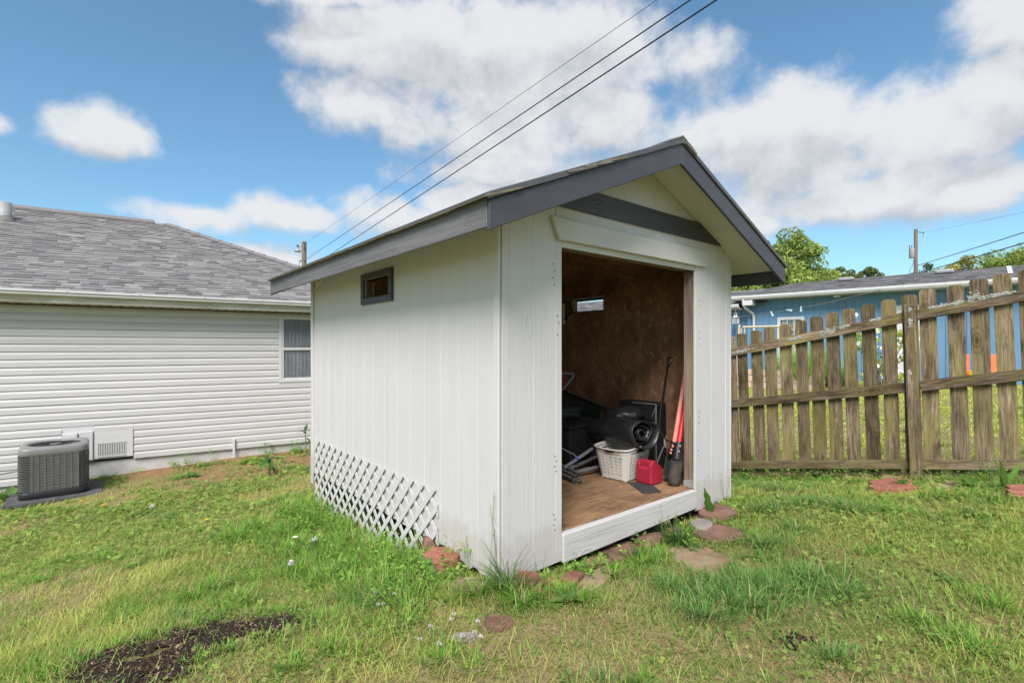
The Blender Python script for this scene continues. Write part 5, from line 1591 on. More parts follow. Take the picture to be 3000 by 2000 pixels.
# crumpled black sheet behind the roll
def lump(name, c, size, mat, seed, lab, cat, sharp=.25):
    rng = np.random.default_rng(seed)
    bm = bmesh.new(); bmesh.ops.create_icosphere(bm, subdivisions=4, radius=1)
    dirs = rng.normal(size=(14, 3)); dirs /= np.linalg.norm(dirs, axis=1)[:, None]; am = rng.uniform(-sharp, sharp, 14)
    for v in bm.verts:
        d = np.array(v.co); k = 1 + sum(am[i] * np.exp(-((1 - d @ dirs[i]) / .12)) for i in range(14)) + .03 * math.sin(9 * d[0] + 7 * d[2]) + .03 * math.sin(13 * d[1])
        v.co = Vector((d[0] * size[0] * k, d[1] * size[1] * k, max(d[2] * k, -.75) * size[2]))
    me = bpy.data.meshes.new(name); bm.to_mesh(me); bm.free(); me.materials.append(mat)
    for p in me.polygons: p.use_smooth = True
    o = bpy.data.objects.new(name, me); o.location = c; link(o); tag(o, lab, cat); return o
c = at(1826, 1215, 4.62); lump('folded_sheet', c, (.17, .15, .085), M['tarp'], 3, 'crumpled black sheet heaped behind the vinyl roll', 'sheet')
# black storage bin, grey bin, both at the left of the opening
def tub(c, rz, w, d, h, mat, lab, name='storage_bin', tap=.88):
    o = empty(name, c, rz, lab, 'bin')
    m = MB(); b_ = [(-w / 2 * tap, -d / 2 * tap, 0), (w / 2 * tap, -d / 2 * tap, 0), (w / 2 * tap, d / 2 * tap, 0), (-w / 2 * tap, d / 2 * tap, 0)]
    t_ = [(-w / 2, -d / 2, h), (w / 2, -d / 2, h), (w / 2, d / 2, h), (-w / 2, d / 2, h)]
    m.add(b_ + t_, [(3, 2, 1, 0), (0, 1, 5, 4), (1, 2, 6, 5), (2, 3, 7, 6), (3, 0, 4, 7), (4, 5, 6, 7)])
    m.build('body', mat, o, bevel=.02, segs=3)
    MB().box(-w / 2 - .015, w / 2 + .015, -d / 2 - .015, d / 2 + .015, h - .001, h + .03).build('lid', mat, o, bevel=.012, segs=2)
    return o
c = at(1672, 1300, 4.75); tub((c.x, c.y, FLOOR), SA + .1, .52, .40, .375, M['bag'], 'large black storage bin behind the grey metal tubes in the shed')
c = at(1640, 1300, 5.32); tub((c.x, c.y, FLOOR), SA, .34, .30, .44, M['bin_grey'], 'grey lidded bin at the left edge of the shed doorway')
# a low black box that carries the far end of the roll and the sheet
c = at(1800, 1300, 4.72); tub((c.x, c.y, FLOOR), SA + .05, .50, .26, .375, M['bag'], 'low black box under the crumpled black sheet', 'storage_box', .96)
# interlocking foam mat leaning on the right wall
wx = SW - .075
def wall_y(px):
    r = (px - CX) / F; p = shed_pt(wx, 0, 0)
    return (p.x - r * p.y) / (r * SV.y - SV.x)
def wall_z(px, py): return CAMZ - (py - CY) / F * (shed_pt(wx, wall_y(px), 0)).y
ya, za = wall_y(1640), wall_z(1640, 1146); yb, zb = wall_y(1756), wall_z(1756, 1194)
poly = [(yb, FLOOR + .01), (yb, zb)]
nT = 8
for i in range(nT):
    f0 = (i + .15) / nT; f1 = (i + .85) / nT
    for f, h in ((f0 - .03, 0), (f0 + .06, .0), (f0 + .02, .030), (f1 - .28, .030), (f1 - .32, .0)):
        poly.append((yb + (ya - yb) * f, zb + (za - zb) * f + h))
poly += [(ya, za), (ya, FLOOR + .01)]
o = MB().prism([tuple(shed_pt(wx, y, z)) for y, z in poly], -SU * .012).build('foam_mat', M['mat_green'], None)
tag(o, 'grey green interlocking foam mat with a toothed edge leaning on the inner wall', 'foam mat')
# black carry bag with piping and white lettering, against the right wall
b0 = wall_y(1957); zt_ = wall_z(1945, 1176)
bag = empty('carry_bag', shed_pt(wx - .10, b0 + .16, FLOOR), SA, 'tall black carry bag with white lettering standing against the inner wall', 'bag')
hB = zt_ - FLOOR
m = MB(); m.prism([(-.09, -.16, 0), (.09, -.16, 0), (.085, -.155, hB), (-.075, -.15, hB - .01), (-.088, -.155, hB * .5)], (0, .42, .0))
m.build('body', M['bag'], bag, bevel=.018, segs=3)
MB().tube([(-.088, -.165, .02), (-.090, -.162, hB * .5), (-.078, -.155, hB - .01), (-.078, .1, hB - .012)], .004, 6).tube([(-.092, .02, hB * .78), (-.088, -.12, hB * .80), (-.082, -.153, hB * .93)], .0035, 6).build('piping', M['piping'], bag)
MB().prism([(-.091, -.12, hB * .74), (-.091, .12, hB * .74), (-.091, .12, hB * .97), (-.091, -.12, hB * .97)], (-.010, 0, 0)).build('front_flap', M['bag'], bag, bevel=.006, segs=2)
tcu = bpy.data.curves.new('lettering', 'FONT'); tcu.body = 'MPR.'; tcu.size = .052; tcu.extrude = .0006; tcu.offset = .0012
to = bpy.data.objects.new('tmp_text', tcu); col.objects.link(to)
dg_ = bpy.context.evaluated_depsgraph_get()
tme = bpy.data.meshes.new_from_object(to.evaluated_get(dg_)); bpy.data.objects.remove(to)
tme.name = 'lettering'; tme.materials.clear(); tme.materials.append(M['lettering'])
to = bpy.data.objects.new('lettering', tme); link(to, bag)
# the narrow side that faces the door (-y in the bag's frame): letters run upward
to.matrix_local = Matrix(((0, -1, 0, .068), (0, 0, -1, -.1625), (1, 0, 0, .185), (0, 0, 0, 1)))
# hook rod leaning behind the bag
hk = shed_pt(wx - .02, b0 + .02, FLOOR)
rod = empty('hook_rod', hk, 0, 'black garden hook rod with a side arm leaning against the inner wall', 'rod')
def rr2(px, py, d=4.60): return at(px, py, d) - hk
MB().tube([(0, 0, 0), rr2(1941, 1176, 4.62), rr2(1952, 1100, 4.62), rr2(1964, 1006, 4.66)], .0095, 8).build('shaft', M['black_plastic'], rod)
MB().tube([rr2(1959, 1047), rr2(1985, 1046), rr2(2010, 1047)], .006, 7).build('arm', M['black_plastic'], rod)
MB().tube([rr2(1955, 1082), rr2(1962, 1066), rr2(1974, 1054), rr2(1990, 1049), rr2(2008, 1048)], .005, 7).build('brace', M['black_plastic'], rod)
o = MB().tube([at(1938, 1180, 4.32), at(1934, 1215, 4.30), at(1931, 1245, 4.28), at(1934, 1265, 4.26), at(1944, 1280, 4.22), at(1957, 1290, 4.14), at(1968, 1297, 4.075)], .0065, 8).build('black_cable', M['bag'], None)
tag(o, 'black cable looping from the rod down to the digger', 'cable')
# loose metal tubes on the floor
tl = ['front right open-ended grey tube lying on the shed floor', 'front left open-ended grey tube lying on the shed floor', 'grey tube with rusty end, second layer of the pile', 'dark grey tube end half hidden at the middle of the pile', 'topmost grey tube of the pile pointing at the basket']
tdir = Vector((-.40, .92, 0)).normalized()
for k, (px, py, z) in enumerate(((1702, 1412, .171), (1686, 1412, .171), (1677, 1402, .197), (1690, 1396, .197), (1700, 1389, .222))):
    e_p = on_floor(px, py, z); L = .62 if k else .55
    dd = (tdir + Vector((.06 * (k - 2) * .5, 0, .0))).normalized()
    m = MB(); m.tube([e_p, e_p + dd * L], .0125, 12, False); m.tube([e_p + dd * .0, e_p + dd * L], .0105, 12, False)
    ri = MB()
    n0 = len(m.v)
    o = m.build('metal_tube', M['tube_dark'], None)
    tag(o, tl[k], 'tube', 'loose metal tubes in the shed')
for k, (a_, b_, lab) in enumerate(((at(1653, 1370, 4.32), at(1738, 1312, 4.62), 'bright grey tube rising to the right, highest of the crossing tubes'), (at(1670, 1372, 4.30), at(1752, 1336, 4.60), 'second crossing grey tube, just below the brightest one'), (at(1682, 1384, 4.24), at(1764, 1364, 4.42), 'lowest crossing grey tube lying toward the basket'))):
    m = MB(); m.tube([a_, b_], .0165, 12, True)
    o = m.build('metal_tube', M['tube_dark'] if k else M['steel'], None); tag(o, lab, 'tube', 'loose metal tubes in the shed')
ho = empty('hooked_rod', at(1692, 1343, 4.28), 0, 'thin bright rod with a blue collar above the tubes', 'rod'); h0 = at(1692, 1343, 4.28)
MB().tube([at(1600, 1295, 4.5) - h0, at(1642, 1310, 4.42) - h0, at(1672, 1327, 4.34) - h0, at(1680, 1329, 4.32) - h0, at(1689, 1339, 4.285) - h0], .0055, 7).build('wire_rod', M['steel'], ho)
MB().tube([at(1688, 1337, 4.29) - h0, at(1694, 1346, 4.27) - h0], .0115, 9).build('collar', M['blue_cap'], ho)
# folded push handle with a red pull cord, left edge of the opening
pf = at(1600, 1205, 4.92)
hp0 = Vector((pf.x, pf.y, FLOOR))
ph_ = empty('push_handle', hp0, 0, 'grey tubular push handle at the left edge of the doorway', 'handle')
MB().tube([at(1560, 1090, 4.9) - hp0, at(1640, 1093, 4.9) - hp0, at(1674, 1094, 4.9) - hp0, at(1681, 1098, 4.9) - hp0, at(1676, 1108, 4.9) - hp0, at(1646, 1142, 4.9) - hp0, at(1600, 1200, 4.92) - hp0, (0, 0, 0)], .014, 10).build('frame', M['tube_dark'], ph_)
MB().tube([at(1644, 1082, 4.85) - hp0, at(1648, 1104, 4.85) - hp0, at(1653, 1120, 4.85) - hp0, at(1656, 1129, 4.86) - hp0], .005, 6).build('pull_cord', M['handle_red'], ph_)
# two black grips just inside the left jamb
g0 = on_floor(1625, 1490)
gg = empty('hand_tool', g0, 0, 'black foam grips of a hand tool just inside the left door jamb', 'tool')
MB().tube([at(1600, 1380, 3.6) - g0, at(1637, 1462, 3.55) - g0, at(1644, 1487, 3.5) - g0], .006, 7).build('shaft', M['steel'], gg)
MB().tube([at(1642, 1485, 3.5) - g0, at(1649, 1516, 3.42) - g0], .014, 9).build('grip', M['rubber'], gg)
MB().tube([(-.10, .02, .014), at(1643, 1524, 3.12) - g0], .014, 9).build('grip', M['rubber'], gg)
# strap and pale tube hanging beside the far window
hb = shed_pt(SW - .06, wall_y(1652), wall_z(1652, 915))
hg = empty('wall_hook', hb, SA, 'black strap hook hanging on the inner wall beside the small window', 'hook')
def wl_(px, py): return Vector((-.03, wall_y(px) - wall_y(1652), wall_z(px, py) - hb.z))
MB().tube([wl_(1650, 886), wl_(1662, 884), wl_(1672, 888), wl_(1680, 912), wl_(1672, 920), wl_(1652, 940)], .010, 7).build('strap', M['rubber'], hg)
MB().tube([wl_(1653, 890), wl_(1655, 950)], .016, 8).build('pale_tube', M['basket'], hg)

# ================================================================== STONES, BRICKS, FLAGS
M['stone_red'] = pmat('red_sandstone', (.13, .068, .048), (.24, .135, .098), .9, 7, bscale=28, bstr=.7, bdist=.015, var=.10)
M['stone_tan'] = pmat('tan_flagstone', (.21, .145, .085), (.34, .25, .155), .85, 5, bscale=22, bstr=.5, bdist=.01, var=.08)
M['stone_grey'] = pmat('grey_stone', (.22, .19, .165), (.33, .30, .26), .9, 8, bscale=30, bstr=.6)
M['block_pink'] = pmat('pink_concrete', (.30, .105, .072), (.41, .165, .115), .9, 12, bscale=45, bstr=.9, bdist=.02)
M['brick'] = pmat('red_brick', (.19, .070, .052), (.28, .115, .085), .9, 9, bscale=40, bstr=.5, var=.1)
STONE_POLYS = []
def slab(pxs, thick, mat, lab, name='flagstone', cat='stone', seed=0, group=None, drop=.05, tilt=0.0):
    """a flat stone: outline given by the photo pixels of its top face, lying on the ground"""
    rs_ = random.Random(seed); thick *= .8
    P = [ground(px, py, thick) for px, py in pxs]
    zm = sum(p.z for p in P) / len(P)
    for p in P: p.z = zm + (p.z - zm) * .7
    cm = sum(P, Vector()) / len(P)
    STONE_POLYS.append([tuple((p + (cm - p) * .16).xy) for p in P])
    out = []
    n = len(P); c = sum(P, Vector()) / n
    for i in range(n):
        a, b = P[i], P[(i + 1) % n]
        for f in (0, .33, .67):
            q = a.lerp(b, f); s_ = (b - a).length * .07
            out.append(q + Vector((rs_.uniform(-s_, s_), rs_.uniform(-s_, s_), rs_.uniform(-.003, .003))))
    m = MB(); m.prism([tuple(q - c) for q in out], (0, 0, -(thick + drop)))
    o = m.build(name, mat, None, loc=c, bevel=.006, segs=2); tag(o, lab, cat, group)
    return o
slab([(1945, 1612), (1990, 1597), (2070, 1603), (2110, 1618), (2166, 1636), (2110, 1668), (2050, 1678), (1985, 1655)], .018, M['stone_tan'], 'large flat tan flagstone in the grass before the shed door', seed=1)
slab([(2025, 1560), (2050, 1538), (2120, 1533), (2180, 1552), (2193, 1568), (2150, 1582), (2075, 1580)], .03, M['stone_red'], 'reddish flagstone just behind the large tan flagstone', seed=2)
slab([(1760, 1612), (1785, 1592), (1850, 1585), (1876, 1602), (1868, 1622), (1800, 1636)], .055, M['stone_red'], 'flat red stone under the middle of the shed sill', seed=3)
slab([(1858, 1578), (1880, 1563), (1930, 1557), (1940, 1568), (1925, 1588), (1870, 1597)], .06, M['stone_red'], 'flat red stone under the right part of the shed sill', seed=4)
slab([(1703, 1640), (1745, 1628), (1796, 1632), (1790, 1648), (1740, 1658)], .04, M['stone_red'], 'narrow red stone half hidden by weeds under the left part of the sill', seed=5)
slab([(1692, 1710), (1712, 1678), (1760, 1660), (1792, 1662), (1790, 1690), (1740, 1722)], .02, M['stone_tan'], 'tan flagstone in the grass left of the big flagstone', seed=6)
slab([(1320, 1708), (1345, 1692), (1395, 1690), (1424, 1704), (1405, 1722), (1345, 1726)], .045, M['stone_tan'], 'flat tan stone at the foot of the shed corner, left side', seed=7)
slab([(1497, 1690), (1520, 1671), (1568, 1673), (1584, 1686), (1560, 1708), (1510, 1706)], .065, M['brick'], 'upper red brick at the foot of the shed corner', 'brick', 'brick', 8)
slab([(1507, 1722), (1535, 1702), (1612, 1690), (1640, 1704), (1600, 1724), (1545, 1736)], .035, M['block_pink'], 'lower pale red brick in front of the shed corner', 'brick', 'brick', 9)
slab([(2021, 1530), (2040, 1517), (2075, 1518), (2090, 1532), (2070, 1545), (2035, 1545)], .06, M['stone_grey'], 'grey stone at the right end of the shed sill', seed=10)
slab([(2046, 1500), (2065, 1480), (2110, 1472), (2150, 1480), (2160, 1496), (2120, 1512), (2060, 1514)], .08, M['stone_red'], 'red stone behind the tall dandelion leaves at the shed corner', seed=11)
slab([(1318, 1858), (1345, 1848), (1395, 1850), (1408, 1864), (1378, 1878), (1335, 1874)], .006, M['stone_grey'], 'pale flat stone among clover in the foreground', seed=12)
slab([(1420, 1806), (1440, 1797), (1490, 1800), (1502, 1820), (1470, 1836), (1428, 1830)], .03, M['stone_red'], 'dark red stone in the grass in front of the shed corner', seed=13)
slab([(917, 1556), (935, 1545), (958, 1548), (962, 1566), (935, 1574)], .05, M['stone_red'], 'red stone left of the lattice, beside the dandelion clock', seed=14)
slab([(946, 1580), (960, 1568), (985, 1566), (990, 1580), (965, 1592)], .04, M['stone_red'], 'smaller red stone beside the lattice foot', seed=15)
slab([(1128, 1662), (1145, 1651), (1172, 1655), (1172, 1672), (1145, 1680)], .05, M['stone_red'], 'small red rock left of the pink block', seed=16)
slab([(1154, 1694), (1172, 1682), (1206, 1684), (1210, 1700), (1180, 1710)], .05, M['stone_red'], 'low red rock in front of the pink block, left side', seed=17)
slab([(2551, 1412), (2600, 1404), (2670, 1406), (2680, 1420), (2620, 1428), (2560, 1426)], .07, M['block_pink'], 'red concrete edging block at the fence post, left of it', 'edging_block', 'block', 18)
slab([(2945, 1422), (2990, 1416), (3040, 1424), (3040, 1440), (2960, 1440)], .08, M['block_pink'], 'red concrete edging block at the right edge by the fence', 'edging_block', 'block', 19)
slab([(2724, 1418), (2780, 1410), (2837, 1412), (2840, 1424), (2760, 1430)], .04, M['stone_tan'], 'tan edging stone between the two red blocks at the fence', 'edging_stone', 'stone', 20)
slab([(1206, 1672), (1220, 1660), (1240, 1664), (1242, 1684), (1216, 1690)], .05, M['brick'], 'broken red brick wedged left of the pink block', 'brick', 'brick', 31)
slab([(1010, 1600), (1030, 1590), (1058, 1596), (1056, 1612), (1024, 1616)], .05, M['stone_red'], 'red rock at the foot of the lattice, half way along', seed=32)
slab([(1640, 1690), (1662, 1676), (1700, 1668), (1712, 1680), (1680, 1698)], .05, M['brick'], 'red brick under the left end of the sill', 'brick', 'brick', 33)
slab([(1935, 1560), (1950, 1548), (1985, 1540), (2000, 1550), (1975, 1566)], .06, M['stone_red'], 'flat red stone under the sill next to the long-bladed tuft', seed=34)
# split-face retaining block and the upright stone behind it
pb = ground(1288, 1694)
o = MB(); bw_, bd_, bh_ = .195, .15, .135
rs_ = random.Random(2)
vs = []; NXB = 9; NZB = 7
poly = [(-bw_ / 2, 0), (bw_ / 2, 0), (bw_ / 2 + .012, .02), (bw_ / 2 - .03, bd_), (-bw_ / 2 + .03, bd_), (-bw_ / 2 - .012, .02)]
o.prism([(x_, y_, 0) for x_, y_ in poly], (0, 0, bh_))
ob = o.build('retaining_block', M['block_pink'], None, loc=pb + Vector((0, .03, -.015)), rot=(R(-2), R(2), .06), bevel=.007, segs=2)
tag(ob, 'pink concrete retaining block with rough face by the shed corner', 'block')
face = MB()
for i in range(NXB + 1):
    for j in range(NZB + 1):
        vs.append((-bw_ / 2 + bw_ * i / NXB, -.002 - (rs_.uniform(.001, .006) if 0 < i < NXB and 0 < j < NZB else 0), .006 + (bh_ - .014) * j / NZB))
face.add(vs, [(i * (NZB + 1) + j, (i + 1) * (NZB + 1) + j, (i + 1) * (NZB + 1) + j + 1, i * (NZB + 1) + j + 1) for i in range(NXB) for j in range(NZB)])
face.build('split_face', M['block_pink'], ob)
STONE_POLYS.append([(pb.x - .1, pb.y), (pb.x + .1, pb.y), (pb.x + .1, pb.y + .17), (pb.x - .1, pb.y + .17)])
pu = ground(1245, 1680)
o = MB(); o.prism([(-.055, 0, -.05), (.065, .01, -.05), (.055, .0, .10), (.035, 0, .165), (-.02, 0, .175), (-.045, 0, .09)], (.02, .10, 0))
ob = o.build('upright_stone', M['stone_red'], None, loc=pu + Vector((0, .10, 0)), rot=(R(-8), R(6), .5), bevel=.014, segs=2)
tag(ob, 'upright red stone leaning between lattice and pink block', 'stone')

# ================================================================== SOIL BED
SOILPX = [(150, 1990), (179, 1950), (300, 1915), (444, 1871), (560, 1840), (677, 1812), (780, 1800), (880, 1806), (930, 1826), (829, 1868), (700, 1902), (569, 1936), (531, 2010), (420, 2060), (200, 2060)]
SOIL = [ground(*p) for p in SOILPX]
SOILXY = np.array([(p.x, p.y) for p in SOIL])
def in_poly(x, y, poly):
    x = np.asarray(x); y = np.asarray(y); ins = np.zeros(x.shape, bool); n = len(poly)
    for i in range(n):
        x0, y0 = poly[i]; x1, y1 = poly[(i + 1) % n]
        c = ((y0 > y) != (y1 > y)) & (x < (x1 - x0) * (y - y0) / (y1 - y0 + 1e-12) + x0)
        ins ^= c
    return ins
def soil_mat():
    m, nt, p = new_mat('potting_soil')
    v = coords(nt, (1, 1, 1), False)
    c = ramp(nt, noise(nt, v, 55, 6, .75), [(.30, (.016, .010, .007)), (.52, (.052, .033, .022)), (.72, (.14, .09, .058))])
    nt.links.new(c, p.inputs['Base Color']); p.inputs['Roughness'].default_value = .95; p.inputs['Specular IOR Level'].default_value = .15
    bump(nt, p, noise(nt, v, 45, 8, .75), 1.0, .03)
    return m
M['soil'] = soil_mat()
gx = np.arange(SOILXY[:, 0].min(), SOILXY[:, 0].max(), .022); gy = np.arange(SOILXY[:, 1].min(), SOILXY[:, 1].max(), .022)
X, Y = np.meshgrid(gx, gy)
wob = (fbm(X, Y, 7, 4) - .5) * .34
ins = in_poly(X + wob, Y + wob[::-1], SOILXY)
ins &= fbm(X, Y, 11, 87, 3) > .30
Zs = zg(X, Y) + .006 + .014 * fbm(X, Y, 16, 5)
ids = np.arange(X.size).reshape(X.shape)
qk = ins[:-1, :-1] & ins[1:, :-1] & ins[:-1, 1:] & ins[1:, 1:]
q = np.stack([ids[:-1, :-1], ids[:-1, 1:], ids[1:, 1:], ids[1:, :-1]], -1)[qk]
used = np.unique(q); remap = -np.ones(X.size, int); remap[used] = np.arange(len(used))
o = bpy.data.objects.new('soil_bed', np_mesh('soil_bed', np.stack([X.ravel(), Y.ravel(), Zs.ravel()], 1)[used], remap[q], M['soil'], smooth=True)); link(o)
tag(o, 'bare patch of dark potting soil in the lawn', 'soil', kind='structure')
def chips(n, inside, name, lab, palette, smin, smax, lift):
    V, Fq, C = [], [], []
    bx0, by0 = SOILXY.min(0); bx1, by1 = SOILXY.max(0)
    x = RNG.uniform(bx0 - .15, bx1 + .15, n); y = RNG.uniform(by0 - .1, by1 + .1, n)
    k = in_poly(x, y, SOILXY) | in_poly(x + RNG.normal(0, .09, n), y + RNG.normal(0, .07, n), SOILXY); x, y = x[k], y[k]; n = len(x)
    z = zg(x, y) + lift + .014 * fbm(x, y, 16, 5)
    a = RNG.uniform(0, 2 * np.pi, n); s = RNG.uniform(smin, smax, n) * RNG.choice([.5, .7, 1, 1.6], n); w = s * RNG.uniform(.25, .6, n)
    d = np.stack([np.cos(a), np.sin(a), RNG.normal(0, .3, n)], 1); b = np.stack([-np.sin(a), np.cos(a), RNG.normal(0, .3, n)], 1)
    c = np.stack([x, y, z + .003], 1); up = np.array([0, 0, 1]) * (w * .35)[:, None]
    V = np.stack([c - d * s[:, None] - b * w[:, None], c + d * s[:, None] - b * w[:, None] * .6, c + d * s[:, None] * .9 + b * w[:, None], c - d * s[:, None] + b * w[:, None] * .7], 1)
    V = np.concatenate([V, V + up[:, None] ], 1)
    C = np.repeat(np.array(palette)[RNG.integers(0, len(palette), n)][:, None] * RNG.uniform(.7, 1.25, (n, 1, 1)), 8, 1)
    f = np.array([[4, 5, 6, 7], [0, 1, 5, 4], [1, 2, 6, 5], [2, 3, 7, 6], [3, 0, 4, 7]])
    Fq = (np.arange(n)[:, None, None] * 8 + f[None]).reshape(-1, 4)
    o = np_obj(name, (V.reshape(-1, 3), Fq, C.reshape(-1, 3)), M['chip']); tag(o, lab, 'wood chips', kind='stuff')
def vc_mat(name, rough):
    m, nt, p = new_mat(name); a = nnode(nt, 'ShaderNodeVertexColor'); a.layer_name = 'Col'
    nt.links.new(a.outputs[0], p.inputs['Base Color']); p.inputs['Roughness'].default_value = rough
    return m
M['chip'] = vc_mat('wood_chip', .9)
chips(9000, True, 'wood_chips', 'small wood chips and bark bits strewn over the dark soil', [(.015, .010, .008), (.03, .02, .015), (.06, .04, .028), (.02, .013, .01), (.30, .21, .14), (.10, .065, .04)], .002, .0062, .006)

# ================================================================== GRASS
def shed_mask(x, y, pad):
    u = (x - SC.x) * SU.x + (y - SC.y) * SU.y; v = (x - SC.x) * SV.x + (y - SC.y) * SV.y
    return (u > -pad) & (u < SW + pad) & (v > -pad) & (v < SL + pad), u, v
def house_y(x, y): return (x - HP.x) * HN.x + (y - HP.y) * HN.y
def house_x(x, y): return (x - HP.x) * HU.x + (y - HP.y) * HU.y
def fence_side(x, y): return (x - FO.x) * FNn.x + (y - FO.y) * FNn.y      # > 0 on the camera side
PADP = [acp + HU * a + HN * b for a, b in ((-.13, -.12), (AW + .15, -.12), (AW + .15, AW + .1), (-.13, AW + .1))]
PADXY = [(p.x, p.y) for p in PADP]
def keep_mask(x, y, soil_keep=.18, stone=True):
    inside, u, v = shed_mask(x, y, .005)
    k = ~inside
    k &= house_y(x, y) < -.02
    k &= ~in_poly(x, y, PADXY)
    so_ = in_poly(x, y, SOILXY); cm_ = SOILXY.mean(0)
    inner = so_.copy()
    for dx_, dy_ in ((.09, 0), (-.09, 0), (0, .07), (0, -.07)): inner &= in_poly(x + dx_, y + dy_, SOILXY)
    k &= ~so_ | (RNG.random(len(x)) < np.where(inner, soil_keep, .5))
    if stone:
        for sp in STONE_POLYS: k &= ~in_poly(x, y, sp)
    return k
def bare(x, y):
    """0 lush .. 1 bare thatch"""
    b = fbm(x, y, .75, 21, 4) * .55 + fbm(x, y, 3.1, 31, 3) * .45
    hy = -house_y(x, y); hx_ = house_x(x, y)
    strip = np.exp(-(np.maximum(hy - .1, 0) / .9) ** 2) * np.clip((hx_ - 1.2) / .6, 0, 1)
    # worn strip at the very front of the picture and round the middle left
    fr = np.exp(-((x + .05) / .75) ** 2 - ((y - 1.98) / .30) ** 2) * .75
    ml = np.exp(-((x + 2.1) / 1.3) ** 2 - ((y - 2.9) / .8) ** 2) * .14
    return np.clip((b - .41) * 3.2 + strip * .9 + fr + ml, 0, 1)
LUSH, LIME, OLIVE, BLUEG = (.195, .365, .052), (.500, .575, .130), (.520, .490, .16), (.150, .310, .085)
STRAW1, STRAW2 = (.42, .31, .15), (.62, .49, .27)
parts = []
bands = [(1.45, 2.6, 16000, 1.0), (2.6, 3.6, 12500, 1.0), (3.6, 5.0, 7500, 1.1), (5.0, 6.8, 3200, 1.45), (6.8, 10.5, 1700, 2.0)]
for d0_, d1_, dens, wk in bands:
    area = 2.5 * (d0_ + d1_) / 2 * (d1_ - d0_); n = int(dens * area)
    y = np.sqrt(RNG.uniform(d0_ ** 2, d1_ ** 2, n)); x = y * RNG.uniform(-1.25, 1.25, n)
    ne = int(dens * .35 * (d1_ - d0_) * 4.4)                 # beside the view, for anyone who steps aside
    ye = RNG.uniform(d0_, d1_, ne); xe = (1.15 * ye + RNG.uniform(0, 2.2, ne)) * RNG.choice([-1, 1], ne)
    x, y = np.concatenate([x, xe]), np.concatenate([y, ye])
    k = keep_mask(x, y) & (fence_side(x, y) > -.3)
    x, y = x[k], y[k]; br = bare(x, y)
    k = RNG.random(len(x)) > np.maximum(br * .62, earth_strip(x, y) * .97)
    x, y, br = x[k], y[k], br[k]; n = len(x)
    z = zg(x, y) - .004
    lush = fbm(x, y, 1.7, 44, 3)
    straw = RNG.random(n) < (.12 + .60 * br)
    h = RNG.gamma(5, .0095, n) * (.75 + .75 * lush); h = np.clip(h, .012, .13)
    h[straw] = RNG.uniform(.03, .075, straw.sum())
    w = RNG.uniform(.0026, .0048, n) * wk; w[straw] *= .62
    le = RNG.uniform(.40, 1.30, n); cu = RNG.uniform(.0, .6, n)
    le[straw] = RNG.uniform(.95, 1.5, straw.sum()); cu[straw] = RNG.uniform(-.3, .35, straw.sum())
    hue = fbm(x, y, 2.3, 61, 3)[:, None]; t = np.clip((hue - .36) * 4.0, 0, 1)
    c = np.array(LUSH) * (1 - t) + np.array(LIME) * t
    m2 = (RNG.random(n) < .28)[:, None]; c = np.where(m2, np.array(OLIVE), c)
    bl = np.exp(-((x - 1.45) / .75) ** 2 - ((y - 2.55) / .42) ** 2)[:, None]; c = c * (1 - .75 * bl) + np.array(BLUEG) * .75 * bl
    c = c * RNG.uniform(.72, 1.32, (n, 1))
    h = h * (1 + .35 * bl[:, 0] * (~straw))
    c[straw] = greens(straw.sum(), STRAW1, STRAW2)
    az = RNG.uniform(0, 2 * np.pi, n)
    parts.append(blades(np.stack([x, y, z], 1), az, h, w, le, cu, c, 2))
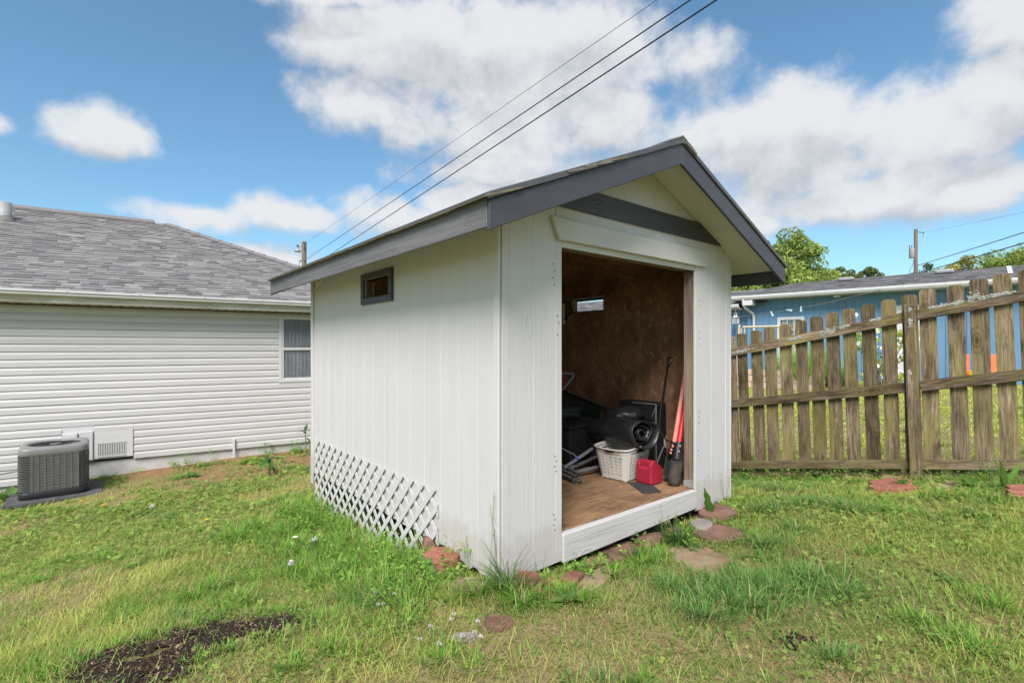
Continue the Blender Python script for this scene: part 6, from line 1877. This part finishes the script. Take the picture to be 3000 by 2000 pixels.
# longer tufts: photo position, radius, height, count, how blue
TUFTS = [(745, 1545, .20, .16, 420), (690, 1580, .16, .15, 300), (840, 1570, .22, .17, 460), (905, 1610, .18, .17, 380), (990, 1640, .20, .20, 480), (1080, 1660, .18, .18, 420), (1120, 1720, .22, .16, 420), (960, 1700, .20, .15, 380), (1230, 1740, .16, .15, 300), (880, 1680, .18, .16, 320), (1030, 1575, .14, .16, 300), (1190, 1630, .10, .14, 200),
         (1390, 1745, .12, .17, 260), (1530, 1770, .12, .16, 240), (620, 1720, .16, .14, 240), (560, 1750, .14, .13, 200), (700, 1760, .13, .13, 180), (300, 1640, .10, .10, 160), (470, 1635, .09, .10, 130), (110, 1705, .12, .09, 140), (200, 1500, .22, .10, 260), (60, 1500, .2, .10, 240), (420, 1440, .2, .09, 200), (520, 1400, .22, .10, 220), (360, 1500, .2, .09, 200),
         (1960, 1725, .20, .10, 400), (2060, 1760, .20, .11, 420), (2190, 1720, .20, .12, 400), (2260, 1730, .22, .13, 400), (2190, 1780, .22, .14, 440), (2060, 1815, .20, .12, 380), (2350, 1690, .20, .12, 340), (2460, 1740, .22, .12, 360), (2230, 1600, .18, .14, 340), (2330, 1560, .18, .13, 300), (2150, 1560, .12, .13, 240), (2240, 1500, .18, .13, 320), (2380, 1480, .20, .12, 320), (2480, 1500, .2, .12, 300), (2620, 1500, .2, .11, 300), (2280, 1440, .2, .13, 300), (2200, 1430, .16, .13, 260), (2400, 1420, .2, .11, 260), (2760, 1460, .2, .12, 280), (2900, 1470, .2, .13, 280),
         (1790, 1690, .16, .10, 240), (1870, 1660, .12, .12, 220), (1910, 1640, .10, .13, 200), (1700, 1760, .16, .11, 260), (1640, 1745, .1, .12, 180), (2850, 1900, .2, .10, 300), (2700, 1830, .2, .10, 280), (2920, 1780, .2, .11, 280), (1300, 1930, .16, .08, 240), (980, 1900, .16, .08, 220), (860, 1950, .14, .08, 200), (2440, 1930, .16, .09, 220), (620, 1290, .25, .10, 200), (690, 1310, .25, .12, 240), (760, 1325, .2, .13, 220), (860, 1320, .25, .12, 240), (590, 1340, .2, .10, 160), (310, 1395, .12, .14, 70), (340, 1390, .10, .12, 50), (670, 1325, .18, .14, 140)]
TW = [(*ground(px, py)[:2], r_, h_, n, 1950 < px < 2500) for px, py, r_, h_, n in TUFTS]
rtu = random.Random(17)
while len(TW) < 420:                                    # many small clumps wherever the lawn is lush
    yy = math.sqrt(rtu.uniform(1.7 ** 2, 9.0 ** 2)); xx = yy * rtu.uniform(-1.15, 1.15)
    if fbm(np.array([xx]), np.array([yy]), 1.3, 141, 3)[0] < rtu.uniform(.40, .62): continue
    s0_ = max(1.0, yy / 4.0)
    TW.append((xx, yy, rtu.uniform(.05, .13) * s0_, rtu.uniform(.055, .11), int(rtu.uniform(35, 90)), rtu.random() < .3))
for k in range(46):                                     # unmown growth along the shed and the fence
    f = k / 45
    a_ = shed_pt(-.06 - rtu.uniform(0, .22), .45 + 2.5 * f, 0); TW.append((a_.x, a_.y, .11, rtu.uniform(.17, .31), 100, False))
    a_ = shed_pt(-.25 - rtu.uniform(0, .45), .0 + 2.4 * f, 0); TW.append((a_.x, a_.y, .13, rtu.uniform(.09, .17), 75, rtu.random() < .3))
    if k % 2 == 0:
        a_ = shed_pt(.05 + 2.4 * f, -.08 - rtu.uniform(0, .16), 0); TW.append((a_.x, a_.y, .07, rtu.uniform(.07, .13), 45, False))
    a_ = fpt(-.9 + 4.2 * f, 0, rtu.uniform(.05, .35)); TW.append((a_.x, a_.y, .12, rtu.uniform(.08, .17), 80, rtu.random() < .4))
    b_ = SOILXY[k % len(SOILXY)] * (1 - (k * .37 % 1)) + SOILXY[(k + 1) % len(SOILXY)] * (k * .37 % 1); TW.append((b_[0], b_[1], .08, rtu.uniform(.05, .10), 45, False))
for i, (px, py, r_, h_, n, blue_) in enumerate(TW):
    p = Vector((px, py, 0)); sc = max(1.0, p.y / 3.6)
    q = RNG.uniform(0, 2 * np.pi, n); rr_ = r_ * np.abs(RNG.normal(0, .55, n))
    x = p.x + rr_ * np.cos(q) * 1.2; y = p.y + rr_ * np.sin(q)
    k = keep_mask(x, y, .45); x, y, q = x[k], y[k], q[k]; n = len(x)
    h = h_ * RNG.uniform(.35, 1.15, n) * .95
    blue = blue_
    c = greens(n, (.105, .270, .034) if not blue else (.090, .235, .052), (.33, .54, .09) if not blue else (.25, .43, .11))
    dr = RNG.random(n) < .10; c[dr] = greens(dr.sum(), STRAW1, STRAW2)
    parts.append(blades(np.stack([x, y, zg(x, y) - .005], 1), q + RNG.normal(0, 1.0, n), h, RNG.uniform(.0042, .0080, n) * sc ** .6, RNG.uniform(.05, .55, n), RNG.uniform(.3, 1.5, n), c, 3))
o = np_obj('grass', join_arrays(parts), M['grass']); tag(o, 'short patchy yard grass with straw and longer tufts', 'grass', kind='stuff')
# clover and small-leaved weeds
def ground_leaves(n, region, size, hgt, ca_, cb_, name, lab, cat, thr, seed, lobes=3):
    d0_, d1_ = region
    y = np.sqrt(RNG.uniform(d0_ ** 2, d1_ ** 2, n)); x = y * RNG.uniform(-1.2, 1.2, n)
    k = keep_mask(x, y, .02) & (fbm(x, y, 1.5, seed, 3) > thr) & (fence_side(x, y) > -.2) & (RNG.random(len(x)) > earth_strip(x, y) * .95)
    x, y = x[k], y[k]; n = len(x); z = zg(x, y)
    hh = hgt * RNG.uniform(.3, 1.1, n)
    a0_ = RNG.uniform(0, 2 * np.pi, n); V = []; C = []
    s = size * RNG.uniform(.45, 1.2, n) * np.clip(y / 3.8, .62, 2.2) ** .9
    tilt = RNG.normal(0, .35, (n, 2)); colr = greens(n, ca_, cb_)
    for l in range(lobes):
        a = a0_ + l * 2 * np.pi / lobes
        d = np.stack([np.cos(a), np.sin(a), tilt[:, 0] * np.cos(a) + tilt[:, 1] * np.sin(a)], 1); b = np.stack([-np.sin(a), np.cos(a), -tilt[:, 0] * np.sin(a) + tilt[:, 1] * np.cos(a)], 1)
        c = np.stack([x, y, z + hh], 1)
        V.append(np.stack([c, c + (d * .75 + b * .5) * s[:, None], c + d * s[:, None] * 1.15, c + (d * .75 - b * .5) * s[:, None]], 1)); C.append(np.repeat(colr[:, None] * RNG.uniform(.9, 1.1), 4, 1))
    V = np.concatenate(V); C = np.concatenate(C)
    o = np_obj(name, (V.reshape(-1, 3), np.arange(len(V) * 4).reshape(-1, 4), C.reshape(-1, 3)), M['grass']); tag(o, lab, cat, kind='stuff')
ground_leaves(40000, (1.5, 4.2), .010, .035, (.14, .29, .05), (.36, .53, .12), 'clover', 'patches of small clover leaves among the near grass', 'clover', .50, 81)
ground_leaves(70000, (1.5, 9.5), .015, .045, (.14, .27, .045), (.42, .53, .13), 'ground_weeds', 'low small-leaved weeds spread through the yard', 'weeds', .48, 91, 4)
# leafy weeds standing along the shed, the fence and the foot of the house
wp = []
for k in range(260):
    f = rtu.random()
    if k < 150: a_ = shed_pt(-.05 - abs(rtu.gauss(0, .22)), .2 + 2.75 * f, 0); hm_ = rtu.uniform(.06, .24)
    elif k < 165: a_ = shed_pt(.1 + 2.2 * f, -.06 - abs(rtu.gauss(0, .12)), 0); hm_ = rtu.uniform(.04, .12)
    elif k < 225: a_ = fpt(-.9 + 4.0 * f, 0, .05 + abs(rtu.gauss(0, .16))); hm_ = rtu.uniform(.05, .20)
    else: a_ = HP + HU * (2.0 + 3.2 * f) + HN * (-.06 - abs(rtu.gauss(0, .15))); hm_ = rtu.uniform(.08, .26)
    wp.append((a_.x, a_.y, hm_))
VV, CC = [], []
for (x0_, y0_, hm_) in wp:
    n = 26; zb_ = gz(x0_, y0_); u_ = RNG.random(n); a = RNG.uniform(0, 6.283, n); rr_ = .02 + .09 * hm_ / .2 * RNG.random(n)
    sx_, sy_ = RNG.normal(0, .03, 2)
    c = np.stack([x0_ + sx_ * u_ + rr_ * np.cos(a) * .6, y0_ + sy_ * u_ + rr_ * np.sin(a) * .6, zb_ + .01 + hm_ * u_], 1)
    el = RNG.uniform(-.5, .7, n); L_ = RNG.uniform(.014, .040, n) * (1.25 - .6 * u_) * max(1, y0_ / 5) ** .5
    d = np.stack([np.cos(a) * np.cos(el), np.sin(a) * np.cos(el), np.sin(el)], 1); b = np.stack([-np.sin(a), np.cos(a), RNG.normal(0, .2, n)], 1)
    VV.append(np.stack([c, c + d * (L_ * .55)[:, None] + b * (L_ * .32)[:, None], c + d * (L_ * 1.2)[:, None], c + d * (L_ * .55)[:, None] - b * (L_ * .32)[:, None]], 1))
    CC.append(np.repeat((greens(n, (.11, .27, .04), (.36, .55, .11)))[:, None], 4, 1))
VV = np.concatenate(VV); CC = np.concatenate(CC); ok = keep_mask(VV[:, 0, 0], VV[:, 0, 1], .2, False); VV, CC = VV[ok], CC[ok]
o = np_obj('edge_weeds', (VV.reshape(-1, 3), np.arange(len(VV) * 4).reshape(-1, 4), CC.reshape(-1, 3)), M['grass']); tag(o, 'leafy weeds crowding the foot of shed, fence and house', 'weeds', kind='stuff')
# neighbour's lawn: coarse blades, seen only between the pickets
n = 130000
y = np.sqrt(RNG.uniform(5.0 ** 2, 16 ** 2, n)); x = y * RNG.uniform(.30, 1.2, n)
k = (fence_side(x, y) < -.08) & (((x - BP.x) * BN.x + (y - BP.y) * BN.y) < -.1)
x, y = x[k], y[k]; n = len(x)
c = greens(n, (.48, .62, .08), (.68, .76, .18)) ; dd_ = RNG.random(n) < .12; c[dd_] = greens(dd_.sum(), STRAW1, STRAW2)
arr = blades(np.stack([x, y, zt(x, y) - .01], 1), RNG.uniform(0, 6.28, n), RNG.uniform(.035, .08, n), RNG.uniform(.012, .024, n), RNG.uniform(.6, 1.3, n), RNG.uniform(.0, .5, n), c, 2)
o = np_obj('neighbour_grass', arr, M['grass']); tag(o, 'bright mown lawn on the far side of the picket fence', 'grass', kind='stuff')

# ================================================================== SINGLE PLANTS
def leaf_mesh(L, W, bend, lean_, colr, lobed=0.0, seg=7):
    """one broad leaf along +x, rising and arching"""
    vs = []; fs = []; cl = []; p = Vector((0, 0, 0)); rr_ = random.Random(int(L * 9999 + W * 777))
    for i in range(seg + 1):
        f = i / seg; a = lean_ + bend * f
        if i: p = p + Vector((math.cos(a), 0, math.sin(a))) * (L / seg)
        w = W * .5 * (math.sin(math.pi * min(1, (f * .92 + .06)) ** .8)) * (1 + (lobed if i % 2 else -lobed)) + .001
        up = Vector((-math.sin(a), 0, math.cos(a)))
        vs += [p + Vector((0, -w, 0)) + up * w * .25, p, p + Vector((0, w, 0)) + up * w * .25]
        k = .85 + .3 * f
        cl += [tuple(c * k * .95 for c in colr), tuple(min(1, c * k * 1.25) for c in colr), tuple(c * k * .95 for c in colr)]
    for i in range(seg):
        for j in range(2):
            fs.append((i * 3 + j, i * 3 + j + 1, i * 3 + 3 + j + 1, i * 3 + 3 + j))
    return np.array([tuple(v) for v in vs]), np.array(fs), np.array(cl)
rw_ = random.Random(31)
def rosette(px, py, n, L, W, upright, ca_, cb_, lab, name='broadleaf_weed', lobed=.0, lift=0.0, cat='weed', group='broad-leaved weeds in the yard', az0=None, spread=6.283):
    p = ground(px, py); o = empty(name, p + Vector((0, 0, lift)), 0, lab, cat, group)
    for i in range(n):
        t = rw_.random(); c = tuple(a * (1 - t) + b * t for a, b in zip(ca_, cb_))
        l_ = L * rw_.uniform(.65, 1.1)
        lean_ = upright + rw_.uniform(-.2, .2); bend = -rw_.uniform(.5, 1.3) * (1.0 if upright < 1.2 else .35)
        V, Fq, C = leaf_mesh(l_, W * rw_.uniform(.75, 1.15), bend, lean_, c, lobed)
        lo = np_obj('leaf', (V, Fq, C), M['foliage'], o); lo.rotation_euler = (rw_.uniform(-.2, .2), 0, (az0 or 0) + spread * (i + rw_.uniform(-.3, .3)) / n)
        for pp in lo.data.polygons: pp.use_smooth = True
    return o
G1, G2 = (.055, .135, .022), (.13, .24, .045)
Y1c, Y2c = (.16, .25, .035), (.30, .36, .06)
o = rosette(2082, 1520, 3, .26, .062, 1.45, (.085, .20, .028), (.12, .25, .04), 'tall upright dandelion leaves at the right foot of the shed', 'dandelion_plant', .22, cat='dandelion')
rosette(1262, 1712, 2, .20, .07, 1.05, (.07, .19, .03), (.11, .24, .045), 'single large dandelion leaf leaning on the pink block', 'dandelion_plant', .10, cat='dandelion', az0=1.9, spread=1.2)
rosette(900, 1475, 7, .24, .06, .75, Y1c, Y2c, 'yellow green leafy weed at the far end of the lattice')
rosette(1130, 1625, 6, .20, .045, 1.1, (.08, .18, .03), (.16, .28, .05), 'upright leafy weed growing against the lattice')
rosette(740, 1352, 10, .34, .085, .55, (.12, .25, .03), (.26, .38, .06), 'light green leafy plant in the bare soil near the white house')
rosette(18, 1470, 5, .36, .10, 1.0, (.07, .17, .03), (.12, .24, .05), 'dark leafy plant left of the air conditioner')
rosette(348, 1822, 8, .13, .030, .55, (.10, .20, .035), (.20, .30, .06), 'flat star-shaped weed in the left lawn')
rosette(2395, 1398, 8, .24, .065, .8, G1, G2, 'leafy weed under the fence rail, leftmost of the row')
rosette(2480, 1405, 7, .22, .055, .75, G1, G2, 'leafy weed under the fence rail, left of the red block')
rosette(2660, 1432, 6, .20, .06, .9, G1, G2, 'leafy weed growing at the foot of the fence post')
rosette(2860, 1432, 9, .28, .075, .7, (.06, .15, .025), (.15, .26, .05), 'big leafy weed at the fence, right of the post')
rosette(2945, 1440, 3, .30, .05, 1.35, (.12, .24, .04), (.18, .30, .06), 'tall narrow-leaved weed by the right red block')
rosette(2880, 1515, 10, .20, .045, .5, (.06, .15, .03), (.14, .25, .06), 'spreading plantain in the right lawn, nearer the fence')
rosette(2760, 1530, 8, .15, .04, .45, (.08, .17, .03), (.16, .27, .06), 'small plantain in the right lawn, left of the spreading one')
rosette(1665, 1765, 6, .12, .045, .75, (.07, .16, .03), (.13, .24, .05), 'leafy weed in the grass in front of the lower brick')
rosette(1888, 1650, 4, .15, .05, 1.0, (.08, .17, .03), (.14, .25, .05), 'pale leafy weed beside the flat red stones')
rosette(1755, 1640, 9, .12, .03, .9, (.14, .26, .05), (.24, .36, .09), 'soft light green weed under the shed sill')
rosette(2780, 1700, 6, .14, .045, .4, (.08, .18, .03), (.16, .28, .06), 'low broad-leaved weed in the middle of the right lawn')
rosette(560, 1395, 8, .20, .06, .5, (.06, .14, .025), (.13, .22, .05), 'dark spreading weed by the soil near the house')
rosette(2240, 1640, 5, .12, .04, .6, (.09, .20, .035), (.15, .28, .05), 'small leafy weed at the right edge of the big flagstone')
# sapling beside the shed's back corner, broken stump plant
M['stem'] = pmat('plant_stem', (.10, .07, .045), (.16, .11, .07), .8)
sp0 = ground(905, 1332); sap = empty('sapling', sp0, 0, 'slender sapling with a few dark leaves beside the shed back corner', 'sapling')
MB().tube([(0, 0, -.02), (-.05, 0, .14), (-.06, 0, .30), (-.065, 0, .42)], .009, 7, True, .005).build('stem', M['stem'], sap)
for i, (zz, az, L, W, up) in enumerate(((.42, 1.6, .14, .06, 1.4), (.40, 3.1, .16, .05, .5), (.40, .1, .16, .05, .6), (.30, .2, .17, .09, -.5), (.38, 4.6, .14, .06, .9))):
    V, Fq, C = leaf_mesh(L, W, -.9, up, (.045, .12, .04)); lo = np_obj('leaf', (V, Fq, C), M['foliage'], sap, (-.062, 0, zz)); lo.rotation_euler = (0, 0, az)
sp0 = ground(805, 1392); stp = empty('young_plant', sp0, 0, 'young plant with thick leaning stem and drooping leaves near the house', 'plant')
MB().tube([(.03, 0, -.02), (-.02, 0, .10), (-.075, 0, .22)], .020, 8, True, .012).tube([(-.07, 0, .0), (-.07, 0, .12), (-.075, 0, .21)], .008, 6).build('stem', M['stem'], stp)
for i, (az, L, W, up) in enumerate(((0.2, .22, .07, .7), (2.9, .24, .07, .8), (1.2, .18, .08, .6), (4.4, .20, .08, .3), (5.4, .18, .07, -.1), (3.6, .17, .06, .2))):
    V, Fq, C = leaf_mesh(L, W, -1.4, up, (.055, .14, .035)); lo = np_obj('leaf', (V, Fq, C), M['foliage'], stp, (-.075, 0, .22)); lo.rotation_euler = (0, 0, az)
# dandelion clocks, dandelion flowers, daisy, clover flowers
M['fluff'] = pmat('seed_fluff', (.40, .385, .34), (.50, .48, .43), .9)
M['yellow_petal'] = pmat('yellow_petal', (.75, .50, .02), (.80, .58, .04), .6)
M['green_stem'] = pmat('green_stem', (.12, .18, .05), (.16, .22, .07), .7)
def flower(px, py, h, kind, lab, r=.016, group=None):
    p = ground(px, py + h * F / max(ground(px, py).y, .5)); p.z = float(zg(np.array([p.x]), np.array([p.y]))[0])
    o = empty({'clock': 'dandelion_clock', 'dandelion': 'dandelion_flower', 'daisy': 'daisy', 'clover': 'clover_flower'}[kind], p, 0, lab, 'flower', group)
    MB().tube([(0, 0, 0), (.004, 0, h * .5), (0, 0, h)], .0016, 5).build('stem', M['green_stem'], o)
    m = MB(); rf_ = random.Random(int(px))
    if kind == 'clock':
        for i in range(90):
            d = Vector((rf_.gauss(0, 1), rf_.gauss(0, 1), rf_.gauss(0, 1))).normalized(); c = Vector((0, 0, h)) + d * r
            t = d.orthogonal().normalized() * .0045; b = d.cross(t)
            m.add([c - t - b, c + t - b, c + t + b, c - t + b], [(0, 1, 2, 3)])
        m.lathe([(0, -.003), (.004, 0), (0, .004)], 8, (0, 0, h)); m.build('seed_head', M['fluff'], o)
    elif kind == 'dandelion' or kind == 'daisy':
        nP = 18
        for ring in range(2 if kind == 'dandelion' else 1):
            for i in range(nP):
                a = 2 * math.pi * (i + ring * .5) / nP; R_ = r * (1 - .35 * ring)
                d = Vector((math.cos(a), math.sin(a), .25 + .5 * ring)); s_ = Vector((-math.sin(a), math.cos(a), 0)) * .0028
                c = Vector((0, 0, h)); m.add([c - s_ * .5, c + s_ * .5, c + d * R_ + s_, c + d * R_ - s_], [(0, 1, 2, 3)])
        m.build('petals', M['yellow_petal'] if kind == 'dandelion' else M['petal'], o)
        if kind == 'daisy': MB().lathe([(0, .006), (.005, .004), (.006, 0), (0, -.002)], 10, (0, 0, h)).build('disc', M['yellow_petal'], o)
    else:
        for i in range(60):
            d = Vector((rf_.gauss(0, 1), rf_.gauss(0, 1), abs(rf_.gauss(0, 1)) - .25)).normalized(); c = Vector((0, 0, h)) + d * r * .55
            t = d.orthogonal().normalized() * .0022; m.add([c - t, c + t, c + d * r * .5 + t * .4, c + d * r * .5 - t * .4], [(0, 1, 2, 3)])
        m.lathe([(0, -.006), (r * .5, -.002), (r * .5, .004), (0, .009)], 8, (0, 0, h)); m.build('head', M['fluff'], o)
flower(922, 1582, .12, 'clock', 'dandelion clock beside the red stone near the lattice', .021)
flower(853, 1649, .12, 'clock', 'dandelion clock in the long grass, nearest to the camera of the three', .020)
flower(446, 1490, .12, 'clock', 'dandelion clock in the middle of the left lawn', .024)
flower(864, 1578, .08, 'daisy', 'white daisy left of the dandelion clocks', .022)
flower(237, 1471, .06, 'dandelion', 'yellow dandelion just in front of the air conditioner', .024)
flower(303, 1480, .06, 'dandelion', 'yellow dandelion right of the one before the air conditioner', .022)
flower(606, 1521, .05, 'dandelion', 'yellow dandelion in the lawn midway to the lattice', .020)
for px, py in ((1323, 1808), (1399, 1819), (1355, 1863), (1409, 1868), (1287, 1886), (1261, 1829), (1107, 1770), (1123, 1767), (1155, 1739), (1230, 1868), (1330, 1795), (1390, 1850), (1038, 1688), (1098, 1735)):
    flower(px, py, .055, 'clover', 'white clover flower in the foreground grass before the shed corner', .0095, 'white clover flowers')
# tall flowering grass stalks
def stalks(px, py, n, h, lab, seedh=True, wide=.02):
    p = ground(px, py); o = empty('seed_grass', p, 0, lab, 'grass stalks'); rq = random.Random(px)
    for i in range(n):
        a = rq.uniform(0, 6.28); ln = rq.uniform(.02, .16); hh = h * rq.uniform(.6, 1.05)
        b = Vector((rq.uniform(-wide, wide), rq.uniform(-wide, wide) * .5, -.01)); d = Vector((math.cos(a), math.sin(a) * .5, 0))
        pts_ = [b + d * (ln * hh * f * f) + Vector((0, 0, hh * f)) for f in (0, .35, .7, 1)]
        MB().tube(pts_, .0014, 4, False, .0008).build('stalk', M['green_stem'], o)
        if seedh:
            m = MB()
            for k in range(26):
                f = .78 + .22 * k / 26; c = b + d * (ln * hh * f * f) + Vector((0, 0, hh * f)); w = .016 * (1.1 - (f - .78) / .22) 
                q_ = c + Vector((rq.uniform(-w, w), rq.uniform(-w, w), rq.uniform(0, .01)))
                m.add([q_ + Vector((-.0018, 0, 0)), q_ + Vector((.0018, 0, 0)), q_ + Vector((0, .001, .007))], [(0, 1, 2)])
            m.build('seed_spray', M['straw'], o)
M['straw'] = pmat('straw_seed', (.30, .27, .13), (.40, .36, .2), .8)
stalks(1278, 1640, 4, .34, 'tall seeding grass in front of the lattice end', True, .05)
stalks(1352, 1692, 3, .24, 'seeding grass stalks left of the shed corner', True, .05)
stalks(1452, 1716, 7, .50, 'tallest seeding grass right at the shed corner', True, .03)
stalks(1590, 1745, 3, .26, 'thin stalks in front of the lower brick', False, .03)
stalks(1958, 1590, 5, .26, 'seeding grass over the sill beside the red stones', True, .06)
stalks(2120, 1480, 3, .30, 'thin dry stalks against the right foot of the shed', False, .03)
stalks(2900, 1430, 5, .32, 'seeding stalks among the weeds at the right end of the fence', True, .06)
stalks(1060, 1650, 5, .26, 'white-flowered weed stalks before the middle of the lattice', True, .08)
# two long-bladed tufts that stand alone
def big_tuft(px, py, n, h, r, lab, blue=True):
    p = ground(px, py); q = RNG.uniform(0, 2 * np.pi, n); rr_ = r * np.abs(RNG.normal(0, .4, n)); b = np.stack([rr_ * np.cos(q), rr_ * np.sin(q), np.full(n, -.008)], 1)
    arr = blades(b, q + RNG.normal(0, .7, n), h * RNG.uniform(.5, 1.1, n), RNG.uniform(.004, .008, n), RNG.uniform(.05, .5, n), RNG.uniform(.4, 2.0, n), greens(n, (.045, .115, .03), (.14, .245, .065)), 6)
    o = np_obj('grass_tuft', arr, M['grass'], None, p); tag(o, lab, 'grass tuft')
big_tuft(1490, 1740, 90, .30, .07, 'dark long-bladed grass tuft at the front corner of the shed')
big_tuft(1985, 1598, 110, .27, .09, 'long-bladed grass tuft between sill and large flagstone')
big_tuft(2085, 1735, 120, .14, .10, 'dense dark grass tuft just below the large flagstone')
# dark dug hole
hp = ground(2330, 1870)
o = MB(); rh = random.Random(4)
for i in range(26):
    c = Vector((rh.gauss(0, .06), rh.gauss(0, .035), 0)); s_ = rh.uniform(.008, .02); c.z = float(zg(np.array([hp.x + c.x]), np.array([hp.y + c.y]))[0]) - hp.z + s_ * .4
    o.lathe([(0, s_ * .6), (s_ * .7, s_ * .3), (s_, -.2 * s_), (0, -s_)], 6, tuple(c))
o = o.build('soil_clods', M['soil'], None, loc=hp); tag(o, 'small heap of dark soil clods in the right foreground grass', 'soil', kind='stuff')
for o in list(bpy.data.objects):
    if o.type == 'MESH' and o.data.users == 0: bpy.data.objects.remove(o)
